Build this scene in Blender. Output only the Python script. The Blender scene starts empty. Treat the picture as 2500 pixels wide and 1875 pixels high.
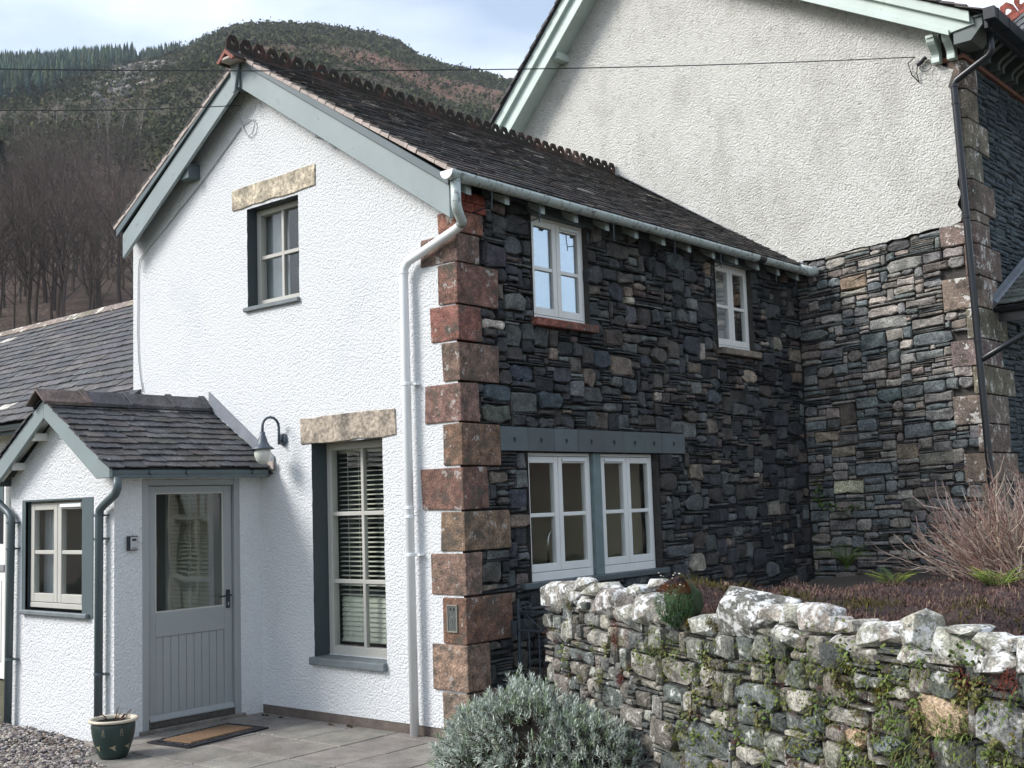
import bpy, bmesh, math, random
from mathutils import Vector, Matrix, noise

# ------------------------------------------------------------------ camera, sky, sun, exposure
SC = bpy.context.scene
COL = SC.collection
CAM_POS = Vector((6.204, -6.690, 1.791))
CAM_R = Vector((0.76019, 0.64887, -0.03276))
CAM_U = Vector((0.08935, -0.05448, 0.99451))
CAM_F = Vector((-0.64352, 0.75895, 0.09940))
FPX = 2875.6
cd = bpy.data.cameras.new('camera')
cam = bpy.data.objects.new('camera', cd)
COL.objects.link(cam)
cd.sensor_fit = 'HORIZONTAL'
cd.angle = 2 * math.atan(1250 / FPX)
cd.clip_start = 0.05
cd.clip_end = 6000
m3 = Matrix((CAM_R, CAM_U, -CAM_F)).transposed()
cam.matrix_world = Matrix.Translation(CAM_POS) @ m3.to_4x4()
SC.camera = cam

SUN_TO = Vector((-0.50, -0.62, 0.62)).normalized()
sun_el = math.asin(SUN_TO.z)
sun_az = math.atan2(SUN_TO.x, SUN_TO.y)

w = bpy.data.worlds.new('World')
SC.world = w
w.use_nodes = True
nt = w.node_tree
nt.nodes.clear()
N = nt.nodes.new
L = nt.links.new
out = N('ShaderNodeOutputWorld')
bg = N('ShaderNodeBackground')
bg.inputs['Strength'].default_value = 0.112
sky = N('ShaderNodeTexSky')
sky.sky_type = 'NISHITA'
sky.sun_disc = False
sky.sun_elevation = sun_el
sky.sun_rotation = sun_az
sky.air_density = 1.3
sky.dust_density = 1.2
sky.ozone_density = 1.6
# broken thin cloud over the blue, the same all round the sky
tc = N('ShaderNodeTexCoord')
mp = N('ShaderNodeMapping')
mp.inputs['Scale'].default_value = (1.0, 1.0, 2.6)
mp.inputs['Location'].default_value = (3.1, 0.4, 0.9)
nz = N('ShaderNodeTexNoise')
nz.inputs['Scale'].default_value = 2.6
nz.inputs['Detail'].default_value = 6
nz.inputs['Roughness'].default_value = 0.52
nz.inputs['Distortion'].default_value = 0.35
cr = N('ShaderNodeValToRGB')
cr.color_ramp.elements[0].position = 0.38
cr.color_ramp.elements[0].color = (0.22, 0.22, 0.22, 1)
cr.color_ramp.elements[1].position = 0.64
cr.color_ramp.elements[1].color = (1.0, 1.0, 1.0, 1)
mx = N('ShaderNodeMix')
mx.data_type = 'RGBA'
mx.inputs['B'].default_value = (6.6, 7.1, 7.9, 1)
L(tc.outputs['Generated'], mp.inputs['Vector'])
L(mp.outputs['Vector'], nz.inputs['Vector'])
L(nz.outputs['Fac'], cr.inputs['Fac'])
L(cr.outputs['Color'], mx.inputs['Factor'])
L(sky.outputs['Color'], mx.inputs['A'])
L(mx.outputs['Result'], bg.inputs['Color'])
L(bg.outputs['Background'], out.inputs['Surface'])

sl = bpy.data.lights.new('sun', 'SUN')
sl.energy = 2.7
sl.angle = math.radians(22.0)
sl.color = (1.0, 0.97, 0.93)
sun = bpy.data.objects.new('sun', sl)
COL.objects.link(sun)
sun.location = SUN_TO * 60
sun.rotation_euler = (-SUN_TO).to_track_quat('-Z', 'Y').to_euler()

SC.view_settings.view_transform = 'Standard'
SC.view_settings.look = 'None'
SC.view_settings.exposure = 0.80
SC.view_settings.gamma = 1.0
SC.view_settings.use_curve_mapping = False
SC.render.engine = 'CYCLES'
SC.cycles.use_denoising = True
SC.cycles.max_bounces = 6
SC.cycles.diffuse_bounces = 3
SC.cycles.glossy_bounces = 3
SC.cycles.transparent_max_bounces = 12
SC.cycles.caustics_reflective = False
SC.cycles.caustics_refractive = False

# ------------------------------------------------------------------ helpers
V = Vector


def lin(r, g, b):
    f = lambda c: (c / 255) / 12.92 if c <= 10 else (((c / 255) + 0.055) / 1.055) ** 2.4
    return (f(r), f(g), f(b))


def mul(c, k):
    return (c[0] * k, c[1] * k, c[2] * k)


def jit(c, rg, a=0.2, b=0.05):
    k = 1 + rg.uniform(-a, a)
    return tuple(max(0.004, x * k * (1 + rg.uniform(-b, b))) for x in c)


class MB:
    """collects geometry of one mesh object"""

    def __init__(s):
        s.v, s.f, s.c, s.col = [], [], [], (1, 1, 1)

    def add(s, vs, fs, col=None):
        b = len(s.v)
        c = col or s.col
        s.v += [tuple(p) for p in vs]
        s.c += [c] * len(vs)
        s.f += [tuple(i + b for i in f) for f in fs]
        return s

    def box(s, x0, x1, y0, y1, z0, z1, col=None):
        return s.add([(x0, y0, z0), (x1, y0, z0), (x1, y1, z0), (x0, y1, z0), (x0, y0, z1), (x1, y0, z1), (x1, y1, z1), (x0, y1, z1)],
                     [(0, 3, 2, 1), (4, 5, 6, 7), (0, 1, 5, 4), (1, 2, 6, 5), (2, 3, 7, 6), (3, 0, 4, 7)], col)

    def lbox(s, F, u0, u1, z0, z1, d0, d1, col=None):
        """box in a wall frame F(u, z, d)"""
        return s.add([F(u0, z0, d0), F(u1, z0, d0), F(u1, z0, d1), F(u0, z0, d1), F(u0, z1, d0), F(u1, z1, d0), F(u1, z1, d1), F(u0, z1, d1)],
                     [(0, 3, 2, 1), (4, 5, 6, 7), (0, 1, 5, 4), (1, 2, 6, 5), (2, 3, 7, 6), (3, 0, 4, 7)], col)

    def prism(s, pts, off, col=None):
        """polygon pts swept by the vector off"""
        n = len(pts)
        a = [V(p) for p in pts]
        b = [p + V(off) for p in a]
        fs = [tuple(range(n - 1, -1, -1)), tuple(range(n, 2 * n))]
        fs += [(i, (i + 1) % n, n + (i + 1) % n, n + i) for i in range(n)]
        return s.add(a + b, fs, col)

    def tube(s, path, r, n=8, caps=True, col=None):
        """tube along path; r a number or one radius per point"""
        P = [V(p) for p in path]
        rr = r if isinstance(r, (list, tuple)) else [r] * len(P)
        vs, fs = [], []
        up = None
        for i, p in enumerate(P):
            if i == 0:
                t = P[1] - P[0]
            elif i == len(P) - 1:
                t = P[-1] - P[-2]
            else:
                t = (P[i + 1] - P[i]).normalized() + (P[i] - P[i - 1]).normalized()
            if t.length < 1e-9:
                t = V((0, 0, 1))
            t.normalize()
            if up is None:
                up = V((0, 0, 1)) if abs(t.z) < 0.9 else V((1, 0, 0))
            x = up.cross(t)
            if x.length < 1e-6:
                x = t.orthogonal()
            x.normalize()
            y = t.cross(x)
            up = y
            up = V((0, 0, 1)) if abs(t.z) < 0.9 else y.cross(t) if False else y
            # keep a steady frame
            up = y
            for k in range(n):
                a = 2 * math.pi * k / n
                vs.append(p + (x * math.cos(a) + y * math.sin(a)) * rr[i])
            up = t.cross(x) if False else y
        for i in range(len(P) - 1):
            for k in range(n):
                k2 = (k + 1) % n
                fs.append((i * n + k, i * n + k2, (i + 1) * n + k2, (i + 1) * n + k))
        if caps:
            fs.append(tuple(range(n - 1, -1, -1)))
            fs.append(tuple(range((len(P) - 1) * n, len(P) * n)))
        return s.add(vs, fs, col)

    def lathe(s, prof, c, n=24, col=None, close=False):
        """profile [(r, z)] turned about the vertical through c"""
        c = V(c)
        vs, fs = [], []
        for (r, z) in prof:
            for k in range(n):
                a = 2 * math.pi * k / n
                vs.append(c + V((r * math.cos(a), r * math.sin(a), z)))
        for i in range(len(prof) - 1):
            for k in range(n):
                k2 = (k + 1) % n
                fs.append((i * n + k, i * n + k2, (i + 1) * n + k2, (i + 1) * n + k))
        if close:
            fs.append(tuple(range(n - 1, -1, -1)))
            fs.append(tuple(range((len(prof) - 1) * n, len(prof) * n)))
        return s.add(vs, fs, col)

    def mesh(s, name, mat=None, bevel=0, smooth=False, seg=1):
        me = bpy.data.meshes.new(name)
        me.from_pydata(s.v, [], s.f)
        if any(c != (1, 1, 1) for c in s.c):
            ca = me.color_attributes.new('Col', 'FLOAT_COLOR', 'POINT')
            flat = []
            for c in s.c:
                flat += [c[0], c[1], c[2], 1.0]
            ca.data.foreach_set('color', flat)
        else:
            ca = me.color_attributes.new('Col', 'FLOAT_COLOR', 'POINT')
            ca.data.foreach_set('color', [1.0] * (4 * len(s.v)))
        if bevel:
            bm = bmesh.new()
            bm.from_mesh(me)
            bmesh.ops.bevel(bm, geom=[e for e in bm.edges if len(e.link_faces) == 2 and e.calc_face_angle(0) > 0.4], offset=bevel, segments=seg, affect='EDGES', profile=0.6, clamp_overlap=True)
            bm.to_mesh(me)
            bm.free()
        if smooth:
            me.polygons.foreach_set('use_smooth', [True] * len(me.polygons))
        if mat is not None:
            for m in (mat if isinstance(mat, (list, tuple)) else [mat]):
                me.materials.append(m)
        me.update()
        return me

    def build(s, name, mat, parent=None, bevel=0, smooth=False, seg=1, **kw):
        return put(name, s.mesh(name, mat, bevel, smooth, seg), parent, **kw)


BASE = {}


def put(name, me, parent=None, color=None, matrix=None, **tags):
    o = bpy.data.objects.new(name, me)
    COL.objects.link(o)
    if matrix is not None:
        o.matrix_basis = matrix
    if parent is not None:
        o.parent = parent
        if parent.name in BASE:
            o.matrix_parent_inverse = Matrix.Translation(-BASE[parent.name])
    if color:
        o.color = (color[0], color[1], color[2], 1)
    for k, v in tags.items():
        o[k] = v
    return o


def thing(name, label, category, loc=(0, 0, 0), group=None):
    o = bpy.data.objects.new(name, None)
    COL.objects.link(o)
    o.empty_display_size = 0.2
    o.location = loc
    BASE[o.name] = V(loc)
    o['label'] = label
    o['category'] = category
    if group:
        o['group'] = group
    return o


# ------------------------------------------------------------------ materials
def nmat(name):
    m = bpy.data.materials.new(name)
    m.use_nodes = True
    t = m.node_tree
    b = t.nodes['Principled BSDF']
    return m, t, b


def posnode(t):
    g = t.nodes.new('ShaderNodeNewGeometry')
    return g.outputs['Position']


def noise_n(t, vec, scale, detail=3, rough=0.55, dist=0.0):
    n = t.nodes.new('ShaderNodeTexNoise')
    n.inputs['Scale'].default_value = scale
    n.inputs['Detail'].default_value = detail
    n.inputs['Roughness'].default_value = rough
    n.inputs['Distortion'].default_value = dist
    t.links.new(vec, n.inputs['Vector'])
    return n.outputs['Fac']


def ramp(t, fac, p0, p1, c0=(0, 0, 0), c1=(1, 1, 1), interp='LINEAR'):
    r = t.nodes.new('ShaderNodeValToRGB')
    r.color_ramp.interpolation = interp
    e = r.color_ramp.elements
    e[0].position, e[1].position = p0, p1
    e[0].color = (*c0, 1)
    e[1].color = (*c1, 1)
    t.links.new(fac, r.inputs['Fac'])
    return r.outputs['Color']


def mixc(t, fac, a, b, blend='MIX'):
    m = t.nodes.new('ShaderNodeMix')
    m.data_type = 'RGBA'
    m.blend_type = blend
    for k, x in (('A', a), ('B', b)):
        if isinstance(x, tuple):
            m.inputs[k].default_value = (*x, 1)
        else:
            t.links.new(x, m.inputs[k])
    if isinstance(fac, (int, float)):
        m.inputs['Factor'].default_value = fac
    else:
        t.links.new(fac, m.inputs['Factor'])
    return m.outputs['Result']


def bump(t, b, h, strength, dist):
    n = t.nodes.new('ShaderNodeBump')
    n.inputs['Strength'].default_value = strength
    n.inputs['Distance'].default_value = dist
    t.links.new(h, n.inputs['Height'])
    t.links.new(n.outputs['Normal'], b.inputs['Normal'])
    return n


def mathn(t, op, a, b):
    m = t.nodes.new('ShaderNodeMath')
    m.operation = op
    for i, x in enumerate((a, b)):
        if isinstance(x, (int, float)):
            m.inputs[i].default_value = x
        else:
            t.links.new(x, m.inputs[i])
    return m.outputs[0]


def scaled(t, vec, sc):
    m = t.nodes.new('ShaderNodeMapping')
    m.inputs['Scale'].default_value = sc
    t.links.new(vec, m.inputs['Vector'])
    return m.outputs['Vector']


def tint(t):
    """colour of the piece: mesh colour times object colour"""
    a = t.nodes.new('ShaderNodeAttribute')
    a.attribute_name = 'Col'
    o = t.nodes.new('ShaderNodeObjectInfo')
    return mixc(t, 1.0, a.outputs['Color'], o.outputs['Color'], 'MULTIPLY')


def simple(name, c, rough=0.6, var=0.12, scale=8, bs=0.15, bscale=60, bd=0.003, metal=0.0, spec=0.5, dirt=None):
    m, t, b = nmat(name)
    p = posnode(t)
    f = noise_n(t, p, scale, 4)
    colr = ramp(t, f, 0.25, 0.75, mul(c, 1 - var), mul(c, 1 + var))
    if dirt:
        d = noise_n(t, p, dirt[1], 5, 0.6)
        colr = mixc(t, ramp(t, d, dirt[2], dirt[2] + 0.15), colr, dirt[0])
    t.links.new(colr, b.inputs['Base Color'])
    b.inputs['Roughness'].default_value = rough
    b.inputs['Metallic'].default_value = metal
    b.inputs['Specular IOR Level'].default_value = spec
    if bs:
        bump(t, b, noise_n(t, p, bscale, 3), bs, bd)
    return m


def stone_mat(name, rough=0.85, bstr=0.7, bd=0.012, lichen=None, lichen2=None, grain=1.0, vscale=14, spec=0.25, stretch=(1, 1, 1)):
    """stone or slate: the piece's own colour, mottled, with lichen blotches and a broken surface"""
    m, t, b = nmat(name)
    p = posnode(t)
    base = tint(t)
    f1 = noise_n(t, p, vscale, 5, 0.65)
    base = mixc(t, 1.0, base, ramp(t, f1, 0.34, 0.66, (0.55,) * 3, (1.5, 1.45, 1.4)), 'MULTIPLY')
    f2 = noise_n(t, p, vscale * 7, 3, 0.6)
    base = mixc(t, grain * 0.6, base, ramp(t, f2, 0.36, 0.66, (0.4,) * 3, (1.8,) * 3), 'MULTIPLY')
    for li in (lichen, lichen2):
        if li:
            lc, ls, lp, lw = li
            v = t.nodes.new('ShaderNodeTexVoronoi')
            v.inputs['Scale'].default_value = ls * 4
            t.links.new(p, v.inputs['Vector'])
            blot = mathn(t, 'ADD', noise_n(t, p, ls, 4, 0.7), mathn(t, 'MULTIPLY', v.outputs['Distance'], -0.12))
            base = mixc(t, ramp(t, blot, lp, lp + lw), base, lc)
    t.links.new(base, b.inputs['Base Color'])
    b.inputs['Roughness'].default_value = rough
    b.inputs['Specular IOR Level'].default_value = spec
    sp = scaled(t, p, stretch)
    h = mathn(t, 'ADD', noise_n(t, sp, 30, 6, 0.72), mathn(t, 'MULTIPLY', noise_n(t, sp, 130, 3), 0.35))
    bump(t, b, h, bstr, bd)
    return m


def render_mat(name, c, scale, bstr, bd, stain=None, warm=None):
    """rough-cast wall coat"""
    m, t, b = nmat(name)
    p = posnode(t)
    v = t.nodes.new('ShaderNodeTexVoronoi')
    v.feature = 'SMOOTH_F1'
    v.inputs['Scale'].default_value = scale
    v.inputs['Smoothness'].default_value = 0.5
    pj = t.nodes.new('ShaderNodeVectorMath')
    pj.operation = 'ADD'
    nn = t.nodes.new('ShaderNodeTexNoise')
    nn.inputs['Scale'].default_value = scale * 0.8
    nn.inputs['Detail'].default_value = 2
    t.links.new(p, nn.inputs['Vector'])
    sc = t.nodes.new('ShaderNodeVectorMath')
    sc.operation = 'SCALE'
    sc.inputs['Scale'].default_value = 0.7 / scale
    t.links.new(nn.outputs['Color'], sc.inputs[0])
    t.links.new(p, pj.inputs[0])
    t.links.new(sc.outputs[0], pj.inputs[1])
    t.links.new(pj.outputs[0], v.inputs['Vector'])
    lump = mathn(t, 'SUBTRACT', 1.0, v.outputs['Distance'])
    n1 = noise_n(t, p, scale * 0.9, 5, 0.66)
    n2 = noise_n(t, p, scale * 2.6, 2, 0.6)
    h = mathn(t, 'ADD', mathn(t, 'MULTIPLY', lump, 0.55), mathn(t, 'ADD', mathn(t, 'MULTIPLY', n1, 0.8), mathn(t, 'MULTIPLY', n2, 0.45)))
    colr = ramp(t, n1, 0.2, 0.75, mul(c, 0.90), mul(c, 1.03))
    if stain:
        s = noise_n(t, scaled(t, p, (1, 1, 0.55)), stain[1], 6, 0.68)
        colr = mixc(t, ramp(t, s, stain[2], stain[2] + 0.3), colr, stain[0])
    if warm:
        s = noise_n(t, p, warm[1], 3, 0.6)
        colr = mixc(t, ramp(t, s, warm[2], warm[2] + 0.25), colr, warm[0])
    t.links.new(colr, b.inputs['Base Color'])
    b.inputs['Roughness'].default_value = 0.9
    b.inputs['Specular IOR Level'].default_value = 0.15
    bump(t, b, h, bstr, bd)
    return m


def leaf_mat(name, rough=0.6, trans=0.0, spec=0.2):
    m, t, b = nmat(name)
    p = posnode(t)
    base = mixc(t, 1.0, tint(t), ramp(t, noise_n(t, p, 30, 3), 0.3, 0.7, (0.7,) * 3, (1.3,) * 3), 'MULTIPLY')
    t.links.new(base, b.inputs['Base Color'])
    b.inputs['Roughness'].default_value = rough
    b.inputs['Specular IOR Level'].default_value = spec
    return m


def glass_mat(name, tintc=(0.95, 0.97, 0.96), k=1.25, gc=(1, 1, 1)):
    m = bpy.data.materials.new(name)
    m.use_nodes = True
    t = m.node_tree
    t.nodes.clear()
    o = t.nodes.new('ShaderNodeOutputMaterial')
    tr = t.nodes.new('ShaderNodeBsdfTransparent')
    tr.inputs['Color'].default_value = (*tintc, 1)
    gl = t.nodes.new('ShaderNodeBsdfGlossy')
    gl.inputs['Roughness'].default_value = 0.02
    gl.inputs['Color'].default_value = (*gc, 1)
    gg = t.nodes.new('ShaderNodeNewGeometry')
    dt = t.nodes.new('ShaderNodeVectorMath')
    dt.operation = 'DOT_PRODUCT'
    t.links.new(gg.outputs['Normal'], dt.inputs[0])
    t.links.new(gg.outputs['Incoming'], dt.inputs[1])
    om = mathn(t, 'SUBTRACT', 1.0, mathn(t, 'ABSOLUTE', dt.outputs['Value'], 0.0))
    fre = mathn(t, 'ADD', mathn(t, 'MULTIPLY', mathn(t, 'POWER', om, 5.0), 0.96), 0.04)
    p = posnode(t)
    bn = t.nodes.new('ShaderNodeBump')
    bn.inputs['Strength'].default_value = 0.16
    bn.inputs['Distance'].default_value = 0.02
    t.links.new(noise_n(t, p, 3.0, 1), bn.inputs['Height'])
    t.links.new(bn.outputs['Normal'], gl.inputs['Normal'])
    mk = mathn(t, 'MULTIPLY', fre, k)
    mxs = t.nodes.new('ShaderNodeMixShader')
    t.links.new(mk, mxs.inputs['Fac'])
    t.links.new(tr.outputs[0], mxs.inputs[1])
    t.links.new(gl.outputs[0], mxs.inputs[2])
    t.links.new(mxs.outputs[0], o.inputs['Surface'])
    return m


M = {}
M['white_coat'] = render_mat('white_roughcast', (0.80, 0.815, 0.83), 54, 1.0, 0.019, warm=((0.70, 0.72, 0.76), 1.2, 0.55))
M['cream_coat'] = render_mat('cream_roughcast', (0.85, 0.835, 0.785), 46, 1.0, 0.042, stain=((0.58, 0.565, 0.51), 1.8, 0.49), warm=((0.54, 0.525, 0.465), 11, 0.555))
M['grey_paint'] = simple('grey_paint', (0.235, 0.28, 0.285), 0.42, 0.10, 3, 0.15, 30, 0.003, dirt=((0.16, 0.185, 0.18), 6, 0.60))
M['grey_paint_dark'] = simple('dark_grey_paint', (0.085, 0.115, 0.125), 0.45, 0.08, 5, 0.1, 50, 0.002)
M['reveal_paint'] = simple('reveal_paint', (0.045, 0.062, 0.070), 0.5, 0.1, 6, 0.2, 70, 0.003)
M['sage_paint'] = simple('sage_paint', (0.50, 0.585, 0.54), 0.5, 0.08, 4, 0.15, 30, 0.003, dirt=((0.25, 0.28, 0.24), 9, 0.66))
M['door_paint'] = simple('door_paint', (0.305, 0.325, 0.33), 0.42, 0.04, 4, 0.05, 60, 0.002)
M['stone_paint'] = simple('stone_colour_paint', (0.47, 0.46, 0.42), 0.45, 0.05, 5, 0.05, 40, 0.002)
M['white_paint'] = simple('white_paint', (0.76, 0.76, 0.73), 0.42, 0.05, 6, 0.12, 40, 0.003, dirt=((0.45, 0.44, 0.40), 14, 0.66))
M['white_plastic'] = simple('white_plastic', (0.82, 0.84, 0.85), 0.38, 0.05, 3, 0.0)
M['pale_plastic'] = simple('aged_pale_plastic', (0.50, 0.56, 0.545), 0.45, 0.10, 3, 0.0, dirt=((0.16, 0.17, 0.165), 22, 0.52))
M['black_plastic'] = simple('black_plastic', (0.012, 0.014, 0.018), 0.30, 0.1, 4, 0.0)
M['grey_plastic'] = simple('grey_plastic', (0.075, 0.100, 0.108), 0.38, 0.1, 4, 0.0)
M['iron'] = simple('painted_iron', (0.035, 0.05, 0.065), 0.5, 0.2, 20, 0.3, 90, 0.002)
M['lead'] = simple('lead_sheet', (0.20, 0.22, 0.25), 0.55, 0.2, 7, 0.2, 20, 0.006)
M['lintel'] = stone_mat('sandstone_lintel', bstr=0.5, bd=0.01, lichen=((0.20, 0.18, 0.15), 9, 0.60, 0.10), vscale=5)
M['quoin'] = stone_mat('red_sandstone', bstr=1.0, bd=0.022, lichen2=((0.44, 0.40, 0.37), 9, 0.545, 0.05), lichen=((0.11, 0.095, 0.078), 5.0, 0.44, 0.14), vscale=11)
M['big_quoin'] = stone_mat('weathered_sandstone', bstr=0.75, bd=0.016, lichen2=((0.60, 0.58, 0.54), 8, 0.525, 0.03), lichen=((0.085, 0.072, 0.06), 4.0, 0.45, 0.14), vscale=8)
M['slate_stone'] = stone_mat('slate_stone', bstr=0.9, bd=0.016, lichen=((0.34, 0.33, 0.30), 3.2, 0.70, 0.03), vscale=9, spec=0.35, rough=0.7)
M['return_stone'] = stone_mat('grey_brown_stone', bstr=0.85, bd=0.018, lichen=((0.42, 0.40, 0.36), 4.0, 0.68, 0.04), vscale=8)
M['garden_stone'] = stone_mat('lichened_stone', bstr=1.0, bd=0.02, lichen=((0.60, 0.60, 0.57), 10, 0.53, 0.06), lichen2=((0.07, 0.07, 0.06), 14, 0.60, 0.05), vscale=10)
M['coping_stone'] = stone_mat('white_lichened_stone', bstr=0.9, bd=0.007, lichen=((0.66, 0.67, 0.67), 13, 0.43, 0.10), lichen2=((0.10, 0.10, 0.09), 30, 0.52, 0.08), vscale=10, spec=0.05)
M['slate'] = stone_mat('roof_slate', bstr=0.5, bd=0.008, lichen=((0.50, 0.49, 0.46), 9, 0.655, 0.025), vscale=7, spec=0.4, rough=0.62)
M['mossy_slate'] = stone_mat('dark_roof_slate', bstr=0.5, bd=0.008, lichen=((0.42, 0.41, 0.38), 8, 0.73, 0.02), lichen2=((0.075, 0.062, 0.022), 0.9, 0.62, 0.12), vscale=7, spec=0.35, rough=0.68)
M['terracotta'] = stone_mat('terracotta', bstr=0.5, bd=0.008, lichen=((0.030, 0.026, 0.022), 2.2, 0.26, 0.20), vscale=10)
M['mortar'] = simple('mortar', (0.44, 0.37, 0.335), 0.9, 0.25, 9, 0.8, 40, 0.012)
M['wall_core'] = simple('wall_core', (0.035, 0.034, 0.033), 0.95, 0.3, 9, 0.8, 30, 0.02)
M['wall_core_pale'] = simple('wall_core_pale', (0.055, 0.05, 0.045), 0.95, 0.3, 9, 0.8, 30, 0.02)
M['slate_slab'] = simple('sawn_slate', (0.085, 0.105, 0.112), 0.5, 0.18, 7, 0.25, 45, 0.004)
M['slate_sill'] = simple('slate_sill', (0.15, 0.175, 0.185), 0.55, 0.2, 9, 0.4, 30, 0.006)
M['brick'] = stone_mat('red_brick', bstr=0.4, bd=0.006, vscale=12)
M['glass'] = glass_mat('window_glass')
M['glass_bright'] = glass_mat('sky_boosted_glass', (0.85, 0.90, 0.95), 9.0, (0.80, 0.91, 1.0))  # reflection strengthened and tinted blue to imitate bright sky in the panes
M['glass_soft'] = simple('frosted_globe', (0.60, 0.60, 0.55), 0.15, 0.03, 6, 0)
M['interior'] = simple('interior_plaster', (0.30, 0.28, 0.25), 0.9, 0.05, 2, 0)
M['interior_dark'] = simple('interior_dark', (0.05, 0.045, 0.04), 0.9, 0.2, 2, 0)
M['blind'] = simple('blind_slat', (0.66, 0.66, 0.56), 0.5, 0.03, 4, 0)
M['curtain'] = simple('curtain_cloth', (0.50, 0.52, 0.55), 0.9, 0.08, 6, 0)
M['earth'] = simple('earth', (0.055, 0.042, 0.030), 0.95, 0.4, 12, 0.9, 40, 0.03)
M['leaf'] = leaf_mat('leaf')
M['leaf_matt'] = leaf_mat('dry_leaf', 0.85, spec=0.08)
M['twig'] = leaf_mat('twig_bark', 0.9, spec=0.1)
M['far_leaf'] = leaf_mat('far_foliage', 0.95, spec=0.03)


def rubble(W, H, obst, rg, pick, res=0.02):
    """random rubble: rectangles (u0, u1, z0, z1) packed upwards round the obstacles"""
    n = int(round(W / res))
    h = [0.0] * n
    ob = [[] for _ in range(n)]
    for (a, b, z0, z1) in obst:
        for i in range(max(0, int(round(a / res))), min(n, int(round(b / res)))):
            ob[i].append((z0, z1))
    for o in ob:
        o.sort()

    def ceil(i):
        for z0, z1 in ob[i]:
            if z1 > h[i] + 1e-6:
                return z0
        return H

    def jump(i):
        again = True
        while again:
            again = False
            for z0, z1 in ob[i]:
                if z0 - 0.006 <= h[i] < z1 - 1e-6:
                    h[i] = z1
                    again = True

    for i in range(n):
        jump(i)
    outl = []
    guard = 0
    while guard < 20000:
        guard += 1
        i = min(range(n), key=lambda k: h[k])
        if h[i] >= H - 0.004:
            break
        c0 = ceil(i)
        l = r = i
        while l > 0 and abs(h[l - 1] - h[i]) < 0.012:
            c = ceil(l - 1)
            if abs(c - c0) > 0.01 and min(c, c0) - h[i] < 0.28:
                break
            l -= 1
        while r < n - 1 and abs(h[r + 1] - h[i]) < 0.012:
            c = ceil(r + 1)
            if abs(c - c0) > 0.01 and min(c, c0) - h[i] < 0.28:
                break
            r += 1
        base = max(h[l:r + 1])
        wd = (r - l + 1) * res
        hl = h[l - 1] - base if l > 0 else 9
        hr = h[r + 1] - base if r < n - 1 else 9
        sw, sh = pick(rg)
        nb = min(x for x in (hl, hr))
        if wd < 0.055:
            sw = wd
            sh = max(0.004, min(nb, 0.16)) if nb < 9 else sh
        elif sw > wd - 0.06:
            sw = wd
        k = max(1, int(round(sw / res)))
        left = (hl >= hr) if rg.random() < 0.75 else (hl < hr)
        near = hl if left else hr
        if near < 9 and 0.55 < near / sh < 1.6 and rg.random() < 0.65:
            sh = near
        a = l if left else r - k + 1
        a = max(l, a)
        b = min(r, a + k - 1)
        cc = min(ceil(q) for q in range(a, b + 1))
        if base + sh > cc - 0.03:
            sh = cc - base
        if sh >= 0.011:
            outl.append((a * res, (b + 1) * res, base, base + sh))
        for q in range(a, b + 1):
            h[q] = base + sh
            jump(q)
    return outl


def stone(mb, F, u0, u1, z0, z1, rg, d, rnd=0.25, joint=0.006, rough=0.10, back=0.05, col=None, bulge=0.006):
    """one stone between the joints, in a wall frame F(u, z, d)"""
    w_, h_ = u1 - u0, z1 - z0
    jx = min(joint, w_ * 0.15)
    jz = min(joint, h_ * 0.18)
    u0, u1, z0, z1 = u0 + jx * rg.uniform(0.3, 1), u1 - jx * rg.uniform(0.3, 1), z0 + jz * rg.uniform(0.3, 1), z1 - jz * rg.uniform(0.3, 1)
    w_, h_ = u1 - u0, z1 - z0
    mn = min(w_, h_)
    q = lambda: rg.uniform(0.25, 1.0) * rnd * mn
    e = mn * rough
    pts = []
    k = [(q() * min(2.2, w_ / mn), q()) for _ in range(4)]
    pts.append((u0 + k[0][0], z0)); pts.append((u1 - k[1][0], z0)); pts.append((u1, z0 + k[1][1])); pts.append((u1, z1 - k[2][1]))
    pts.append((u1 - k[2][0], z1)); pts.append((u0 + k[3][0], z1)); pts.append((u0, z1 - k[3][1])); pts.append((u0, z0 + k[0][1]))
    if w_ > 2.2 * h_:
        m_ = rg.uniform(0.4, 0.6)
        pts.insert(5, (u0 + w_ * m_, z1 - rg.uniform(-0.3, 1) * e))
        pts.insert(1, (u0 + w_ * (1 - m_), z0 + rg.uniform(-0.3, 1) * e))
    pts = [(a + rg.uniform(-e, e) * 0.6, b + rg.uniform(-e, e) * 0.5) for a, b in pts]
    n = len(pts)
    cu = sum(p[0] for p in pts) / n
    cz = sum(p[1] for p in pts) / n
    ins = min(0.012, mn * 0.2)
    fu, fz = 1 - 2 * ins / w_, 1 - 2 * ins / h_
    tu, tz = rg.uniform(-1, 1) * 0.10, rg.uniform(-1, 1) * 0.10
    edge = min(0.011, mn * 0.22)
    vs = [F(a, b, d - back) for a, b in pts]
    vs += [F(a, b, d - edge + rg.uniform(-0.25, 0.1) * edge) for a, b in pts]
    inner = [(cu + (a - cu) * fu, cz + (b - cz) * fz) for a, b in pts]
    vs += [F(a, b, d + (a - cu) * tu + (b - cz) * tz + rg.uniform(-1, 1) * min(0.009, mn * 0.09)) for a, b in inner]
    vs.append(F(cu + rg.uniform(-0.2, 0.2) * w_, cz + rg.uniform(-0.2, 0.2) * h_, d + rg.uniform(0.1, 1) * min(bulge, mn * 0.2)))
    fs = []
    for i in range(n):
        j = (i + 1) % n
        fs.append((i, j, n + j, n + i))
        fs.append((n + i, n + j, 2 * n + j, 2 * n + i))
        fs.append((2 * n + i, 2 * n + j, 3 * n))
    mb.add(vs, fs, col)
    return w_ * h_


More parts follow.
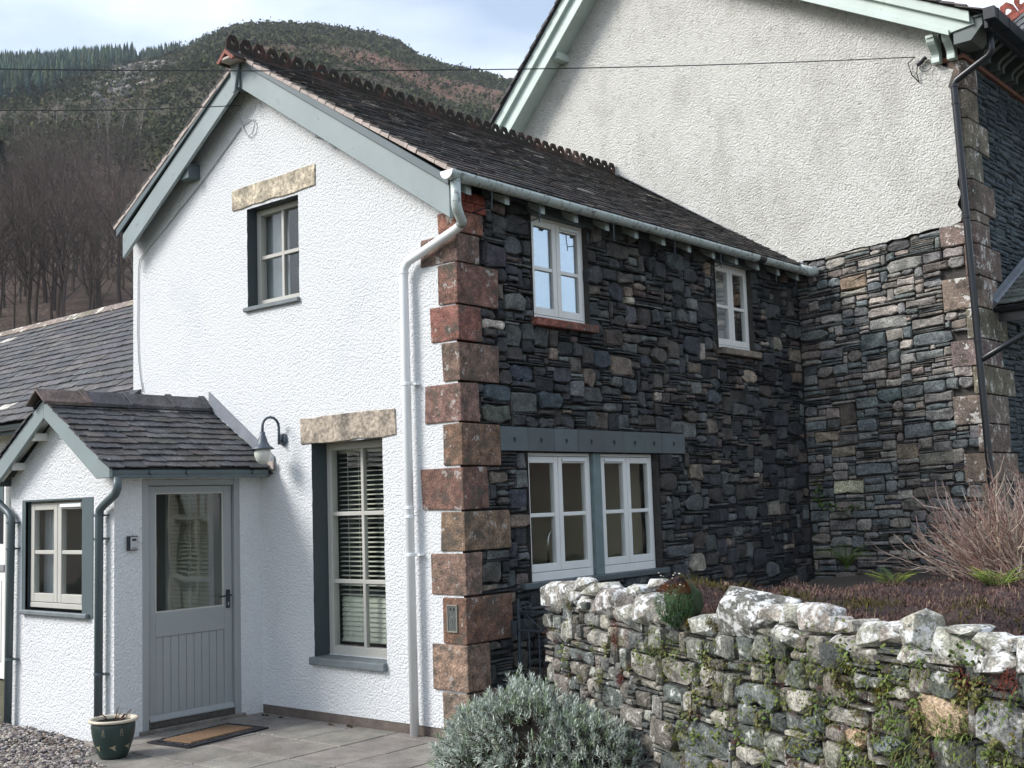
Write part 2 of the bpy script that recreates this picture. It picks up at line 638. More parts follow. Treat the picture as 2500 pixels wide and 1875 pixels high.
def px_size(p, area):
    """how large a piece shows from where the photograph was taken"""
    d = (V(p) - CAM_POS).length
    return area / (d * d)


def lay(pieces, name, mat, parent, limit=300):
    """pieces: (size, MB, colour). The largest become objects of their own, the rest one joined part"""
    pieces.sort(key=lambda x: -x[0])
    for s_, mb, c in pieces[:limit]:
        put(name, mb.mesh(name, mat), parent, color=c)
    rest = pieces[limit:]
    if rest:
        j = MB()
        for s_, mb, c in rest:
            j.add(mb.v, mb.f, c)
        put(name + '_rest', j.mesh(name + '_rest', mat), parent, kind='stuff')


def poly_mesh(name, outer, holes, F, mat, parent, depth=None, extra=None):
    """flat wall face with openings; outer and holes are lists of (u, z)"""
    bm = bmesh.new()
    for loop in [outer] + holes:
        vs = [bm.verts.new(F(u, z, 0)) for u, z in loop]
        for i in range(len(vs)):
            bm.edges.new((vs[i], vs[(i + 1) % len(vs)]))
    bmesh.ops.triangle_fill(bm, use_beauty=True, use_dissolve=False, edges=bm.edges[:])
    me = bpy.data.meshes.new(name)
    bm.to_mesh(me)
    bm.free()
    ca = me.color_attributes.new('Col', 'FLOAT_COLOR', 'POINT')
    ca.data.foreach_set('color', [1.0] * (4 * len(me.vertices)))
    me.materials.append(mat)
    return put(name, me, parent)


# wall frames: (along the wall, height, out of the wall)
def FY(y):
    return lambda u, z, d: V((u, y - d, z))            # face looking to -y, u = x


def FX(x):
    return lambda u, z, d: V((x + d, u, z))            # face looking to +x, u = y

# ------------------------------------------------------------------ ground, patio, path
D = 5.82          # face of the big house
rg = random.Random(11)


def ground_mat():
    m, t, b = nmat('ground')
    p = posnode(t)
    c = ramp(t, noise_n(t, p, 0.6, 6), 0.35, 0.65, (0.055, 0.06, 0.03), (0.11, 0.095, 0.06))
    t.links.new(c, b.inputs['Base Color'])
    b.inputs['Roughness'].default_value = 0.95
    bump(t, b, noise_n(t, p, 25, 4), 0.6, 0.03)
    return m


M['ground'] = ground_mat()
g = MB()
g.add([(-900, -900, -0.06), (900, -900, -0.06), (900, 900, -0.06), (-900, 900, -0.06)], [(0, 1, 2, 3)])
g.build('ground', M['ground'], kind='structure')


def slab_mat():
    m, t, b = nmat('paving_slab')
    p = posnode(t)
    base = tint(t)
    base = mixc(t, 1.0, base, ramp(t, noise_n(t, p, 3.5, 6, 0.7), 0.3, 0.7, (0.62,) * 3, (1.35, 1.33, 1.3)), 'MULTIPLY')
    base = mixc(t, 1.0, base, ramp(t, noise_n(t, p, 60, 3, 0.7), 0.3, 0.7, (0.75,) * 3, (1.25,) * 3), 'MULTIPLY')
    base = mixc(t, ramp(t, noise_n(t, p, 2.4, 4, 0.6), 0.56, 0.72), base, (0.135, 0.115, 0.095))
    base = mixc(t, ramp(t, noise_n(t, p, 9, 3, 0.5), 0.735, 0.75), base, (0.55, 0.55, 0.52))
    t.links.new(base, b.inputs['Base Color'])
    b.inputs['Roughness'].default_value = 0.85
    bump(t, b, noise_n(t, p, 80, 4, 0.7), 0.5, 0.004)
    return m


M['slab'] = slab_mat()
pb = MB()
pb.box(-2.62, 0.75, -2.7, -0.02, -0.055, -0.028)
patio = pb.build('patio', simple('patio_bed', (0.05, 0.046, 0.04), 0.95, 0.3, 10, 0.6, 40, 0.01), kind='structure')
SW = 0.492
for i in range(7):
    for j in range(5):
        x0 = -2.705 + i * SW
        y1 = -0.02 - (0.14 if j == 0 else 0) if False else (-0.155 + SW - j * SW)
        y0 = y1 - SW
        y1 = min(y1, -0.012)
        if x0 < -2.6 and False:
            continue
        # gravel takes the corner nearest the road
        if (x0 + SW * 0.5) < -1.75 and y1 < -1.45:
            continue
        if (x0 + SW * 0.5) < -1.2 and y1 < -1.95:
            continue
        sk = 0.0
        dz = rg.uniform(-0.003, 0.003)
        c = jit((0.205, 0.19, 0.172), rg, 0.10, 0.02)
        s_ = MB()
        jt = 0.006
        xs = lambda x, y: x - (y + 0.65) * 0.02
        pts = [(xs(x0 + jt, y0), y0 + jt), (xs(x0 + SW - jt, y0), y0 + jt), (xs(x0 + SW - jt, y1), y1 - jt), (xs(x0 + jt, y1), y1 - jt)]
        s_.prism([(a, b, -0.04 + dz) for a, b in pts], (0, 0, 0.04))
        put('slab', s_.mesh('slab', M['slab'], bevel=0.005), patio, color=c)

# gravel beside the porch
gr = MB()
ico = [(0, 0, 1), (0.894, 0, 0.447), (0.276, 0.851, 0.447), (-0.724, 0.526, 0.447), (-0.724, -0.526, 0.447), (0.276, -0.851, 0.447),
       (0.724, 0.526, -0.447), (-0.276, 0.851, -0.447), (-0.894, 0, -0.447), (-0.276, -0.851, -0.447), (0.724, -0.526, -0.447), (0, 0, -1)]
icof = [(0, 1, 2), (0, 2, 3), (0, 3, 4), (0, 4, 5), (0, 5, 1), (1, 6, 2), (2, 7, 3), (3, 8, 4), (4, 9, 5), (5, 10, 1),
        (6, 7, 2), (7, 8, 3), (8, 9, 4), (9, 10, 5), (10, 6, 1), (11, 7, 6), (11, 8, 7), (11, 9, 8), (11, 10, 9), (11, 6, 10)]


def pebble(mb, c, r, rg, col, flat=0.6):
    ax, ay, az = r * rg.uniform(0.7, 1.3), r * rg.uniform(0.7, 1.2), r * flat * rg.uniform(0.7, 1.2)
    a = rg.uniform(0, 6.28)
    tl = rg.uniform(-0.5, 0.5)
    ca, sa, ct, st = math.cos(a), math.sin(a), math.cos(tl), math.sin(tl)
    vs = []
    for (x, y, z) in ico:
        k = rg.uniform(0.8, 1.15)
        x, y, z = x * ax * k, y * ay * k, z * az * k
        y, z = y * ct - z * st, y * st + z * ct
        vs.append((c[0] + x * ca - y * sa, c[1] + x * sa + y * ca, c[2] + z))
    mb.add(vs, icof, col)


GC = [lin(128, 124, 122), lin(100, 97, 98), lin(150, 143, 136), lin(84, 82, 86), lin(120, 108, 98), lin(165, 160, 156)]
n = 0
while n < 8200:
    x, y = rg.uniform(-4.4, -1.0), rg.uniform(-2.75, -1.50)
    if y > -1.55 and x > -4.3:
        continue
    if x > -2.22 and y > -1.66:
        continue
    if x > -1.7 and y > -1.64 - 0.47 + 0.0:
        continue
    if -2.20 < x < -1.66 and y > -1.98:
        continue
    zb = -0.03 + 0.035 * noise.noise((x * 2.2, y * 2.2, 0)) + max(0, (-1.75 - x)) * 0.006
    if x > -1.7:
        zb -= 0.01
    r = rg.uniform(0.009, 0.021)
    pebble(gr, (x, y, zb + rg.uniform(-0.004, 0.012)), r, rg, mul(jit(rg.choice(GC), rg, 0.25, 0.04), 1.0))
    n += 1
M['pebble'] = stone_mat('pebble', bstr=0.3, bd=0.004, vscale=40)
gr.build('gravel', M['pebble'], label='loose grey gravel beside the porch', category='gravel', kind='stuff')
gb = MB()
gb.box(-4.6, -0.9, -2.9, -1.50, -0.058, -0.036)
gb.build('gravel_bed', M['earth'], kind='structure')

# ------------------------------------------------------------------ the white cottage
cot = thing('cottage', 'two-storey cottage with white gable, dark rubble side wall and red sandstone corner stones', 'cottage', (-2.3, 0, 0))
GX0, GX1 = -4.59, 0.0
RX, RZ = -2.50, 6.00                     # ridge
EZR, EZL = 4.27, 4.70                    # wall heads under the eaves
F0 = FY(0.0)
UW = (-2.66, -1.915, 3.66, 4.60)
LW = (-1.784, -0.888, 0.52, 2.352)


def hole(a):
    return [(a[0], a[2]), (a[1], a[2]), (a[1], a[3]), (a[0], a[3])]


def ragged(pts, step, amp, rg):
    """walk a loop with small irregular steps so that plaster edges are not ruled"""
    o = []
    n_ = len(pts)
    for i in range(n_):
        a, b = V((pts[i][0], pts[i][1])), V((pts[(i + 1) % n_][0], pts[(i + 1) % n_][1]))
        k = max(1, int((b - a).length / step))
        for q in range(k):
            p = a.lerp(b, q / k)
            if q:
                p += V((rg.uniform(-amp, amp), rg.uniform(-amp, amp)))
            o.append((p.x, p.y))
    return o


slopeR = (RZ - 0.05 - EZR) / (0 - RX)
outer = [(GX0, 0.07), (GX1 - 0.02, 0.07), (GX1 - 0.02, EZR - 0.05), (RX, RZ - 0.09), (GX0, EZL - 0.08)]
poly_mesh('gable_wall', outer, [ragged(hole(UW), 0.06, 0.004, rg), ragged(hole(LW), 0.06, 0.004, rg)], F0, M['white_coat'], cot)
pl = MB()
pl.box(GX0, -0.2, 0.006, 0.05, -0.05, 0.09)
pl.build('plinth', simple('plinth_stone', (0.13, 0.105, 0.09), 0.95, 0.3, 8, 0.7, 30, 0.012), cot)
rw = MB()
rw.add([(GX0, 0, -0.05), (GX0, D, -0.05), (GX0, D, EZL - 0.05), (GX0, 0, EZL - 0.05)], [(0, 1, 2, 3)])
rw.build('far_side_wall', M['white_coat'], cot)
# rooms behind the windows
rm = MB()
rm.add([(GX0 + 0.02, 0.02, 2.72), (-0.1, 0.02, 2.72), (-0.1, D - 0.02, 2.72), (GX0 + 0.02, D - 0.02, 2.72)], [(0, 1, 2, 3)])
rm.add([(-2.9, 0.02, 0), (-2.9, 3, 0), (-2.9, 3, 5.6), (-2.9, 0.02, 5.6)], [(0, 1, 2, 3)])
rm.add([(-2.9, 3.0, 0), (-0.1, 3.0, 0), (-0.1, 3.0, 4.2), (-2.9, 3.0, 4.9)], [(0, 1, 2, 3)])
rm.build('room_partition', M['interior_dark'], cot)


def reveal(name, a, F, depth, mat, parent):
    m_ = MB()
    u0, u1, z0, z1 = a
    q = [(u0, z0), (u1, z0), (u1, z1), (u0, z1)]
    for i in range(4):
        p, r_ = q[i], q[(i + 1) % 4]
        m_.add([F(p[0], p[1], 0.001), F(r_[0], r_[1], 0.001), F(r_[0], r_[1], -depth), F(p[0], p[1], -depth)], [(0, 1, 2, 3)])
    return m_.build(name, mat, parent)


def glazed_window(parent, F, u0, u1, z0, z1, d, cols, rows, mat, frame=0.05, bar=0.028, thick=0.07, name='window', glass='glass', row_at=None):
    """window in the wall frame F, outer face of its frame at depth d; cols x rows panes"""
    fr = MB()
    fr.lbox(F, u0, u0 + frame, z0, z1, d - thick, d)
    fr.lbox(F, u1 - frame, u1, z0, z1, d - thick, d)
    fr.lbox(F, u0 + frame, u1 - frame, z0, z0 + frame * 1.25, d - thick, d - 0.001)
    fr.lbox(F, u0 + frame, u1 - frame, z1 - frame, z1, d - thick, d - 0.001)
    wn = fr.build(name, mat, parent, bevel=0.004)
    gu0, gu1, gz0, gz1 = u0 + frame, u1 - frame, z0 + frame * 1.25, z1 - frame
    us = [gu0 + (gu1 - gu0) * i / cols for i in range(cols + 1)]
    zs = row_at if row_at else [gz0 + (gz1 - gz0) * i / rows for i in range(rows + 1)]
    for i in range(1, cols):
        b_ = MB()
        b_.lbox(F, us[i] - bar / 2, us[i] + bar / 2, gz0, gz1, d - thick + 0.02, d - 0.008)
        b_.build('glazing_bar', mat, wn, bevel=0.004)
    for j in range(1, rows):
        b_ = MB()
        b_.lbox(F, gu0, gu1, zs[j] - bar / 2, zs[j] + bar / 2, d - thick + 0.02, d - 0.010)
        b_.build('glazing_bar', mat, wn, bevel=0.004)
    for i in range(cols):
        for j in range(rows):
            p_ = MB()
            p_.lbox(F, us[i] + 0.002, us[i + 1] - 0.002, zs[j] + 0.002, zs[j + 1] - 0.002, d - 0.040, d - 0.036)
            p_.build('pane', M[glass], wn)
    return wn


def casement_pair(parent, F, u0, u1, z0, z1, d, mat, split=0.5, stile=0.055, frame=0.028, cill=0.05, vents=(False, True), name='window', glass='glass', mid=0.49):
    """side-hung pair: outer frame, two casements of two panes each"""
    fr = MB()
    th = 0.075
    fr.lbox(F, u0, u0 + frame, z0, z1, d - th, d)
    fr.lbox(F, u1 - frame, u1, z0, z1, d - th, d)
    fr.lbox(F, u0 + frame, u1 - frame, z0, z0 + cill, d - th, d + 0.012)
    fr.lbox(F, u0 + frame, u1 - frame, z1 - frame, z1, d - th, d - 0.001)
    wn = fr.build(name, mat, parent, bevel=0.004)
    a0, a1 = u0 + frame, u1 - frame
    um = a0 + (a1 - a0) * split
    for k, (b0, b1) in enumerate(((a0 + 0.003, um - 0.003), (um + 0.003, a1 - 0.003))):
        c_ = MB()
        y0, y1 = z0 + cill + 0.004, z1 - frame - 0.004
        zm = y0 + (y1 - y0) * mid
        dd = d + 0.010
        c_.lbox(F, b0, b0 + stile, y0, y1, dd - 0.05, dd)
        c_.lbox(F, b1 - stile, b1, y0, y1, dd - 0.05, dd)
        c_.lbox(F, b0 + stile, b1 - stile, y0, y0 + stile * 1.2, dd - 0.05, dd - 0.001)
        c_.lbox(F, b0 + stile, b1 - stile, y1 - stile, y1, dd - 0.05, dd - 0.001)
        c_.lbox(F, b0 + stile, b1 - stile, zm - 0.017, zm + 0.017, dd - 0.045, dd - 0.006)
        c_.build('casement', mat, wn, bevel=0.004)
        for (q0, q1) in ((y0 + stile * 1.2, zm - 0.017), (zm + 0.017, y1 - stile)):
            p_ = MB()
            p_.lbox(F, b0 + stile - 0.004, b1 - stile + 0.004, q0 - 0.004, q1 + 0.004, dd - 0.028, dd - 0.024)
            p_.build('pane', M[glass], wn)
        if vents[k]:
            v_ = MB()
            v_.lbox(F, b0 + stile * 0.9, b1 - stile * 0.9, y1 - stile * 0.75, y1 - stile * 0.25, dd, dd + 0.016)
            v_.build('vent_cover', M['white_plastic'], wn, bevel=0.004)
    return wn


# gable windows
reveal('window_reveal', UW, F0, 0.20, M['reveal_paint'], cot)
uw = glazed_window(cot, F0, UW[0], UW[1], UW[2] + 0.01, UW[3], -0.112, 2, 2, M['stone_paint'], frame=0.055, bar=0.036)
s_ = MB()
s_.lbox(F0, UW[0] - 0.035, UW[1] + 0.012, UW[2] - 0.035, UW[2] + 0.006, -0.12, 0.035)
s_.build('sill', M['slate_sill'], uw, bevel=0.006)
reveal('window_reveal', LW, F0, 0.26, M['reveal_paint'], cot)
lw = glazed_window(cot, F0, LW[0], LW[1], LW[2] + 0.01, LW[3], -0.168, 2, 3, M['stone_paint'], frame=0.062, bar=0.036,
                   row_at=[LW[2] + 0.0875, 1.155, 1.735, LW[3] - 0.062])
s_ = MB()
s_.lbox(F0, LW[0] - 0.03, LW[1] + 0.004, LW[2] - 0.06, LW[2] + 0.008, -0.19, 0.045)
s_.build('sill', M['slate_sill'], lw, bevel=0.012, seg=2)
fl = MB()
fl.lbox(F0, LW[0], LW[1], LW[2] + 0.004, LW[2] + 0.014, -0.172, -0.160)
fl.build('mortar_fillet', M['white_coat'], lw)

# sandstone lintels: irregular slabs a little proud of the coat
for (u0, u1, z0, z1, c, tl) in ((-2.876, -1.671, 4.628, 4.822, (0.42, 0.375, 0.295), 0.012), (-1.915, -0.718, 2.358, 2.580, (0.31, 0.27, 0.225), 0.008)):
    pts = []
    rl = random.Random(int(z0 * 100))
    for k in range(9):
        pts.append((u0 + (u1 - u0) * k / 8, z0 + rl.uniform(-0.008, 0.008) + tl * (k / 8 - 0.5)))
    for k in range(8, -1, -1):
        pts.append((u0 + (u1 - u0) * k / 8 + rl.uniform(-0.006, 0.006), z1 + rl.uniform(-0.007, 0.007) + tl * (k / 8 - 0.5)))
    m_ = MB()
    m_.prism([F0(a, b, 0.013) for a, b in pts], (0, 0.16, 0))
    put('lintel', m_.mesh('lintel', M['lintel'], bevel=0.004), cot, color=c)

# venetian blind and what stands behind it
blind = thing('venetian_blind', 'pale venetian blind half open behind the tall ground floor gable window', 'blind', ((LW[0] + LW[1]) / 2, 0.30, 0.62))
zb = 0.665
k = 0
while zb < 2.27:
    m_ = MB()
    closed = zb < 1.02
    a = math.radians(66 if closed else 14)
    hw = 0.024
    for i_, (b0, b1) in enumerate(((LW[0] + 0.03, LW[1] - 0.03),)):
        dy, dz = hw * math.cos(a), hw * math.sin(a)
        m_.add([(b0, 0.30 - dy, zb - dz), (b1, 0.30 - dy, zb - dz), (b1, 0.30, zb + 0.004), (b0, 0.30, zb + 0.004), (b1, 0.30 + dy, zb + dz), (b0, 0.30 + dy, zb + dz)],
               [(0, 1, 2, 3), (3, 2, 4, 5)])
    m_.build('slat', M['blind'], blind)
    zb += 0.041
    k += 1
m_ = MB()
m_.box(LW[0] + 0.02, LW[1] - 0.02, 0.28, 0.33, 2.27, 2.33)
m_.build('head_rail', M['blind'], blind)
m_ = MB()
m_.box(LW[0] + 0.03, LW[1] - 0.03, 0.285, 0.32, 0.630, 0.648)
m_.build('bottom_rail', M['blind'], blind)
for x in (LW[0] + 0.16, LW[0] + 0.30, LW[1] - 0.22):
    m_ = MB()
    m_.tube([(x, 0.272, 0.64), (x, 0.272, 2.28)], 0.0022, 4)
    m_.build('cord', M['blind'], blind)
m_ = MB()
m_.box(LW[0] - 0.02, LW[1] + 0.02, 0.20, 0.42, 0.56, 0.595)
m_.build('inner_sill', simple('red_painted_board', (0.23, 0.075, 0.06), 0.5), lw)
m_ = MB()
m_.box(-1.62, -0.98, 0.9, 1.0, 1.75, 2.05)
m_.build('roman_shade', M['curtain'], blind)
m_ = MB()
for i in range(18):
    x = -2.70 + i * 0.02
    m_.add([(x, 0.24 + 0.02 * (i % 2), 3.66), (x + 0.02, 0.24 + 0.02 * ((i + 1) % 2), 3.66), (x + 0.02, 0.24 + 0.02 * ((i + 1) % 2), 4.62), (x, 0.24 + 0.02 * (i % 2), 4.62)], [(0, 1, 2, 3)])
m_.build('curtain', M['curtain'], None, label='pale curtain drawn aside inside the upstairs gable window', category='curtain')

# corner stones (z0, z1, along the gable, along the side, colour)
RED, BRN, DRK, TAN, PNK = (0.25, 0.095, 0.072), (0.20, 0.135, 0.10), (0.145, 0.095, 0.075), (0.23, 0.165, 0.10), (0.30, 0.205, 0.165)
QU = [(0.0, 0.355, .252, .34, PNK), (.358, .716, .367, .235, PNK), (.72, 1.078, .237, .532, (0.215, 0.125, 0.085)), (1.084, 1.412, .362, .178, (0.20, 0.125, 0.10)),
      (1.418, 1.734, .236, .53, (0.20, 0.14, 0.105)), (1.74, 2.076, .436, .282, (0.19, 0.095, 0.08)), (2.082, 2.414, .187, .438, (0.20, 0.125, 0.085)),
      (2.42, 2.734, .372, .197, (0.205, 0.125, 0.105)), (2.74, 3.052, .172, .46, (0.175, 0.13, 0.095)), (3.058, 3.346, .293, .257, (0.235, 0.105, 0.082)),
      (3.352, 3.682, .192, .471, (0.20, 0.105, 0.08)), (3.688, 3.92, .38, .252, (0.175, 0.115, 0.095)), (3.926, 4.10, .185, .305, (0.24, 0.10, 0.08))]
for (z0, z1, a, b, c) in QU:
    m_ = MB()
    pr_ = 0.014 + rg.uniform(-0.004, 0.006)
    e = lambda: rg.uniform(-0.011, 0.011)
    vs = []
    for z in (z0 + 0.004, z1 - 0.004):
        for (x, y) in ((-a + e(), -pr_), (0.018, -pr_), (0.018, b + e()), (-0.10, b + e()), (-a + e(), 0.10)):
            vs.append((x, y, z + e() * 0.5))
    m_.add(vs, [(4, 3, 2, 1, 0), (5, 6, 7, 8, 9), (0, 1, 6, 5), (1, 2, 7, 6), (2, 3, 8, 7), (3, 4, 9, 8), (4, 0, 5, 9)])
    put('corner_stone', m_.mesh('corner_stone', M['quoin'], bevel=0.012, seg=2), cot, color=tuple(0.80 * x + 0.20 * y_ for x, y_ in zip(jit(c, rg, 0.2, 0.08), (0.235, 0.18, 0.155))))
for (y0, y1, z0, z1) in ((-0.012, .215, 4.105, 4.178), (.222, .355, 4.105, 4.178), (-0.012, .11, 4.184, 4.262), (.117, .345, 4.184, 4.262)):
    m_ = MB()
    m_.box(-0.1, 0.016, y0, y1, z0, z1)
    put('brick', m_.mesh('brick', M['brick'], bevel=0.004), cot, color=jit((0.23, 0.065, 0.05), rg, 0.15))

# side wall of dark rubble
FS = FX(0.0)
S1 = (0.945, 1.735, 3.325, 4.235)
S2 = (3.965, 4.72, 3.31, 4.235)
SLW = (0.80, 2.735, 1.125, 2.205)
sw_ = MB()
ys = [0.0, S1[0], S1[1], S2[0], S2[1], D]
H2 = 4.30


def panel(m_, x, y0, y1, z0, z1):
    m_.add([(x, y0, z0), (x, y1, z0), (x, y1, z1), (x, y0, z1)], [(0, 1, 2, 3)])


bx = -0.055
panel(sw_, bx, 0, D, -0.05, SLW[2]); panel(sw_, bx, 0, SLW[0], SLW[2], SLW[3]); panel(sw_, bx, SLW[1], D, SLW[2], SLW[3])
panel(sw_, bx, 0, D, SLW[3], S1[2]); panel(sw_, bx, 0, S1[0], S1[2], H2); panel(sw_, bx, S1[1], S2[0], S1[2], H2); panel(sw_, bx, S2[1], D, S1[2], H2)
panel(sw_, bx, S1[0], S1[1], S1[3], H2); panel(sw_, bx, S2[0], S2[1], S2[3], H2); panel(sw_, bx, S2[0], S2[1], S1[2] - 0.0, S2[2])
side = sw_.build('side_wall', M['wall_core'], cot)
obst = [(S1[0], S1[1], 3.265, 4.4), (S2[0] - 0.02, S2[1], 3.245, 4.4), (SLW[0] - 0.02, SLW[1] + 0.02, 1.085, 2.21), (0.44, 3.20, 2.20, 2.395)]
for (z0, z1, a, b, c) in QU:
    obst.append((0, b, max(0, z0 - 0.004), z1 + 0.004))
obst.append((0, 0.36, 4.1, 4.3))


def pick_side(r_):
    q = r_.random()
    if q < 0.42:
        h_ = r_.uniform(0.07, 0.18)
        return h_ * r_.uniform(0.9, 2.0), h_
    if q < 0.62:
        return r_.uniform(0.10, 0.26), r_.uniform(0.035, 0.07)
    return r_.uniform(0.16, 0.5), r_.uniform(0.014, 0.030)


DK = [lin(62, 64, 68), lin(50, 52, 56), lin(72, 75, 77), lin(56, 57, 60), lin(66, 64, 63), lin(82, 86, 86), lin(44, 46, 50), lin(62, 68, 70), lin(74, 72, 69), lin(92, 95, 95)]
BRNS = [lin(96, 90, 84), lin(108, 99, 91), lin(84, 76, 73), lin(90, 80, 76), lin(118, 108, 98)]
rgs = random.Random(5)
feat = [((0.34, 0.62, 3.70, 3.90), lin(66, 64, 70), 0.10), ((0.28, 0.62, 2.60, 2.73), lin(62, 72, 78), 0.3), ((0.26, 0.60, 2.43, 2.58), lin(78, 82, 76), 0.25),
        ((0.96, 1.30, 2.56, 2.71), lin(58, 66, 72), 0.35), ((1.20, 1.42, 2.79, 2.93), lin(62, 62, 70), 0.2), ((0.30, 0.58, 3.19, 3.27), lin(176, 170, 160), 0.3),
        ((0.56, 0.78, 1.76, 1.90), lin(64, 68, 78), 0.15), ((0.30, 0.55, 1.94, 2.04), lin(100, 92, 84), 0.2), ((0.54, 0.78, 1.58, 1.70), lin(104, 94, 84), 0.2),
        ((3.75, 3.93, 4.06, 4.22), lin(128, 112, 98), 0.12), ((4.46, 4.80, 2.98, 3.12), lin(150, 138, 124), 0.4), ((3.70, 4.02, 2.72, 2.86), lin(70, 78, 84), 0.4),
        ((2.20, 2.44, 2.74, 2.90), lin(64, 70, 74), 0.3), ((3.30, 3.62, 3.20, 3.40), lin(58, 60, 68), 0.35), ((1.80, 2.05, 2.95, 3.14), lin(60, 68, 76), 0.45),
        ((0.62, 0.94, 2.78, 2.92), lin(60, 68, 78), 0.4), ((2.52, 2.72, 3.02, 3.14), lin(56, 58, 66), 0.4), ((2.06, 2.32, 3.60, 3.78), lin(54, 58, 66), 0.45)]
for a, c, r_ in feat:
    obst.append(a)
rects = rubble(D, 4.30, obst, rgs, pick_side)
pcs = []
waver = lambda u, z: 0.0


def side_stone(a, c, rnd, big=False):
    m_ = MB()
    d_ = rgs.uniform(-0.018, 0.014) - (0.006 if a[3] - a[2] < 0.035 else 0)
    rgh = 0.2
    F_ = lambda u, z, d: V((d, u, z))
    ar = stone(m_, F_, a[0], a[1], a[2], a[3], rgs, d_, rnd, 0.009, rgh, 0.08)
    pcs.append((px_size((0, (a[0] + a[1]) / 2, (a[2] + a[3]) / 2), ar), m_, c))


for a in rects:
    thin = (a[3] - a[2]) < 0.036
    low = a[0] > 4.2
    q = rgs.random()
    if thin:
        c = mul(rgs.choice(DK), 0.9)
    elif q < 0.87:
        c = rgs.choice(DK)
    elif q < 0.988:
        c = rgs.choice(BRNS)
    else:
        c = lin(150, 144, 134)
    c = mul(jit(c, rgs, 0.45, 0.025), 1.04)
    side_stone(a, c, rgs.choice([0.06, 0.10, 0.16, 0.24, 0.36, 0.45]) if not thin else 0.3)
for a, c, r_ in feat:
    side_stone(a, mul(jit(c, rgs, 0.06, 0.02), 1.15), r_)
lay(pcs, 'stone', M['slate_stone'], side, 300)

# side windows
for a, sillmat, nm in ((S1, 'rs', 0), (S2, 'ps', 1)):
    reveal('window_reveal', (a[0], a[1], a[2], a[3]), FS, 0.16, M['wall_core_pale'], cot)
    wn = casement_pair(cot, FS, a[0], a[1], a[2] + 0.012, a[3], -0.055, M['white_paint'], vents=(False, nm == 0), cill=0.035, glass='glass_bright' if nm == 0 else 'glass')
    s_ = MB()
    s_.lbox(FS, a[0] - (0.03 if nm == 0 else 0.0), a[1] + 0.065, a[2] - 0.06, a[2] + 0.008, -0.13, 0.055)
    put('sill', s_.mesh('sill', M['quoin'] if nm == 0 else M['lintel'], bevel=0.007), wn, color=(0.25, 0.10, 0.078) if nm == 0 else (0.20, 0.17, 0.14))
    hd = MB()
    hd.lbox(FS, a[0] - 0.06, a[1] + 0.10, 4.232, 4.275, -0.12, 0.012)
    hd.build('head_board', M['grey_paint_dark'], wn)
    # thin curtain behind
    cu = MB()
    for i in range(30):
        y = a[0] + (a[1] - a[0]) * i / 30
        y2 = a[0] + (a[1] - a[0]) * (i + 1) / 30
        if nm == 0 and i > 5:
            continue
        cu.add([(-0.24 - 0.02 * (i % 2), y, a[2]), (-0.24 - 0.02 * ((i + 1) % 2), y2, a[2]), (-0.24 - 0.02 * ((i + 1) % 2), y2, a[3]), (-0.24 - 0.02 * (i % 2), y, a[3])], [(0, 1, 2, 3)])
    cu.build('curtain', M['curtain'], None, label=('narrow curtain at the side of the upstairs window nearest the gable' if nm == 0 else 'pale curtain across the small upstairs window near the inner corner'), category='curtain')
reveal('window_reveal', SLW, FS, 0.22, M['wall_core_pale'], cot)
casement_pair(cot, FS, 0.80, 1.74, 1.125, 2.195, -0.07, M['white_paint'], vents=(False, True), cill=0.07)
casement_pair(cot, FS, 1.86, 2.72, 1.125, 2.195, -0.07, M['white_paint'], vents=(True, False), cill=0.07)
m_ = MB()
m_.lbox(FS, 1.742, 1.858, 1.125, 2.198, -0.16, -0.030)
m_.build('mullion', simple('green_slate_mullion', (0.15, 0.20, 0.205), 0.5, 0.2, 9, 0.3, 30, 0.004), cot, bevel=0.006)
m_ = MB()
m_.lbox(FS, 0.67, 2.80, 1.078, 1.128, -0.16, 0.042)
m_.build('sill', M['slate_slab'], cot, bevel=0.006)
lt = MB()
lt.lbox(FS, 0.445, 3.195, 2.205, 2.392, -0.20, -0.012)
lint = lt.build('slate_lintel', M['slate_slab'], cot)
ed = [0.445, 0.79, 1.14, 1.47, 1.85, 2.16, 2.51, 2.79, 3.195]
for i in range(8):
    m_ = MB()
    m_.lbox(FS, ed[i] + 0.001, ed[i + 1] - 0.001, 2.202, 2.396 + rg.uniform(-0.002, 0.002), -0.010, 0.016 + rg.uniform(-0.002, 0.003))
    m_.build('slate_panel', simple('slate_panel', jit((0.082, 0.10, 0.105), rg, 0.12, 0.04), 0.5, 0.14, 6, 0.2, 45, 0.004), lint, bevel=0.003)
    yc = ed[i] + (ed[i + 1] - ed[i]) * 0.5
    m_ = MB()
    m_.add([FS(yc - 0.018, 2.315, 0.0200), FS(yc + 0.018, 2.315, 0.0200), FS(yc, 2.265, 0.0200), FS(yc, 2.300, 0.034)], [(0, 1, 3), (1, 2, 3), (2, 0, 3)])
    m_.build('fixing', M['iron'], lint)
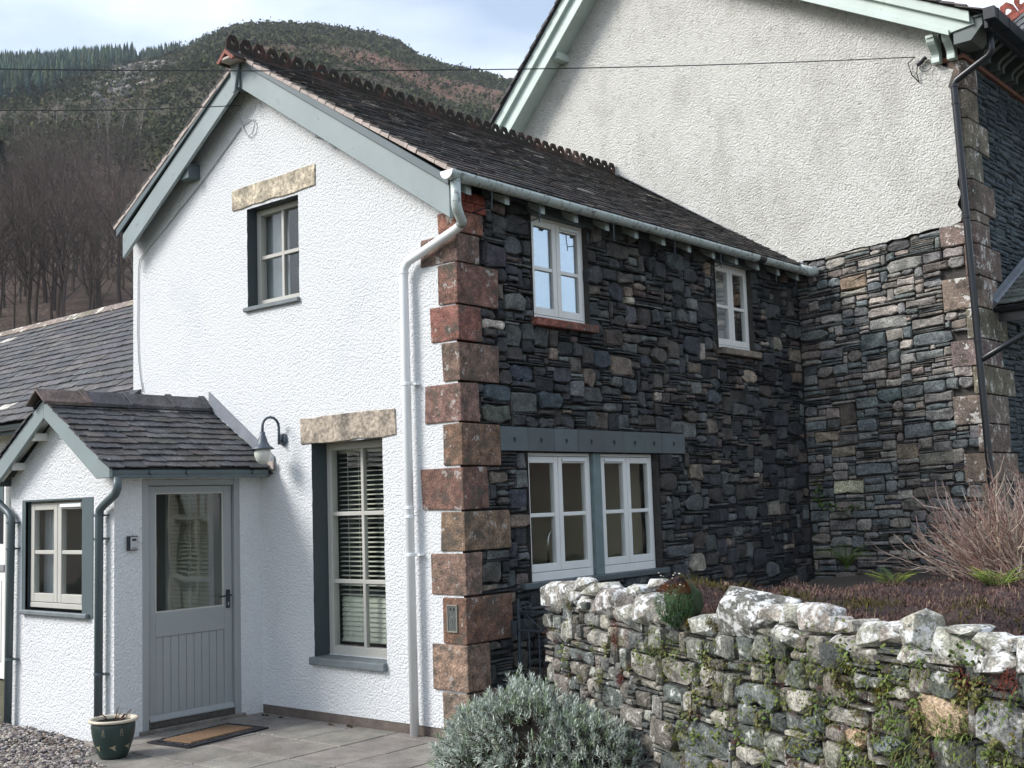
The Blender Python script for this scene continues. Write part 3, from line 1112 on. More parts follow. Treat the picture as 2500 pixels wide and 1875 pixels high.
# tap, lamp and pale room behind the kitchen window
m_ = MB()
pth = [V((-0.40, 1.52, 1.14))] + [V((-0.40, 1.62 - 0.10 * math.cos(a), 1.44 + 0.09 * math.sin(a))) for a in [math.pi * k / 8 for k in range(9)]] + [V((-0.40, 1.72, 1.38))]
m_.tube(pth, 0.011, 8)
kt = m_.build('kitchen_tap', simple('chrome', (0.7, 0.7, 0.7), 0.15, 0, 1, 0, metal=1.0), None, smooth=True, label='curved chrome kitchen tap seen through the kitchen window', category='tap')
m_ = MB()
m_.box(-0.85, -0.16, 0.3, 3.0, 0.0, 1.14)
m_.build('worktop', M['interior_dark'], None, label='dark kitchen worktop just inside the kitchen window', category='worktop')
m_ = MB()
m_.box(-2.5, -0.17, 2.76, 2.80, 0.0, 2.6)
m_.build('room_divider', simple('cream_wall', (0.55, 0.50, 0.36), 0.9, 0.03, 2, 0), None, label='cream painted inner wall seen through the kitchen window', category='inner wall')

# ------------------------------------------------------------------ cottage roof
XE, ZE = 0.20, 4.335
XL, ZL = -4.64, 4.745
deck = MB()
deck.add([(RX, -0.14, RZ - 0.03), (RX, D, RZ - 0.03), (XE - 0.02, D, ZE - 0.035), (XE - 0.02, -0.14, ZE - 0.035)], [(0, 1, 2, 3)])
deck.add([(RX, -0.14, RZ - 0.03), (RX, D, RZ - 0.03), (XL + 0.02, D, ZL - 0.035), (XL + 0.02, -0.14, ZL - 0.035)], [(0, 1, 2, 3)])
deck.add([(RX, -0.13, RZ - 0.07), (RX, D, RZ - 0.07), (XE - 0.05, D, ZE - 0.075), (XE - 0.05, -0.13, ZE - 0.075)], [(0, 1, 2, 3)])
deck.add([(RX, -0.13, RZ - 0.07), (RX, D, RZ - 0.07), (XL + 0.05, D, ZL - 0.075), (XL + 0.05, -0.13, ZL - 0.075)], [(0, 1, 2, 3)])
roof = deck.build('roof', M['wall_core'], cot)

SLV = []
for k in range(8):
    r_ = random.Random(90 + k)
    m_ = MB()
    nb = 5
    xs_ = [i / (nb - 1) - 0.5 for i in range(nb)]
    tail = [r_.uniform(-0.045, 0.045) for _ in xs_]
    if r_.random() < 0.5:
        tail[0] += r_.uniform(0.03, 0.10)
    if r_.random() < 0.4:
        tail[-1] += r_.uniform(0.03, 0.10)
    vs, fs = [], []
    for i in range(nb):
        vs += [(xs_[i], tail[i], 0.0), (xs_[i], tail[i], 1.0), (xs_[i], 1.0, 0.0 - 0.35), (xs_[i], 1.0, 0.35)]
    for i in range(nb - 1):
        a, b = 4 * i, 4 * i + 4
        fs += [(a, b, b + 1, a + 1), (a + 1, b + 1, b + 3, a + 3), (a + 2, a + 3, b + 3, b + 2)]
    fs += [(0, 1, 3, 2), (4 * nb - 4, 4 * nb - 2, 4 * nb - 1, 4 * nb - 3)]
    m_.add(vs, fs)
    SLV.append(m_)
SLME = {}


def slate_roof(parent, O, e, s, L_, S_, gauge, width, thick, colf, mat, rg, limit=300, skip=None, name='slate', lift=1.0):
    """slates in courses on the plane O + a e + b s"""
    e, s = V(e).normalized(), V(s).normalized()
    nrm = e.cross(s)
    if nrm.z < 0:
        nrm = -nrm
    nc = int(S_ / gauge)
    items = []
    for i in range(nc + 1):
        g0 = i * gauge
        ln = min(gauge * 1.75, S_ - g0 + 0.02)
        if ln < gauge * 0.35:
            continue
        a = -rg.uniform(0.2, 0.9) * width if i else -rg.uniform(0.0, 0.5) * width
        while a < L_:
            w_ = width * rg.uniform(0.7, 1.35)
            a0, a1 = max(a, -0.0), min(a + w_, L_)
            a += w_
            if a1 - a0 < 0.03:
                continue
            items.append((a0, a1, g0 + rg.uniform(-0.012, 0.012), ln))
    rows = []
    for (a0, a1, g0, ln) in items:
        p = O + e * ((a0 + a1) / 2) + s * g0
        if skip and skip(p):
            continue
        tl = thick * rg.uniform(0.75, 1.3)
        # tail rests on the course below
        up = (nrm * (thick * 1.15 * lift + rg.uniform(0, 0.003)))
        sdir = (s * ln - nrm * (thick * 1.35 * lift)).normalized()
        tw = rg.uniform(-0.012, 0.012)
        ee = (e + nrm * tw + sdir * rg.uniform(-0.012, 0.012)).normalized()
        nn = ee.cross(sdir)
        if nn.dot(nrm) < 0:
            nn = -nn
        mw = Matrix((ee * (a1 - a0 - 0.004), sdir * ln, nn * tl)).transposed().to_4x4()
        mw.translation = p + up
        vi = rg.randrange(8)
        rows.append((px_size(p, (a1 - a0) * gauge), vi, mw, colf(p, rg)))
    rows.sort(key=lambda x: -x[0])
    key = mat.name
    if key not in SLME:
        SLME[key] = [v.mesh('slate', mat) for v in SLV]
    for sz, vi, mw, c in rows[:limit]:
        put(name, SLME[key][vi], parent, color=c, matrix=mw)
    rest = rows[limit:]
    if rest:
        j = MB()
        for sz, vi, mw, c in rest:
            j.add([mw @ V(p) for p in SLV[vi].v], SLV[vi].f, c)
        put(name + '_rest', j.mesh(name + '_rest', mat), parent, kind='stuff')


def col_main(p, r_):
    c = jit(r_.choice([(0.050, 0.046, 0.046), (0.062, 0.056, 0.054), (0.042, 0.041, 0.044), (0.072, 0.062, 0.056)]), r_, 0.25, 0.06)
    if r_.random() < 0.012:
        c = (0.30, 0.29, 0.27)
    return c


sv = V((RX - XE, 0, RZ - ZE))
slate_roof(roof, V((XE, -0.20, ZE)), (0, 1, 0), sv, D + 0.20, sv.length - 0.02, 0.122, 0.23, 0.011, col_main, M['mossy_slate'], random.Random(21), 300)
sv2 = V((RX - XL, 0, RZ - ZL))
slate_roof(roof, V((XL, -0.20, ZL)), (0, 1, 0), sv2, 1.0, sv2.length - 0.02, 0.150, 0.25, 0.016, col_main, M['mossy_slate'], random.Random(22), 0, name='slate_far_slope')
# pinkish mortar bedding under the verge slates
for (O_, s_v, ln_, nm) in ((V((XE, 0, ZE)), sv, sv.length, 1), (V((XL, 0, ZL)), sv2, sv2.length, 0)):
    s_n = s_v.normalized()
    nn = V((-s_n.z, 0, s_n.x)) if s_n.x > 0 else V((s_n.z, 0, -s_n.x))
    if nn.z < 0:
        nn = -nn
    b = 0.0
    r_ = random.Random(31 + nm)
    while b < ln_ - 0.1:
        l_ = r_.uniform(0.10, 0.15)
        m_ = MB()
        o_ = O_ + s_n * b
        y0 = -0.198 + r_.uniform(-0.004, 0.004)
        th_ = r_.uniform(0.013, 0.021)
        q = [o_ - nn * 0.03, o_ + s_n * (l_ - 0.004) - nn * 0.03, o_ + s_n * (l_ - 0.004) + nn * (th_ - 0.016), o_ + nn * th_ * 0.7]
        m_.prism([(p.x, y0, p.z) for p in q], (0, 0.06, 0))
        put('verge_mortar', m_.mesh('verge_mortar', M['mortar'], bevel=0.003), roof)
        b += l_

# crested ridge tiles, three crests to a tile


def crest_mesh(name, mat, cw=0.153, hb=0.105, ht=0.160, n_=3, th=0.022, rad=0.022):
    bm = bmesh.new()
    pts = [(0, -0.01)]
    for k_ in range(n_):
        a = k_ * cw
        pts += [(a + 0.004, 0.02), (a + 0.008, hb), (a + cw * 0.27, ht), (a + cw * 0.73, ht), (a + cw - 0.008, hb), (a + cw - 0.004, 0.02)]
    pts += [(n_ * cw, -0.01)]
    loops = [pts]
    for k_ in range(n_):
        c_ = (k_ + 0.5) * cw
        loop = []
        for t_ in range(18):
            a = math.pi * 2 * t_ / 18
            rr = rad * (0.78 + 0.42 * abs(math.cos(1.5 * (a - math.pi / 2))))
            loop.append((c_ + rr * math.cos(a), 0.092 + rr * math.sin(a)))
        loops.append(loop)
    for lp in loops:
        vs = [bm.verts.new((0, y, z)) for y, z in lp]
        for i in range(len(vs)):
            bm.edges.new((vs[i], vs[(i + 1) % len(vs)]))
    r_ = bmesh.ops.triangle_fill(bm, use_beauty=True, edges=bm.edges[:])
    fs = [f for f in bm.faces]
    ex = bmesh.ops.extrude_face_region(bm, geom=fs)
    bmesh.ops.translate(bm, verts=[v for v in ex['geom'] if isinstance(v, bmesh.types.BMVert)], vec=(th, 0, 0))
    # the saddle of the tile
    LT = n_ * cw
    for sx in (1, -1):
        x1, z1 = sx * 0.125, -0.075
        q = [(0.011, 0.004, 0.025), (0.011, LT - 0.004, 0.025), (x1, LT - 0.004, z1), (x1, 0.004, z1)]
        q2 = [(p[0], p[1], p[2] - 0.022) for p in q]
        v1 = [bm.verts.new(p) for p in q]
        v2 = [bm.verts.new(p) for p in q2]
        bm.faces.new(v1)
        bm.faces.new(v2[::-1])
        for i in range(4):
            bm.faces.new((v1[i], v1[(i + 1) % 4], v2[(i + 1) % 4], v2[i]))
    me = bpy.data.meshes.new(name)
    bm.to_mesh(me)
    bm.free()
    ca = me.color_attributes.new('Col', 'FLOAT_COLOR', 'POINT')
    ca.data.foreach_set('color', [1.0] * (4 * len(me.vertices)))
    me.materials.append(mat)
    return me


CREST = crest_mesh('ridge_tile', M['terracotta'])
y = -0.345
i = 0
while y < D - 0.12:
    c = jit((0.075, 0.042, 0.034), rg, 0.2, 0.06) if i < 11 else (jit((0.17, 0.12, 0.10), rg, 0.1) if i == 11 else (0.17, 0.055, 0.045))
    if i == 0:
        c = (0.07, 0.036, 0.03)
    put('ridge_tile', CREST, roof, color=c, matrix=Matrix.Translation((RX - 0.011, y, RZ + 0.008 + rg.uniform(-0.003, 0.003))) @ Matrix.Rotation(rg.uniform(-0.012, 0.012), 4, 'X'))
    y += 0.462
    i += 1
m_ = MB()
m_.box(RX - 0.10, RX + 0.10, -0.345, D, RZ - 0.075, RZ - 0.055)
m_.build('ridge_bedding', M['mortar'], roof)
m_ = MB()   # red end of the ridge
m_.prism([(RX - 0.13, -0.352, RZ - 0.085), (RX, -0.352, RZ + 0.02), (RX + 0.13, -0.352, RZ - 0.085), (RX + 0.10, -0.352, RZ - 0.10), (RX, -0.352, RZ - 0.02), (RX - 0.10, -0.352, RZ - 0.10)], (0, 0.02, 0))
m_.build('ridge_end', simple('fresh_terracotta', (0.24, 0.08, 0.062), 0.8), roof)
# lead flashing against the big house
m_ = MB()
pts = [(XE - 0.10, ZE + 0.03), (XE - 0.10, ZE + 0.14), (RX + 0.05, RZ + 0.10), (RX + 0.05, RZ - 0.02)]
m_.prism([(a, D - 0.016, b) for a, b in pts], (0, 0.012, 0))
pts = [(XE - 0.10, ZE + 0.065), (RX + 0.05, RZ + 0.03)]
m_.add([(pts[0][0], D - 0.017, pts[0][1]), (pts[1][0], D - 0.017, pts[1][1]), (pts[1][0], D - 0.13, pts[1][1] + 0.0), (pts[0][0], D - 0.13, pts[0][1] + 0.0)], [(0, 1, 2, 3)])
m_.build('flashing', M['lead'], roof)

# bargeboards
yb0, yb1 = -0.170, -0.135


def board(name, pts, y0, y1, mat, parent, bev=0.004):
    m_ = MB()
    m_.prism([(a, y0, b) for a, b in pts], (0, y1 - y0, 0))
    return m_.build(name, mat, parent, bevel=bev)


bR = board('bargeboard', [(0.105, 3.985), (0.105, 4.265), (-2.51, 5.955), (-2.54, 5.715)], yb0, yb1, M['grey_paint'], cot)
board('moulding', [(0.115, 4.24), (0.115, 4.315), (-2.50, 6.005), (-2.50, 5.93)], yb0 - 0.022, yb0, M['grey_paint_dark'], bR)
bL = board('bargeboard', [(-4.515, 4.405), (-4.515, 4.655), (-2.57, 5.945), (-2.57, 5.695)], yb0 + 0.001, yb1, M['grey_paint'], cot)
board('moulding', [(-4.60, 4.64), (-4.60, 4.725), (-2.55, 6.02), (-2.55, 5.935)], yb0 - 0.022, yb0, M['grey_paint_dark'], bL)
board('finial', [(-2.625, 6.03), (-2.465, 6.03), (-2.50, 5.86), (-2.548, 5.66), (-2.580, 5.66)], yb0 - 0.045, yb0 - 0.022, M['grey_paint'], cot)
m_ = MB()
m_.box(-2.60, -2.50, yb0 - 0.022, -0.02, 5.70, 5.98)
m_.build('finial_block', M['grey_paint_dark'], cot)
for (x, z) in ((-3.47, 5.10), (-1.45, 5.06)):
    m_ = MB()
    m_.box(x - 0.06, x + 0.07, -0.134, 0.02, z - 0.06, z + 0.08)
    m_.build('purlin_end', M['grey_paint_dark'], cot)
m_ = MB()      # soffit boards behind the bargeboards
m_.add([(0.10, yb1, 4.20), (-2.53, yb1, 5.90), (-2.53, 0.0, 5.90), (0.10, 0.0, 4.20)], [(0, 1, 2, 3)])
m_.add([(-4.56, yb1, 4.62), (-2.53, yb1, 5.90), (-2.53, 0.0, 5.90), (-4.56, 0.0, 4.62)], [(0, 1, 2, 3)])
m_.build('verge_soffit', M['reveal_paint'], cot)

# eaves: wall plate board, rafter feet, gutter
m_ = MB()
m_.box(-0.03, -0.004, 0.36, D - 0.01, 4.262, 4.35)
m_.build('wall_plate', M['grey_paint_dark'], cot)
y = 0.02
while y < D - 0.15:
    m_ = MB()
    m_.prism([(-0.05, y - 0.03, 4.30), (0.135, y - 0.03, 4.195), (0.135, y - 0.03, 4.275), (-0.05, y - 0.03, 4.40)], (0, 0.062, 0))
    m_.build('rafter_foot', simple('rafter_paint', (0.42, 0.49, 0.49), 0.45, 0.06, 6, 0.1, 40, 0.002) if 'rp' not in M else M['rp'], cot, bevel=0.004)
    if 'rp' not in M:
        M['rp'] = bpy.data.materials['rafter_paint']
    y += 0.463


def gutter(name, x, z, y0, y1, r, mat, parent, n_=10, along='y', both=True):
    m_ = MB()
    vs, fs = [], []
    for yy in (y0, y1):
        for rr in (r, r - 0.004):
            for k_ in range(n_ + 1):
                a = math.pi + math.pi * k_ / n_
                vs.append((x + rr * math.cos(a), yy, z + rr * math.sin(a)) if along == 'y' else (yy, x + rr * math.cos(a), z + rr * math.sin(a)))
    q = n_ + 1
    for k_ in range(n_):
        fs.append((k_, k_ + 1, 2 * q + k_ + 1, 2 * q + k_))
        fs.append((q + k_, q + k_ + 1, 3 * q + k_ + 1, 3 * q + k_))
    fs += [(0, q, 3 * q, 2 * q), (q - 1, 2 * q - 1, 4 * q - 1, 3 * q - 1)]
    m_.add(vs, fs)
    return m_.build(name, mat, parent, smooth=True)


GXc, GZc, GR = 0.205, 4.315, 0.062
gut = gutter('gutter', GXc, GZc, -0.30, D - 0.28, GR, M['pale_plastic'], cot)


def half_disc(name, x, y, z, r, mat, parent, th=0.006):
    m_ = MB()
    m_.prism([(x + r * math.cos(math.pi + math.pi * k_ / 10), y, z + r * math.sin(math.pi + math.pi * k_ / 10)) for k_ in range(11)], (0, th, 0))
    return m_.build(name, mat, parent)


half_disc('gutter_end', GXc, -0.306, GZc, GR + 0.004, M['white_plastic'], gut)
gutter('gutter_union', GXc, GZc, -0.302, -0.10, GR + 0.004, M['pale_plastic'], gut)
for yy in (0.22, 0.82, 1.88, 2.89, 3.76, 4.94, 5.40):
    gutter('gutter_clip', GXc, GZc, yy - 0.012, yy + 0.012, GR + 0.006, M['pale_plastic'], gut)
    m_ = MB()
    m_.tube([(GXc - 0.005, yy, GZc - GR), (GXc - 0.01, yy, GZc - GR - 0.16)], 0.005, 6)
    m_.tube([(GXc - 0.01, yy, GZc - GR - 0.12), (-0.01, yy - 0.02, GZc - GR - 0.15)], 0.005, 6)
    m_.build('gutter_spike', M['iron'], gut)
gutter('gutter_repair', GXc, GZc, 4.48, 4.62, GR + 0.005, M['black_plastic'], gut)
m_ = MB()
m_.tube([(GXc, D - 0.285, GZc - 0.005), (GXc + 0.01, D - 0.10, GZc - 0.01), (GXc + 0.05, D - 0.03, GZc + 0.0)], 0.058, 12)
m_.build('gutter_bend', M['pale_plastic'], gut, smooth=True)

dp = MB()
dp.tube([(0.205, -0.205, 4.26), (0.205, -0.205, 4.085), (0.195, -0.18, 4.03), (0.155, -0.09, 3.965), (0.12, -0.075, 3.94), (0.07, -0.075, 3.915), (-0.46, -0.075, 3.745), (-0.505, -0.075, 3.70), (-0.515, -0.075, 3.62), (-0.515, -0.075, -0.02)], 0.036, 14)
dpo = dp.build('downpipe', M['white_plastic'], cot, smooth=True)
m_ = MB()
m_.tube([(0.205, -0.205, 4.262), (0.205, -0.205, 4.07), (0.193, -0.176, 4.022), (0.155, -0.09, 3.965), (0.125, -0.075, 3.942)], 0.0395, 14)
m_.build('swan_neck', M['pale_plastic'], dpo, smooth=True)
for z in (2.755, 1.77, 1.70, 1.40, 4.10, 3.66):
    m_ = MB()
    c_ = (-0.515, -0.075, z) if z < 4 else (0.205, -0.205, z)
    m_.lathe([(0.036, -0.012), (0.041, -0.010), (0.041, 0.010), (0.036, 0.012)], c_, 14)
    m_.build('pipe_collar', M['white_plastic'] if z < 4 else M['pale_plastic'], dpo)
    if z in (2.755, 1.40):
        m_ = MB()
        m_.box(-0.50, -0.43, -0.055, 0.0, z - 0.008, z + 0.008)
        m_.build('pipe_clip', M['white_plastic'], dpo)

# bench mark plate let into the corner stone
fb = thing('bench_mark_plate', 'small cast metal survey plate with an arrow set into the lower corner stone', 'plate', (-0.12, -0.02, 0.82))
m_ = MB()
m_.box(-0.172, -0.076, -0.028, 0.0, 0.815, 1.012)
m_.build('plate', simple('plate_metal', (0.075, 0.085, 0.08), 0.6, 0.3, 30, 0.5, 80, 0.004), fb, bevel=0.004)
m_ = MB()
for a, b in (((-0.124, .945), (-0.146, .885)), ((-0.124, .945), (-0.124, .885)), ((-0.124, .945), (-0.102, .885))):
    m_.tube([(a[0], -0.029, a[1]), (b[0], -0.029, b[1])], 0.004, 5)
m_.build('arrow_mark', simple('arrow_metal', (0.16, 0.17, 0.16), 0.5), fb)
m_ = MB()
for x in (-0.148, -0.112):
    m_.box(x, x + 0.016, -0.0300, -0.027, 0.975, 0.993)
m_.build('socket', M['black_plastic'], fb)
m_ = MB()
for k_ in range(4):
    m_.box(-0.150 + k_ * 0.014, -0.142 + k_ * 0.014, -0.0300, -0.027, 0.848, 0.866)
m_.build('raised_figures', simple('figure_metal', (0.12, 0.13, 0.12), 0.5), fb)
for fr_ in ((-0.176, -0.072, 1.008, 1.018), (-0.176, -0.072, 0.809, 0.819), (-0.177, -0.169, 0.819, 1.008), (-0.079, -0.071, 0.819, 1.008)):
    m_ = MB()
    m_.box(fr_[0], fr_[1], -0.033, -0.005, fr_[2], fr_[3])
    m_.build('rim', simple('plate_rim', (0.22, 0.21, 0.18), 0.8) if 'pr' not in M else M['pr'], fb)
    M['pr'] = bpy.data.materials['plate_rim']
# gas bracket / latch keeper on the corner stone is part of the gate

# wall lamp on a swan neck
lp = thing('wall_lamp', 'blue-grey swan-neck lantern with clear glass globe on the white gable above the porch roof', 'lamp', (-2.17, 0, 2.41))
lampm = simple('lamp_metal', (0.06, 0.075, 0.10), 0.45, 0.25, 30, 0.2, 60, 0.002)
LX, LZ, LY = -2.16, 2.41, -0.02
m_ = MB()
m_.tube([(LX, 0.0, LZ), (LX, -0.028, LZ)], [0.058, 0.050], 18)
m_.build('wall_plate', lampm, lp, smooth=False, bevel=0.004)
m_ = MB()
m_.tube([(LX, -0.02, LZ), (LX, -0.055, LZ)], 0.02, 10)
pth = [V((LX, -0.055, LZ - 0.045)), V((LX, -0.055, LZ + 0.06))]
cx_ = -0.145
for k_ in range(9):
    a = math.pi * k_ / 8
    pth.append(V((LX, cx_ + 0.090 * math.cos(a), LZ + 0.11 + 0.085 * math.sin(a))))
pth.append(V((LX, cx_ - 0.090, LZ + 0.05)))
m_.tube(pth, 0.012, 10)
m_.build('arm', lampm, lp, smooth=True)
LC = (LX, cx_ - 0.090, 0)
m_ = MB()
zt = LZ + 0.065
m_.lathe([(0.001, zt), (0.022, zt), (0.024, zt - 0.03), (0.034, zt - 0.05), (0.045, zt - 0.09), (0.066, zt - 0.125), (0.102, zt - 0.150), (0.102, zt - 0.156), (0.06, zt - 0.125), (0.04, zt - 0.09)], LC, 24)
m_.build('shade', lampm, lp, smooth=True)
m_ = MB()
zg = zt - 0.145
m_.lathe([(0.062, zg), (0.074, zg - 0.035), (0.074, zg - 0.065), (0.058, zg - 0.11), (0.030, zg - 0.138), (0.001, zg - 0.145)], LC, 24)
m_.build('globe', M['glass_soft'], lp, smooth=True)
m_ = MB()
m_.lathe([(0.02, zg + 0.01), (0.024, zg - 0.02), (0.034, zg - 0.045), (0.030, zg - 0.075), (0.001, zg - 0.09)], LC, 16)
m_.build('bulb', simple('bulb_glass', (0.72, 0.69, 0.60), 0.3, 0.02, 2, 0), lp, smooth=True)

# cable stapled to the gable
cab = MB()
cp = [(-2.92, -0.12, 5.64), (-2.86, -0.05, 5.60), (-2.76, -0.018, 5.52), (-2.70, -0.018, 5.42), (-2.66, -0.02, 5.34), (-2.60, -0.022, 5.29), (-2.53, -0.022, 5.31), (-2.50, -0.022, 5.38), (-2.53, -0.022, 5.44), (-2.58, -0.020, 5.455), (-2.70, -0.014, 5.42),
      (-2.84, -0.012, 5.33), (-3.35, -0.012, 5.01), (-3.79, -0.012, 4.77), (-4.0, -0.012, 4.65), (-4.25, -0.012, 4.52), (-4.45, -0.012, 4.41), (-4.475, -0.012, 4.30), (-4.48, -0.012, 4.17), (-4.49, -0.012, 3.63), (-4.47, -0.012, 3.35), (-4.44, -0.012, 3.18), (-4.39, -0.012, 3.03)]
cab.tube(cp, 0.006, 6)
cab.build('wall_cable', simple('white_cable', (0.50, 0.51, 0.51), 0.5, 0.05, 3, 0), None, smooth=True, label='thin white cable looped near the apex and clipped down the white gable', category='cable')

# ------------------------------------------------------------------ porch
rg = random.Random(41)
por = thing('porch', 'small white rendered porch with slate roof, grey trim and half-glazed grey door', 'porch', (-3.36, -0.75, 0))
PX0, PX1, PYF = -4.22, -2.50, -1.47
PRX, PRZ = -3.36, 2.80
FP = FY(PYF)
FD = FX(PX1)
PW = (-3.945, -2.985, 0.985, 1.93)
poly_mesh('front_wall', [(PX0, -0.05), (PX1, -0.05), (PX1, 2.13), (PRX, PRZ - 0.10), (PX0, 2.13)], [hole(PW)], FP, M['white_coat'], por)
DR = (-1.215, -0.235, -0.05, 2.078)
poly_mesh('door_wall', [(PYF, -0.05), (DR[0], -0.05), (DR[0], DR[3]), (DR[1], DR[3]), (DR[1], -0.05), (0.0, -0.05), (0.0, 2.16), (PYF, 2.16)], [], FD, M['white_coat'], por)
m_ = MB()
m_.add([(PX0, PYF, -0.05), (PX0, 0, -0.05), (PX0, 0, 2.16), (PX0, PYF, 2.16)], [(0, 1, 2, 3)])
m_.build('far_wall', M['white_coat'], por)
m_ = MB()
m_.add([(PX0 + 0.02, -0.012, 0), (PX1 - 0.01, -0.012, 0), (PX1 - 0.01, -0.012, 2.3), (PX0 + 0.02, -0.012, 2.3)], [(0, 1, 2, 3)])
m_.add([(PX0 + 0.02, PYF + 0.10, 0.01), (PX1 - 0.06, PYF + 0.10, 0.01), (PX1 - 0.06, -0.01, 0.01), (PX0 + 0.02, -0.01, 0.01)], [(0, 1, 2, 3)])
m_.add([(PX0 + 0.03, PYF + 0.10, 0.01), (PX0 + 0.03, -0.01, 0.01), (PX0 + 0.03, -0.01, 2.3), (PX0 + 0.03, PYF + 0.10, 2.3)], [(0, 1, 2, 3)])
m_.build('lining', M['interior'], por)
# inner window of the house wall, seen through the door
FI = FY(-0.03)
iw = glazed_window(por, FI, -3.98, -3.20, 0.72, 2.06, 0.0, 2, 3, M['white_paint'], frame=0.06, bar=0.05, thick=0.05, name='inner_window', row_at=[0.795, 1.15, 1.72, 2.0])
for k in range(30):
    z = 0.80 + k * 0.041
    m_ = MB()
    m_.add([(-3.93, -0.020, z), (-3.25, -0.020, z), (-3.25, -0.014, z + 0.037), (-3.93, -0.014, z + 0.037)], [(0, 1, 2, 3)])
    m_.build('blind_slat', M['blind'], iw)
# window with painted surround
ring_o, ring_i = (-4.005, -2.815, 0.945, 1.945), PW
m_ = MB()
m_.lbox(FP, ring_o[0], ring_i[0], ring_o[2], ring_o[3], -0.02, 0.006)
m_.lbox(FP, ring_i[1], ring_o[1], ring_o[2], ring_o[3], -0.02, 0.006)
m_.lbox(FP, ring_i[0], ring_i[1], ring_i[3], ring_o[3], -0.02, 0.005)
m_.build('window_surround', M['grey_paint_dark'], por)
reveal('window_reveal', PW, FP, 0.12, M['reveal_paint'], por)
pw = casement_pair(por, FP, PW[0] + 0.005, PW[1], PW[2] + 0.02, PW[3], -0.045, M['stone_paint'], vents=(False, True), stile=0.062, frame=0.012, cill=0.045, mid=0.50)
m_ = MB()
m_.lbox(FP, -3.99, -2.86, 0.945, 0.985, -0.06, 0.045)
m_.build('sill', M['slate_sill'], pw, bevel=0.008)
for k, (a, b) in enumerate(((-3.93, -3.74), (-3.20, -3.06))):
    m_ = MB()
    for i in range(8):
        x0_, x1_ = a + (b - a) * i / 8, a + (b - a) * (i + 1) / 8
        m_.add([(x0_, PYF + 0.16 + 0.02 * (i % 2), 1.0), (x1_, PYF + 0.16 + 0.02 * ((i + 1) % 2), 1.0), (x1_ + 0.04 * (1 - 2 * k), PYF + 0.16 + 0.02 * ((i + 1) % 2), 1.95), (x0_ + 0.02 * (1 - 2 * k), PYF + 0.16 + 0.02 * (i % 2), 1.95)], [(0, 1, 2, 3)])
    m_.build('curtain', M['curtain'], None, label=('striped curtain gathered at the porch window side away from the door' if k == 0 else 'narrow curtain at the porch window side next to the door'), category='curtain')

# door
fr = MB()
fr.lbox(FD, DR[0], DR[0] + 0.062, -0.02, DR[3], -0.09, 0.004)
fr.lbox(FD, DR[1] - 0.062, DR[1], -0.02, DR[3], -0.09, 0.004)
fr.lbox(FD, DR[0] + 0.062, DR[1] - 0.062, DR[3] - 0.055, DR[3], -0.09, 0.003)
fr.build('door_frame', M['door_paint'], por, bevel=0.004)
ly0, ly1, lz0, lz1 = DR[0] + 0.066, DR[1] - 0.066, 0.088, DR[3] - 0.06
dl = MB()
d0, d1 = -0.072, -0.030
gz0 = 0.965
gy0, gy1, gz1 = ly0 + 0.078, ly1 - 0.085, lz1 - 0.055
dl.lbox(FD, ly0, gy0, lz0, lz1, d0, d1)
dl.lbox(FD, gy1, ly1, lz0, lz1, d0, d1)
dl.lbox(FD, gy0, gy1, gz1, lz1, d0, d1 - 0.001)
dl.lbox(FD, gy0, gy1, 0.765, gz0, d0, d1 - 0.001)
dl.lbox(FD, gy0, gy1, lz0, 0.125, d0, d1 - 0.001)
dl.lbox(FD, gy0 - 0.03, gy1 + 0.03, 0.125, 0.765, d0 + 0.006, d1 - 0.022)
door = dl.build('door', M['door_paint'], por, bevel=0.003)
nbd = 9
for k in range(nbd):
    m_ = MB()
    a = gy0 + (gy1 - gy0) * k / nbd
    b = gy0 + (gy1 - gy0) * (k + 1) / nbd
    m_.lbox(FD, a + 0.0018, b - 0.0018, 0.126, 0.764, d1 - 0.021, d1 - 0.008)
    m_.build('board', M['door_paint'], door, bevel=0.003)
m_ = MB()
m_.lbox(FD, gy0 - 0.004, gy1 + 0.004, gz0 - 0.004, gz1 + 0.004, -0.053, -0.049)
m_.build('pane', M['glass'], door)
m_ = MB()
for (a, b, c, e) in ((gy0, gy0 + 0.012, gz0, gz1), (gy1 - 0.012, gy1, gz0, gz1), (gy0 + 0.012, gy1 - 0.012, gz0, gz0 + 0.012), (gy0 + 0.012, gy1 - 0.012, gz1 - 0.012, gz1)):
    m_.lbox(FD, a, b, c, e, -0.049, -0.036)
m_.build('glazing_bead', M['stone_paint'], door)
m_ = MB()
m_.add([FD(ly0 + 0.004, 0.088, d1), FD(ly1 - 0.004, 0.088, d1), FD(ly1 - 0.004, 0.088, d1 + 0.035), FD(ly0 + 0.004, 0.088, d1 + 0.035), FD(ly0 + 0.004, 0.135, d1), FD(ly1 - 0.004, 0.135, d1), FD(ly1 - 0.004, 0.100, d1 + 0.035), FD(ly0 + 0.004, 0.100, d1 + 0.035)],
       [(0, 1, 2, 3), (4, 5, 6, 7), (3, 2, 6, 7), (0, 3, 7, 4), (1, 2, 6, 5)])
m_.build('weather_bar', M['door_paint'], door)
hp = MB()
hy = ly1 - 0.048
hp.lbox(FD, hy - 0.021, hy + 0.021, 0.945, 1.105, d1, d1 + 0.010)
hpo = hp.build('handle', M['black_plastic'], door, bevel=0.003)
m_ = MB()
m_.tube([FD(hy, 1.058, d1 + 0.005), FD(hy, 1.058, d1 + 0.050), FD(hy - 0.018, 1.058, d1 + 0.056), FD(hy - 0.12, 1.052, d1 + 0.054)], [0.010, 0.009, 0.009, 0.007], 8)
m_.build('lever', M['black_plastic'], door, smooth=True)
m_ = MB()
m_.lbox(FD, hy - 0.005, hy + 0.005, 0.968, 0.998, d1 + 0.0103, d1 + 0.0123)
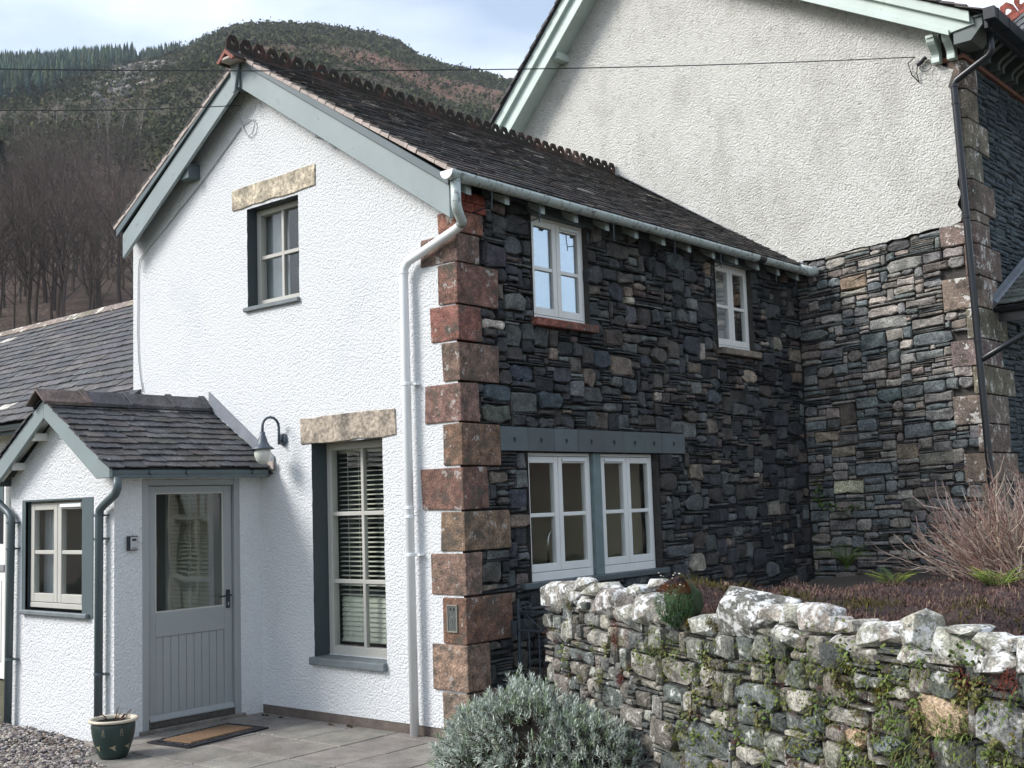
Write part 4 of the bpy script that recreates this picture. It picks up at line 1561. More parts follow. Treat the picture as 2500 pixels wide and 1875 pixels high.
m_.build('keyhole', simple('keyhole_metal', (0.4, 0.4, 0.4), 0.4), door)
st = MB()
st.box(PX1 - 0.10, PX1 + 0.035, DR[0] - 0.03, DR[1] + 0.03, -0.045, 0.030)
st.build('threshold', simple('threshold_stone', (0.15, 0.135, 0.12), 0.9, 0.35, 14, 0.8, 40, 0.01), por, bevel=0.008)
st = MB()
st.box(PX1 - 0.09, PX1 - 0.004, DR[0] + 0.064, DR[1] - 0.064, 0.031, 0.084)
st.build('door_cill', simple('worn_cill', (0.075, 0.068, 0.062), 0.9, 0.4, 30, 0.9, 70, 0.01), por, bevel=0.006)

# key safe
ks = thing('key_safe', 'small black and silver key box fixed beside the porch door', 'key safe', (PX1, -1.315, 1.5))
m_ = MB()
m_.lbox(FD, -1.362, -1.270, 1.495, 1.615, 0.0, 0.036)
m_.build('case', M['black_plastic'], ks, bevel=0.010, seg=2)
m_ = MB()
m_.lbox(FD, -1.347, -1.279, 1.503, 1.606, 0.036, 0.045)
m_.build('cover', simple('silver_cover', (0.42, 0.43, 0.45), 0.4, 0.03, 5, 0, metal=0.3), ks, bevel=0.006, seg=2)
m_ = MB()
m_.lbox(FD, -1.335, -1.296, 1.573, 1.592, 0.0452, 0.0475)
m_.build('grip', M['black_plastic'], ks, bevel=0.0009)
m_ = MB()
for k in range(7):
    m_.lbox(FD, -1.336 + k * 0.0066, -1.332 + k * 0.0066, 1.512, 1.518 + (0.002 if k in (0, 3) else 0), 0.0452, 0.0468)
m_.build('lettering', M['black_plastic'], ks)

# porch roof
PE, PEZ = -2.315, 2.165
PEL = 2 * PRX - PE
pd = MB()
for xe in (PE, PEL):
    pd.add([(PRX, -1.60, PRZ - 0.01), (PRX, 0.0, PRZ - 0.01), (xe, 0.0, PEZ - 0.012), (xe, -1.60, PEZ - 0.012)], [(0, 1, 2, 3)])
    pd.add([(PRX, -1.60, PRZ - 0.05), (PRX, 0.0, PRZ - 0.05), (xe, 0.0, PEZ - 0.052), (xe, -1.60, PEZ - 0.052)], [(0, 1, 2, 3)])
proof = pd.build('roof', M['wall_core'], por)


def col_porch(p, r_):
    c = jit(r_.choice([(0.056, 0.058, 0.066), (0.048, 0.050, 0.058), (0.068, 0.069, 0.074), (0.062, 0.058, 0.058)]), r_, 0.2, 0.04)
    if p.z > 2.62 and r_.random() < 0.12:
        c = (0.34, 0.34, 0.33)
    return c


ps = V((PRX - PE, 0, PRZ - PEZ))
slate_roof(proof, V((PE + 0.012, -1.645, PEZ - 0.008)), (0, 1, 0), ps, 1.64, ps.length - 0.02, 0.105, 0.165, 0.010, col_porch, M['slate'], random.Random(51), 300)
ps2 = V((PRX - PEL, 0, PRZ - PEZ))
slate_roof(proof, V((PEL - 0.012, -1.645, PEZ - 0.008)), (0, 1, 0), ps2, 1.64, ps2.length - 0.02, 0.105, 0.165, 0.010, col_porch, M['slate'], random.Random(52), 300)
yy = -1.70
for k in range(4):
    L_ = 0.44 if k < 3 else 0.37
    m_ = MB()
    for sx in (1, -1):
        q = [(PRX, yy, PRZ + 0.085), (PRX, yy + L_, PRZ + 0.085), (PRX + sx * 0.155, yy + L_, PRZ - 0.035), (PRX + sx * 0.155, yy, PRZ - 0.035)]
        m_.add(q + [(a, b, c - 0.022) for a, b, c in q], [(0, 1, 2, 3), (7, 6, 5, 4), (0, 3, 7, 4), (1, 2, 6, 5), (2, 3, 7, 6)])
        q = [(PRX, yy + L_ - 0.05, PRZ + 0.100), (PRX, yy + L_ + 0.01, PRZ + 0.100), (PRX + sx * 0.160, yy + L_ + 0.01, PRZ - 0.026), (PRX + sx * 0.160, yy + L_ - 0.05, PRZ - 0.026)]
        m_.add(q + [(a, b, c - 0.014) for a, b, c in q], [(0, 1, 2, 3), (7, 6, 5, 4), (0, 3, 7, 4), (1, 2, 6, 5), (2, 3, 7, 6)])
    put('ridge_tile', m_.mesh('ridge_tile', M['slate'], bevel=0.003), proof, color=jit((0.058, 0.058, 0.066), rg, 0.1) if k else (0.10, 0.075, 0.066))
    yy += L_
m_ = MB()     # lead abutment up the house wall
q = [(PE + 0.03, PEZ + 0.0), (PE + 0.03, PEZ + 0.10), (PRX + 0.10, PRZ + 0.13), (PRX + 0.10, PRZ - 0.02)]
m_.prism([(a, -0.018, b) for a, b in q], (0, 0.014, 0))
m_.build('flashing', M['lead'], proof)
m_ = MB()
m_.box(PE - 0.02, PE + 0.055, -0.05, -0.035, PEZ - 0.015, PEZ + 0.06)
mmf = m_.build('flashing_end', M['mortar'], proof)
yb = -1.625
pr1 = board('bargeboard', [(-2.315, 2.085), (-2.315, 2.150), (PRX, 2.800), (PRX, 2.635), (-2.515, 2.085)], yb, yb + 0.032, M['grey_paint'], por)
pl1 = board('bargeboard', [(2 * PRX + 2.315, 2.085), (2 * PRX + 2.315, 2.150), (PRX, 2.799), (PRX, 2.634), (2 * PRX + 2.515, 2.085)][::-1], yb + 0.001, yb + 0.031, M['grey_paint'], por)
m_ = MB()
m_.box(-2.347, -2.318, yb + 0.033, -0.05, 2.082, 2.150)
fas = m_.build('fascia', M['grey_paint_dark'], por, bevel=0.003)
for yv in (-1.25, -0.90, -0.22):
    m_ = MB()
    m_.tube([(-2.319, yv, 2.128), (-2.296, yv, 2.128)], [0.022, 0.017], 10)
    m_.build('boss', M['grey_paint_dark'], fas, smooth=False)
m_ = MB()
m_.box(2 * PRX + 2.318, 2 * PRX + 2.347, yb + 0.033, -0.05, 2.082, 2.150)
m_.build('fascia', M['grey_paint_dark'], por)
m_ = MB()   # white boarded soffits
for sx in (1, -1):
    x_ = PRX + sx * (PRX - PE) * -0.97
    m_.add([(PRX, yb + 0.03, PRZ - 0.085), (x_, yb + 0.03, 2.125), (x_, PYF + 0.0, 2.125), (PRX, PYF, PRZ - 0.085)], [(0, 1, 2, 3)])
m_.add([(-2.345, PYF, 2.092), (PX1, PYF, 2.092), (PX1, -0.0, 2.092), (-2.345, 0.0, 2.092)], [(0, 1, 2, 3)])
m_.build('soffit', M['white_paint'], por)
for (x, z) in ((-3.62, 2.49), (-4.02, 2.25), (-3.10, 2.49)):
    m_ = MB()
    m_.box(x - 0.05, x + 0.05, yb + 0.034, PYF + 0.01, z - 0.035, z + 0.03)
    m_.build('purlin_end', M['white_paint'], por)
pdm = MB()
pdm.tube([(-2.295, -1.565, 2.09), (-2.295, -1.565, 2.00), (-2.335, -1.56, 1.955), (-2.56, -1.535, 1.865), (-2.615, -1.53, 1.835), (-2.625, -1.53, 1.78), (-2.635, -1.53, -0.02)], 0.034, 12)
pdo = pdm.build('downpipe', M['grey_plastic'], por, smooth=True)
pdl = MB()
pdl.tube([(-4.42, -1.57, 2.08), (-4.41, -1.56, 2.0), (-4.15, -1.53, 1.84), (-4.10, -1.53, 1.80), (-4.095, -1.53, 1.72), (-4.13, -1.53, -0.02)], 0.034, 12)
pdlo = pdl.build('downpipe', M['grey_plastic'], por, smooth=True)
for (o_, x, zs_) in ((pdo, -2.632, (1.60, 0.52, 1.79)), (pdlo, -4.105, (1.52, 0.55, 1.75))):
    for z in zs_:
        m_ = MB()
        m_.lathe([(0.034, -0.011), (0.039, -0.009), (0.039, 0.009), (0.034, 0.011)], (x, -1.53, z), 12)
        m_.box(x + 0.02, x + 0.065, -1.512, -1.47, z - 0.008, z + 0.008)
        m_.build('pipe_clip', M['grey_plastic'], o_)

# ------------------------------------------------------------------ annex with the long slate roof
ax = thing('annex', 'low outbuilding with a long lichened slate roof beyond the porch', 'outbuilding', (-9, 1, 0))
AX0, AX1 = -15.0, -4.60
AEY, AEZ, ARY, ARZ = -0.26, 2.86, 2.42, 4.76
m_ = MB()
m_.add([(AX0, 0.0, -0.05), (AX1, 0.0, -0.05), (AX1, 0.0, 3.0), (AX0, 0.0, 3.0)], [(0, 1, 2, 3)])
m_.add([(AX0, 0.0, -0.05), (AX0, 4.8, -0.05), (AX0, 4.8, 3.0), (AX0, 2.42, 4.7), (AX0, 0, 3.0)], [(0, 1, 2, 3, 4)])
m_.add([(AX0, 4.8, -0.05), (AX1, 4.8, -0.05), (AX1, 4.8, 3.0), (AX0, 4.8, 3.0)], [(0, 1, 2, 3)])
m_.build('wall', M['cream_coat'], ax)
m_ = MB()
m_.add([(AX0 - 0.1, AEY + 0.03, AEZ - 0.02), (AX1, AEY + 0.03, AEZ - 0.02), (AX1, ARY, ARZ - 0.02), (AX0 - 0.1, ARY, ARZ - 0.02)], [(0, 1, 2, 3)])
m_.add([(AX0 - 0.1, 2 * ARY - AEY, AEZ - 0.02), (AX1, 2 * ARY - AEY, AEZ - 0.02), (AX1, ARY, ARZ - 0.02), (AX0 - 0.1, ARY, ARZ - 0.02)], [(0, 1, 2, 3)])
aroof = m_.build('roof', M['wall_core'], ax)


def col_annex(p, r_):
    c = jit(r_.choice([(0.066, 0.066, 0.071), (0.056, 0.057, 0.063), (0.076, 0.074, 0.077), (0.088, 0.083, 0.080)]), r_, 0.18, 0.05)
    if r_.random() < 0.02:
        c = (0.42, 0.41, 0.38)
    return c


asv = V((0, ARY - AEY, ARZ - AEZ))
slate_roof(aroof, V((AX0, AEY, AEZ)), (1, 0, 0), asv, AX1 - AX0 + 0.16, asv.length - 0.02, 0.165, 0.34, 0.012, col_annex, M['slate'], random.Random(61), 300, skip=lambda p: p.x > AX1 + 0.0 and p.y > -0.06)
x = AX0
r_ = random.Random(62)
while x < AX1 - 0.1:
    l_ = min(r_.uniform(0.42, 0.5), AX1 - x)
    m_ = MB()
    q = [(ARY - 0.15, ARZ - 0.065), (ARY - 0.02, ARZ + 0.045), (ARY + 0.02, ARZ + 0.045), (ARY + 0.15, ARZ - 0.065), (ARY + 0.13, ARZ - 0.085), (ARY, ARZ + 0.01), (ARY - 0.13, ARZ - 0.085)]
    m_.prism([(x, a, b) for a, b in q], (l_ - 0.01, 0, 0))
    put('ridge_tile', m_.mesh('ridge_tile', M['annex_ridge'] if 'annex_ridge' in M else M.setdefault('annex_ridge', stone_mat('lichened_ridge', bstr=0.7, bd=0.012, lichen=((0.62, 0.60, 0.52), 3.4, 0.50, 0.05), lichen2=((0.15, 0.16, 0.04), 2.2, 0.62, 0.06), vscale=7)), bevel=0.006), aroof, color=jit((0.22, 0.19, 0.165), r_, 0.15))
    x += l_
ag = gutter('gutter', AEY - 0.02, AEZ - 0.03, AX0, AX1 + 0.02, 0.055, M['grey_plastic'], ax, along='x')
m_ = MB()
m_.box(AX0, AX1 - 0.05, AEY + 0.04, 0.0, AEZ - 0.10, AEZ - 0.085)
m_.build('soffit', M['white_paint'], ax)
m_ = MB()
m_.box(AX0, AX1 - 0.05, AEY + 0.030, AEY + 0.05, AEZ - 0.13, AEZ - 0.02)
m_.build('fascia', M['grey_paint_dark'], ax)
FA = FY(0.0)
gd = MB()
gd.lbox(FA, -9.6, -7.185, -0.04, 2.26, 0.0, 0.05)
gdo = gd.build('garage_door', M['white_paint'], ax, bevel=0.005)
m_ = MB()
m_.lbox(FA, -9.5, -7.235, 1.50, 2.17, 0.046, 0.054)
m_.build('pane', simple('dark_pane', (0.03, 0.035, 0.04), 0.15, 0, 1, 0), gdo)
m_ = MB()
m_.lbox(FA, -9.5, -7.235, 1.98, 2.17, 0.055, 0.060)
m_.build('roller_blind', M['grey_paint_dark'], gdo)
m_ = MB()
m_.lbox(FA, -9.55, -7.19, 1.18, 1.26, 0.050, 0.066)
m_.build('letter_rail', simple('rail_grey', (0.25, 0.25, 0.26), 0.4), gdo, bevel=0.004)
for k in range(3):
    m_ = MB()
    m_.lbox(FA, -9.4 + k * 0.74, -9.4 + k * 0.74 + 0.66, 0.15, 1.08, 0.050, 0.058)
    m_.build('door_panel', M['white_paint'], gdo, bevel=0.006)

# ------------------------------------------------------------------ the big house next door
bh = thing('neighbouring_house', 'tall house with cream rough-cast gable, sage bargeboards and coursed stone below', 'house', (0, D, 0))
HX = 2.06
FB = FY(D)
FH = FX(HX)
rg = random.Random(71)
top = lambda x: 4.442 + 0.072 * x
loop = [(-6.0, 3.2), (-0.3, 3.2), (-0.3, top(-0.3))]
for k in range(30):
    x = -0.25 + k * 0.075
    if x < 1.92:
        loop.append((x, top(x) + rg.uniform(-0.012, 0.012)))
edge = [(1.935, 4.60), (1.95, 4.70), (1.91, 4.78), (1.955, 4.90), (1.92, 5.0), (1.96, 5.15), (1.945, 5.35), (1.955, 5.6), (1.93, 5.85), (1.955, 6.0), (1.90, 6.08), (1.93, 6.15), (1.97, 6.25), (1.86, 6.32), (1.80, 6.38), (1.84, 6.6), (1.84, 6.72)]
loop += edge
loop += [(-2.24, 9.10), (-6.0, 5.0)]
poly_mesh('upper_wall', loop, [], lambda u, z, d: V((u, D - 0.018 - d, z)), M['cream_coat'], bh)
m_ = MB()
m_.add([(-0.4, D + 0.05, -0.05), (HX, D + 0.05, -0.05), (HX, D + 0.05, 6.6), (-0.4, D + 0.05, 6.6)], [(0, 1, 2, 3)])
lower = m_.build('lower_wall', M['wall_core_pale'], bh)
m_ = MB()
m_.add([(-6.0, D, -0.05), (-6.0, D + 9, -0.05), (-6.0, D + 9, 5.2), (-6.0, D, 5.2)], [(0, 1, 2, 3)])
m_.add([(-6.0, D + 9, -0.05), (HX, D + 9, -0.05), (HX, D + 9, 6.6), (-2.24, D + 9, 9.0), (-6, D + 9, 5.2)], [(0, 1, 2, 3, 4)])
m_.build('hidden_walls', M['cream_coat'], bh)
m_ = MB()     # cracks in the coat
for pts in ([(-2.48, 6.92), (-2.39, 6.955), (-2.29, 6.94), (-2.20, 6.84), (-2.14, 6.76), (-2.10, 6.68), (-2.075, 6.62), (-2.05, 6.52), (-2.10, 6.43), (-2.08, 6.33), (-2.09, 6.22), (-2.12, 6.12), (-2.13, 6.05)], [(-2.26, 6.50), (-2.17, 6.58)], [(-2.27, 7.17), (-2.23, 7.24)], [(-2.60, 8.05), (-2.50, 8.11)], [(-2.2, 7.83), (-2.09, 7.86)]):
    m_.tube([(a, D - 0.0165, b) for a, b in pts], [0.0015 + 0.0025 * abs(math.sin(3.1 * k)) for k in range(len(pts))], 4)
m_.build('crack', simple('crack_shadow', (0.05, 0.045, 0.04), 0.95, 0.2, 5, 0), bh)

# corner stones of the big house (z0, z1, left end on the front, back end on the side)
BQ = [(0.55, 0.86, 1.76, 6.55), (0.86, 1.19, 1.94, 6.30), (1.19, 1.50, 1.75, 6.60), (1.505, 1.825, 1.95, 6.34), (1.83, 2.135, 1.775, 6.66), (2.14, 2.435, 1.95, 6.45), (2.44, 2.745, 1.71, 6.48), (2.75, 3.045, 1.94, 6.73), (3.05, 3.33, 1.735, 6.40), (3.335, 3.66, 1.92, 6.62), (3.665, 4.0, 1.69, 6.38),
      (4.005, 4.345, 1.94, 6.56), (4.35, 4.585, 1.70, 6.27), (4.59, 4.70, 1.945, 6.28), (4.705, 5.04, 1.955, 6.51), (5.045, 5.385, 1.955, 6.21), (5.39, 5.71, 1.955, 6.46), (5.715, 6.03, 1.95, 6.20), (6.035, 6.35, 1.90, 6.22)]
for i, (z0, z1, xl, yb_) in enumerate(BQ):
    m_ = MB()
    e = lambda: rg.uniform(-0.008, 0.008)
    pr_ = 0.010 + rg.uniform(0, 0.008)
    vs = []
    for z in (z0 + 0.003, z1 - 0.003):
        for (x, y) in ((xl + e(), D - pr_), (HX - 0.035, D - pr_), (HX + pr_, D + 0.035), (HX + pr_, yb_ + e()), (HX - 0.1, yb_), (xl, D + 0.1)):
            vs.append((x, y, z))
    m_.add(vs, [(5, 4, 3, 2, 1, 0), (6, 7, 8, 9, 10, 11)] + [(k, (k + 1) % 6, 6 + (k + 1) % 6, 6 + k) for k in range(6)])
    c = jit(rg.choice([(0.20, 0.17, 0.14), (0.22, 0.185, 0.145), (0.19, 0.145, 0.125), (0.20, 0.17, 0.14)]), rg, 0.15)
    if i in (10, 8, 6, 4, 12):
        c = jit((0.22, 0.17, 0.15), rg, 0.1)
    put('corner_stone', m_.mesh('corner_stone', M['big_quoin'], bevel=0.012, seg=2), bh, color=c)

# coursed stone of the return
rgr = random.Random(72)
obst = []
for (z0, z1, xl, yb_) in BQ:
    obst.append((xl, HX + 0.1, max(0, z0 - 0.003), z1 + 0.003))


def pick_ret(r_):
    q = r_.random()
    if q < 0.46:
        h_ = r_.uniform(0.06, 0.14)
        return h_ * r_.uniform(1.2, 3.2), h_
    if q < 0.70:
        return r_.uniform(0.12, 0.34), r_.uniform(0.03, 0.06)
    return r_.uniform(0.16, 0.6), r_.uniform(0.013, 0.026)


RC = [lin(134, 130, 125), lin(126, 125, 122), lin(116, 121, 120), lin(106, 113, 113), lin(130, 125, 119), lin(146, 142, 136), lin(120, 119, 118), lin(100, 107, 109), lin(122, 114, 108), lin(110, 110, 111)]
HT = 4.44
sh = lambda u, z: z + 0.072 * u * (z / HT) ** 1.0
featr = [((0.30, 0.66, 1.74, 1.90), lin(206, 204, 176)), ((0.88, 1.16, 2.70, 2.86), lin(104, 116, 116)), ((0.42, 0.62, 2.50, 2.74), lin(112, 104, 96)), ((1.14, 1.46, 2.28, 2.44), lin(118, 124, 126)), ((1.06, 1.30, 2.08, 2.24), lin(146, 134, 118)), ((0.72, 1.02, 3.30, 3.48), lin(102, 112, 114)),
         ((0.10, 0.40, 2.34, 2.46), lin(160, 148, 132)), ((0.30, 0.58, 2.16, 2.28), lin(168, 158, 140)), ((1.30, 1.66, 1.98, 2.12), lin(138, 136, 126)), ((0.52, 0.84, 4.00, 4.16), lin(146, 130, 114))]
ob2 = obst + [a for a, c in featr]
rects = rubble(HX, HT, ob2, rgr, pick_ret)
pcs = []
for a, c0 in [(r_, None) for r_ in rects] + featr:
    m_ = MB()
    th = a[3] - a[2]
    F_ = lambda u, z, d: V((u, D - d, sh(u, z)))
    ar = stone(m_, F_, a[0], a[1], a[2], a[3], rgr, rgr.uniform(-0.010, 0.010) - (0.008 if th < 0.03 else 0), rgr.choice([0.06, 0.10, 0.18, 0.30, 0.42]), 0.008, 0.16, 0.08)
    if c0:
        c = mul(c0, 0.8)
    else:
        c = mul(jit(rgr.choice(RC), rgr, 0.34, 0.02), 1.12 if th > 0.03 else 0.66)
        if rgr.random() < 0.012:
            c = mul(lin(96, 98, 110), 0.8)
    # tone varies with thickness and at random, not with height
    pcs.append((px_size(((a[0] + a[1]) / 2, D, (a[2] + a[3]) / 2), ar), m_, c))
lay(pcs, 'stone', M['return_stone'], lower, 300)

# slate-stone flank
m_ = MB()
m_.add([(HX - 0.03, D + 0.02, -0.05), (HX - 0.03, D + 9, -0.05), (HX - 0.03, D + 9, 6.62), (HX - 0.03, D + 0.02, 6.62)], [(0, 1, 2, 3)])
flank = m_.build('flank_wall', M['wall_core'], bh)
rgf = random.Random(73)
pcs = []
y0f = D + 0.02
obf = [(0, yb_ - y0f, max(0, z0 - 0.003 - 0.8), z1 + 0.003 - 0.8) for (z0, z1, xl, yb_) in BQ if z1 > 0.85]
rects = rubble(3.0, 5.55, obf, rgf, lambda r_: (r_.uniform(0.18, 0.5), r_.uniform(0.035, 0.085)))
for a in rects:
    m_ = MB()
    F_ = lambda u, z, d: V((HX + d, y0f + u, 0.8 + z))
    ar = stone(m_, F_, a[0], a[1], a[2], a[3], rgf, rgf.uniform(-0.014, 0.010), 0.12, 0.003, 0.10, 0.05)
    pcs.append((px_size((HX, y0f + a[0], 0.8 + a[2]), ar), m_, mul(jit(rgf.choice([lin(70, 84, 92), lin(62, 76, 84), lin(80, 92, 98)]), rgf, 0.18, 0.04), 0.75)))
lay(pcs, 'stone', M['slate_stone'], flank, 300)
m_ = MB()
m_.box(HX - 0.02, HX + 0.04, D - 0.02, D + 9, 6.352, 6.40)
m_.build('string_course', simple('terracotta_course', (0.20, 0.085, 0.055), 0.85, 0.3, 7, 0.5, 30, 0.008), bh, bevel=0.006)
m_ = MB()
m_.box(HX - 0.25, HX + 0.03, D - 0.018, D + 0.03, 6.352, 6.402)
m_.build('string_course', bpy.data.materials['terracotta_course'], bh, bevel=0.006)
m_ = MB()
m_.box(HX - 0.01, HX + 0.012, D + 0.0, D + 9, 6.402, 6.62)
m_.build('frieze', M['reveal_paint'], bh)


def scroll(x0, z0, depth, height, axis, pos, th, mat, name, parent):
    """eaves bracket with an S profile"""
    prof = [(0, 0), (0, height)]
    prof += [(depth, height), (depth, height - 0.035)]
    for k in range(9):
        a = k / 8
        prof.append((depth * (0.92 - 0.50 * a) + 0.028 * math.sin(a * math.pi * 2), (height - 0.045) * (1 - a) + 0.03))
    prof += [(depth * 0.42, 0.0)]
    m_ = MB()
    if axis == 'x':     # sticks out to +x
        m_.prism([(x0 + a, pos, z0 + b) for a, b in prof], (0, th, 0))
    else:               # sticks out to -y
        m_.prism([(pos, x0 - a, z0 + b) for a, b in prof], (th, 0, 0))
    return m_.build(name, mat, parent, bevel=0.003)


for x_ in (1.775, 1.94):
    scroll(D - 0.012, 6.345, 0.24, 0.27, 'y', x_, 0.085, M['sage_paint'], 'eaves_bracket', bh)
y = D + 0.30
M['eave_shaded'] = simple('eaves_shaded_sage', (0.10, 0.125, 0.12), 0.4, 0.1, 5, 0.1, 40, 0.003)  # sage paint again, darkened so its colour carries the shade under the eaves
while y < D + 5.0:
    for q in (0, 0.155):
        scroll(HX + 0.01, 6.405, 0.30, 0.235, 'x', y + q, 0.075, M['eave_shaded'], 'eaves_bracket', bh)
    y += 0.46
m_ = MB()
m_.box(HX - 0.02, HX + 0.40, D - 0.30, D + 9, 6.645, 6.665)
m_.build('eaves_soffit', M['eave_shaded'], bh)
m_ = MB()
m_.prism([(HX + 0.02, D - 0.28, 6.42), (HX + 0.20, D - 0.28, 6.42), (HX + 0.33, D - 0.28, 6.56), (HX + 0.33, D - 0.28, 6.644), (HX + 0.02, D - 0.28, 6.644)], (0, 0.36, 0))
m_.build('eaves_end', M['eave_shaded'], bh, bevel=0.004)
m_ = MB()
m_.box(HX + 0.35, HX + 0.385, D - 0.30, D + 9, 6.50, 6.66)
m_.build('eaves_fascia', M['black_plastic'], bh)
bg_ = MB()
gx0, gx1, gz0_, gz1_ = HX + 0.386, HX + 0.50, 6.545, 6.665
for (a, b, c, e) in ((gx0, gx0 + 0.005, gz0_, gz1_), (gx1 - 0.005, gx1, gz0_, gz1_), (gx0 + 0.005, gx1 - 0.005, gz0_, gz0_ + 0.005)):
    bg_.box(a, b, D - 0.42, D + 9, c, e)
bg_.box(gx0 - 0.002, gx1 + 0.002, D - 0.424, D - 0.42, gz0_ - 0.002, gz1_)
bgo = bg_.build('gutter', M['black_plastic'], bh)
for yv in (D - 0.30, D + 0.05, D + 0.6, D + 1.5):
    m_ = MB()
    m_.box(gx0, gx1 + 0.006, yv - 0.02, yv + 0.02, gz0_ - 0.006, gz0_ - 0.001)
    m_.box(gx1 + 0.0005, gx1 + 0.006, yv - 0.02, yv + 0.02, gz0_ - 0.001, gz1_ + 0.004)
    m_.build('gutter_clip', M['black_plastic'], bgo)
bp = MB()
bp.tube([(2.40, D - 0.10, 6.56), (2.395, D - 0.09, 6.33), (2.36, D - 0.085, 6.28), (2.02, D - 0.08, 6.11), (1.985, D - 0.08, 6.07), (1.985, D - 0.08, 6.0), (2.075, D - 0.08, 1.6), (2.08, D - 0.08, 0.5)], 0.038, 12)
bpo = bp.build('downpipe', M['black_plastic'], bh, smooth=True)
for z, x_ in ((6.05, 1.985), (5.86, 1.988), (4.62, 2.014), (3.30, 2.04), (2.15, 2.064)):
    m_ = MB()
    m_.lathe([(0.038, -0.02), (0.044, -0.016), (0.044, 0.016), (0.038, 0.02)], (x_, D - 0.08, z), 12)
    m_.build('pipe_collar', M['black_plastic'], bpo)

# its bargeboards and roof
yb = D - 0.30
sL, sR = 1.097, -0.545


def lineL(x, off):
    return 6.90 + (x + 4.06) * sL + off


def lineR(x, off):
    return 7.39 + (x - 0.51) * sR + off


apx = (7.39 - 0.51 * sR - 6.90 - 4.06 * sL) / (sL - sR)
bl = board('bargeboard', [(-5.6, lineL(-5.6, 0)), (apx, lineL(apx, 0)), (apx, lineL(apx, 0.30)), (-5.6, lineL(-5.6, 0.30))], yb, yb + 0.035, M['sage_paint'], bh)
board('moulding', [(-5.6, lineL(-5.6, 0.24)), (apx, lineL(apx, 0.24)), (apx, lineL(apx, 0.425)), (-5.6, lineL(-5.6, 0.425))], yb - 0.05, yb - 0.001, M['sage_paint'], bl)
board('moulding', [(-5.6, lineL(-5.6, -0.035)), (apx, lineL(apx, -0.035)), (apx, lineL(apx, 0.06)), (-5.6, lineL(-5.6, 0.06))], yb - 0.022, yb - 0.001, M['sage_paint'], bl)
brr = board('bargeboard', [(apx, lineR(apx, 0)), (2.05, lineR(2.05, 0)), (2.31, 6.575), (2.29, 6.655), (apx, lineR(apx, 0.205))], yb - 0.001, yb + 0.034, M['sage_paint'], bh)
board('moulding', [(apx, lineR(apx, 0.165)), (2.28, lineR(2.28, 0.165)), (2.28, lineR(2.28, 0.285)), (apx, lineR(apx, 0.285))], yb - 0.05, yb - 0.002, M['sage_paint'], brr)
board('moulding', [(apx, lineR(apx, -0.03)), (2.05, lineR(2.05, -0.03)), (2.05, lineR(2.05, 0.035)), (apx, lineR(apx, 0.035))], yb - 0.022, yb - 0.002, M['sage_paint'], brr)
m_ = MB()
m_.add([(-5.6, yb + 0.03, lineL(-5.6, 0.03)), (apx, yb + 0.03, lineL(apx, 0.03)), (apx, D + 9, lineL(apx, 0.03)), (-5.6, D + 9, lineL(-5.6, 0.03))], [(0, 1, 2, 3)])
m_.add([(2.05, yb + 0.03, lineR(2.05, 0.03)), (apx, yb + 0.03, lineR(apx, 0.03)), (apx, D + 9, lineR(apx, 0.03)), (2.05, D + 9, lineR(2.05, 0.03))], [(0, 1, 2, 3)])
m_.build('soffit', M['sage_paint'], bh)
m_ = MB()
m_.box(-3.29, -3.18, yb + 0.035, D, 7.74, 7.84)
m_.build('purlin_end', M['sage_paint'], bh, bevel=0.004)
rr_ = MB()
rr_.add([(-5.7, yb - 0.09, lineL(-5.7, 0.435)), (apx, yb - 0.09, lineL(apx, 0.435)), (apx, D + 9, lineL(apx, 0.435)), (-5.7, D + 9, lineL(-5.7, 0.435))], [(0, 1, 2, 3)])
rr_.add([(2.40, yb - 0.09, lineR(2.40, 0.295)), (apx, yb - 0.09, lineR(apx, 0.295)), (apx, D + 9, lineR(apx, 0.295)), (2.40, D + 9, lineR(2.40, 0.295))], [(0, 1, 2, 3)])
broof = rr_.build('roof', M['wall_core'], bh)
O_ = V((-5.6, yb - 0.10, lineL(-5.6, 0.44)))
s_v = V((1, 0, sL))
slate_roof(broof, O_, (0, 1, 0), s_v, 0.9, (apx + 5.6) * math.hypot(1, sL), 0.17, 0.3, 0.016, lambda p, r_: jit((0.05, 0.05, 0.055), r_, 0.2), M['slate'], random.Random(81), 40)
O_ = V((2.42, yb - 0.10, lineR(2.42, 0.30)))
slate_roof(broof, O_, (0, 1, 0), V((-1, 0, -sR)), 6.0, (2.42 - apx) * math.hypot(1, sR), 0.17, 0.3, 0.016, lambda p, r_: jit((0.07, 0.065, 0.065), r_, 0.2), M['slate'], random.Random(82), 60)

# rear wing: a raking crest of red tiles with slates below it
wg_ = MB()
A_, B_ = V((1.55, 8.0, 7.285)), V((4.2, 8.0, 8.58))
dn = V((0.35, -0.55, -0.75)) * 0
wg_.add([A_ - V((0, 0, 0.02)), B_ - V((0, 0, 0.02)), B_ + V((0, -0.9, -1.2)), A_ + V((0, -0.25, -0.4))], [(0, 1, 2, 3)])
wg_.add([A_ - V((0, 0, 0.02)), B_ - V((0, 0, 0.02)), B_ + V((0, 1.5, -1.6)), A_ + V((0, 1.5, -1.6))], [(0, 1, 2, 3)])
wroof = wg_.build('wing_roof', M['wall_core'], bh)
wdir = (B_ - A_).normalized()
slate_roof(wroof, A_ + V((0.0, -0.60, -0.80)), (B_ - A_), V((0, 0.60, 0.80)), 2.9, 0.98, 0.15, 0.30, 0.013, lambda p, r_: jit((0.085, 0.09, 0.10), r_, 0.2), M['slate'], random.Random(83), 60)
CR2 = crest_mesh('ridge_tile', M['brick'], cw=0.19, hb=0.13, ht=0.205, rad=0.036)
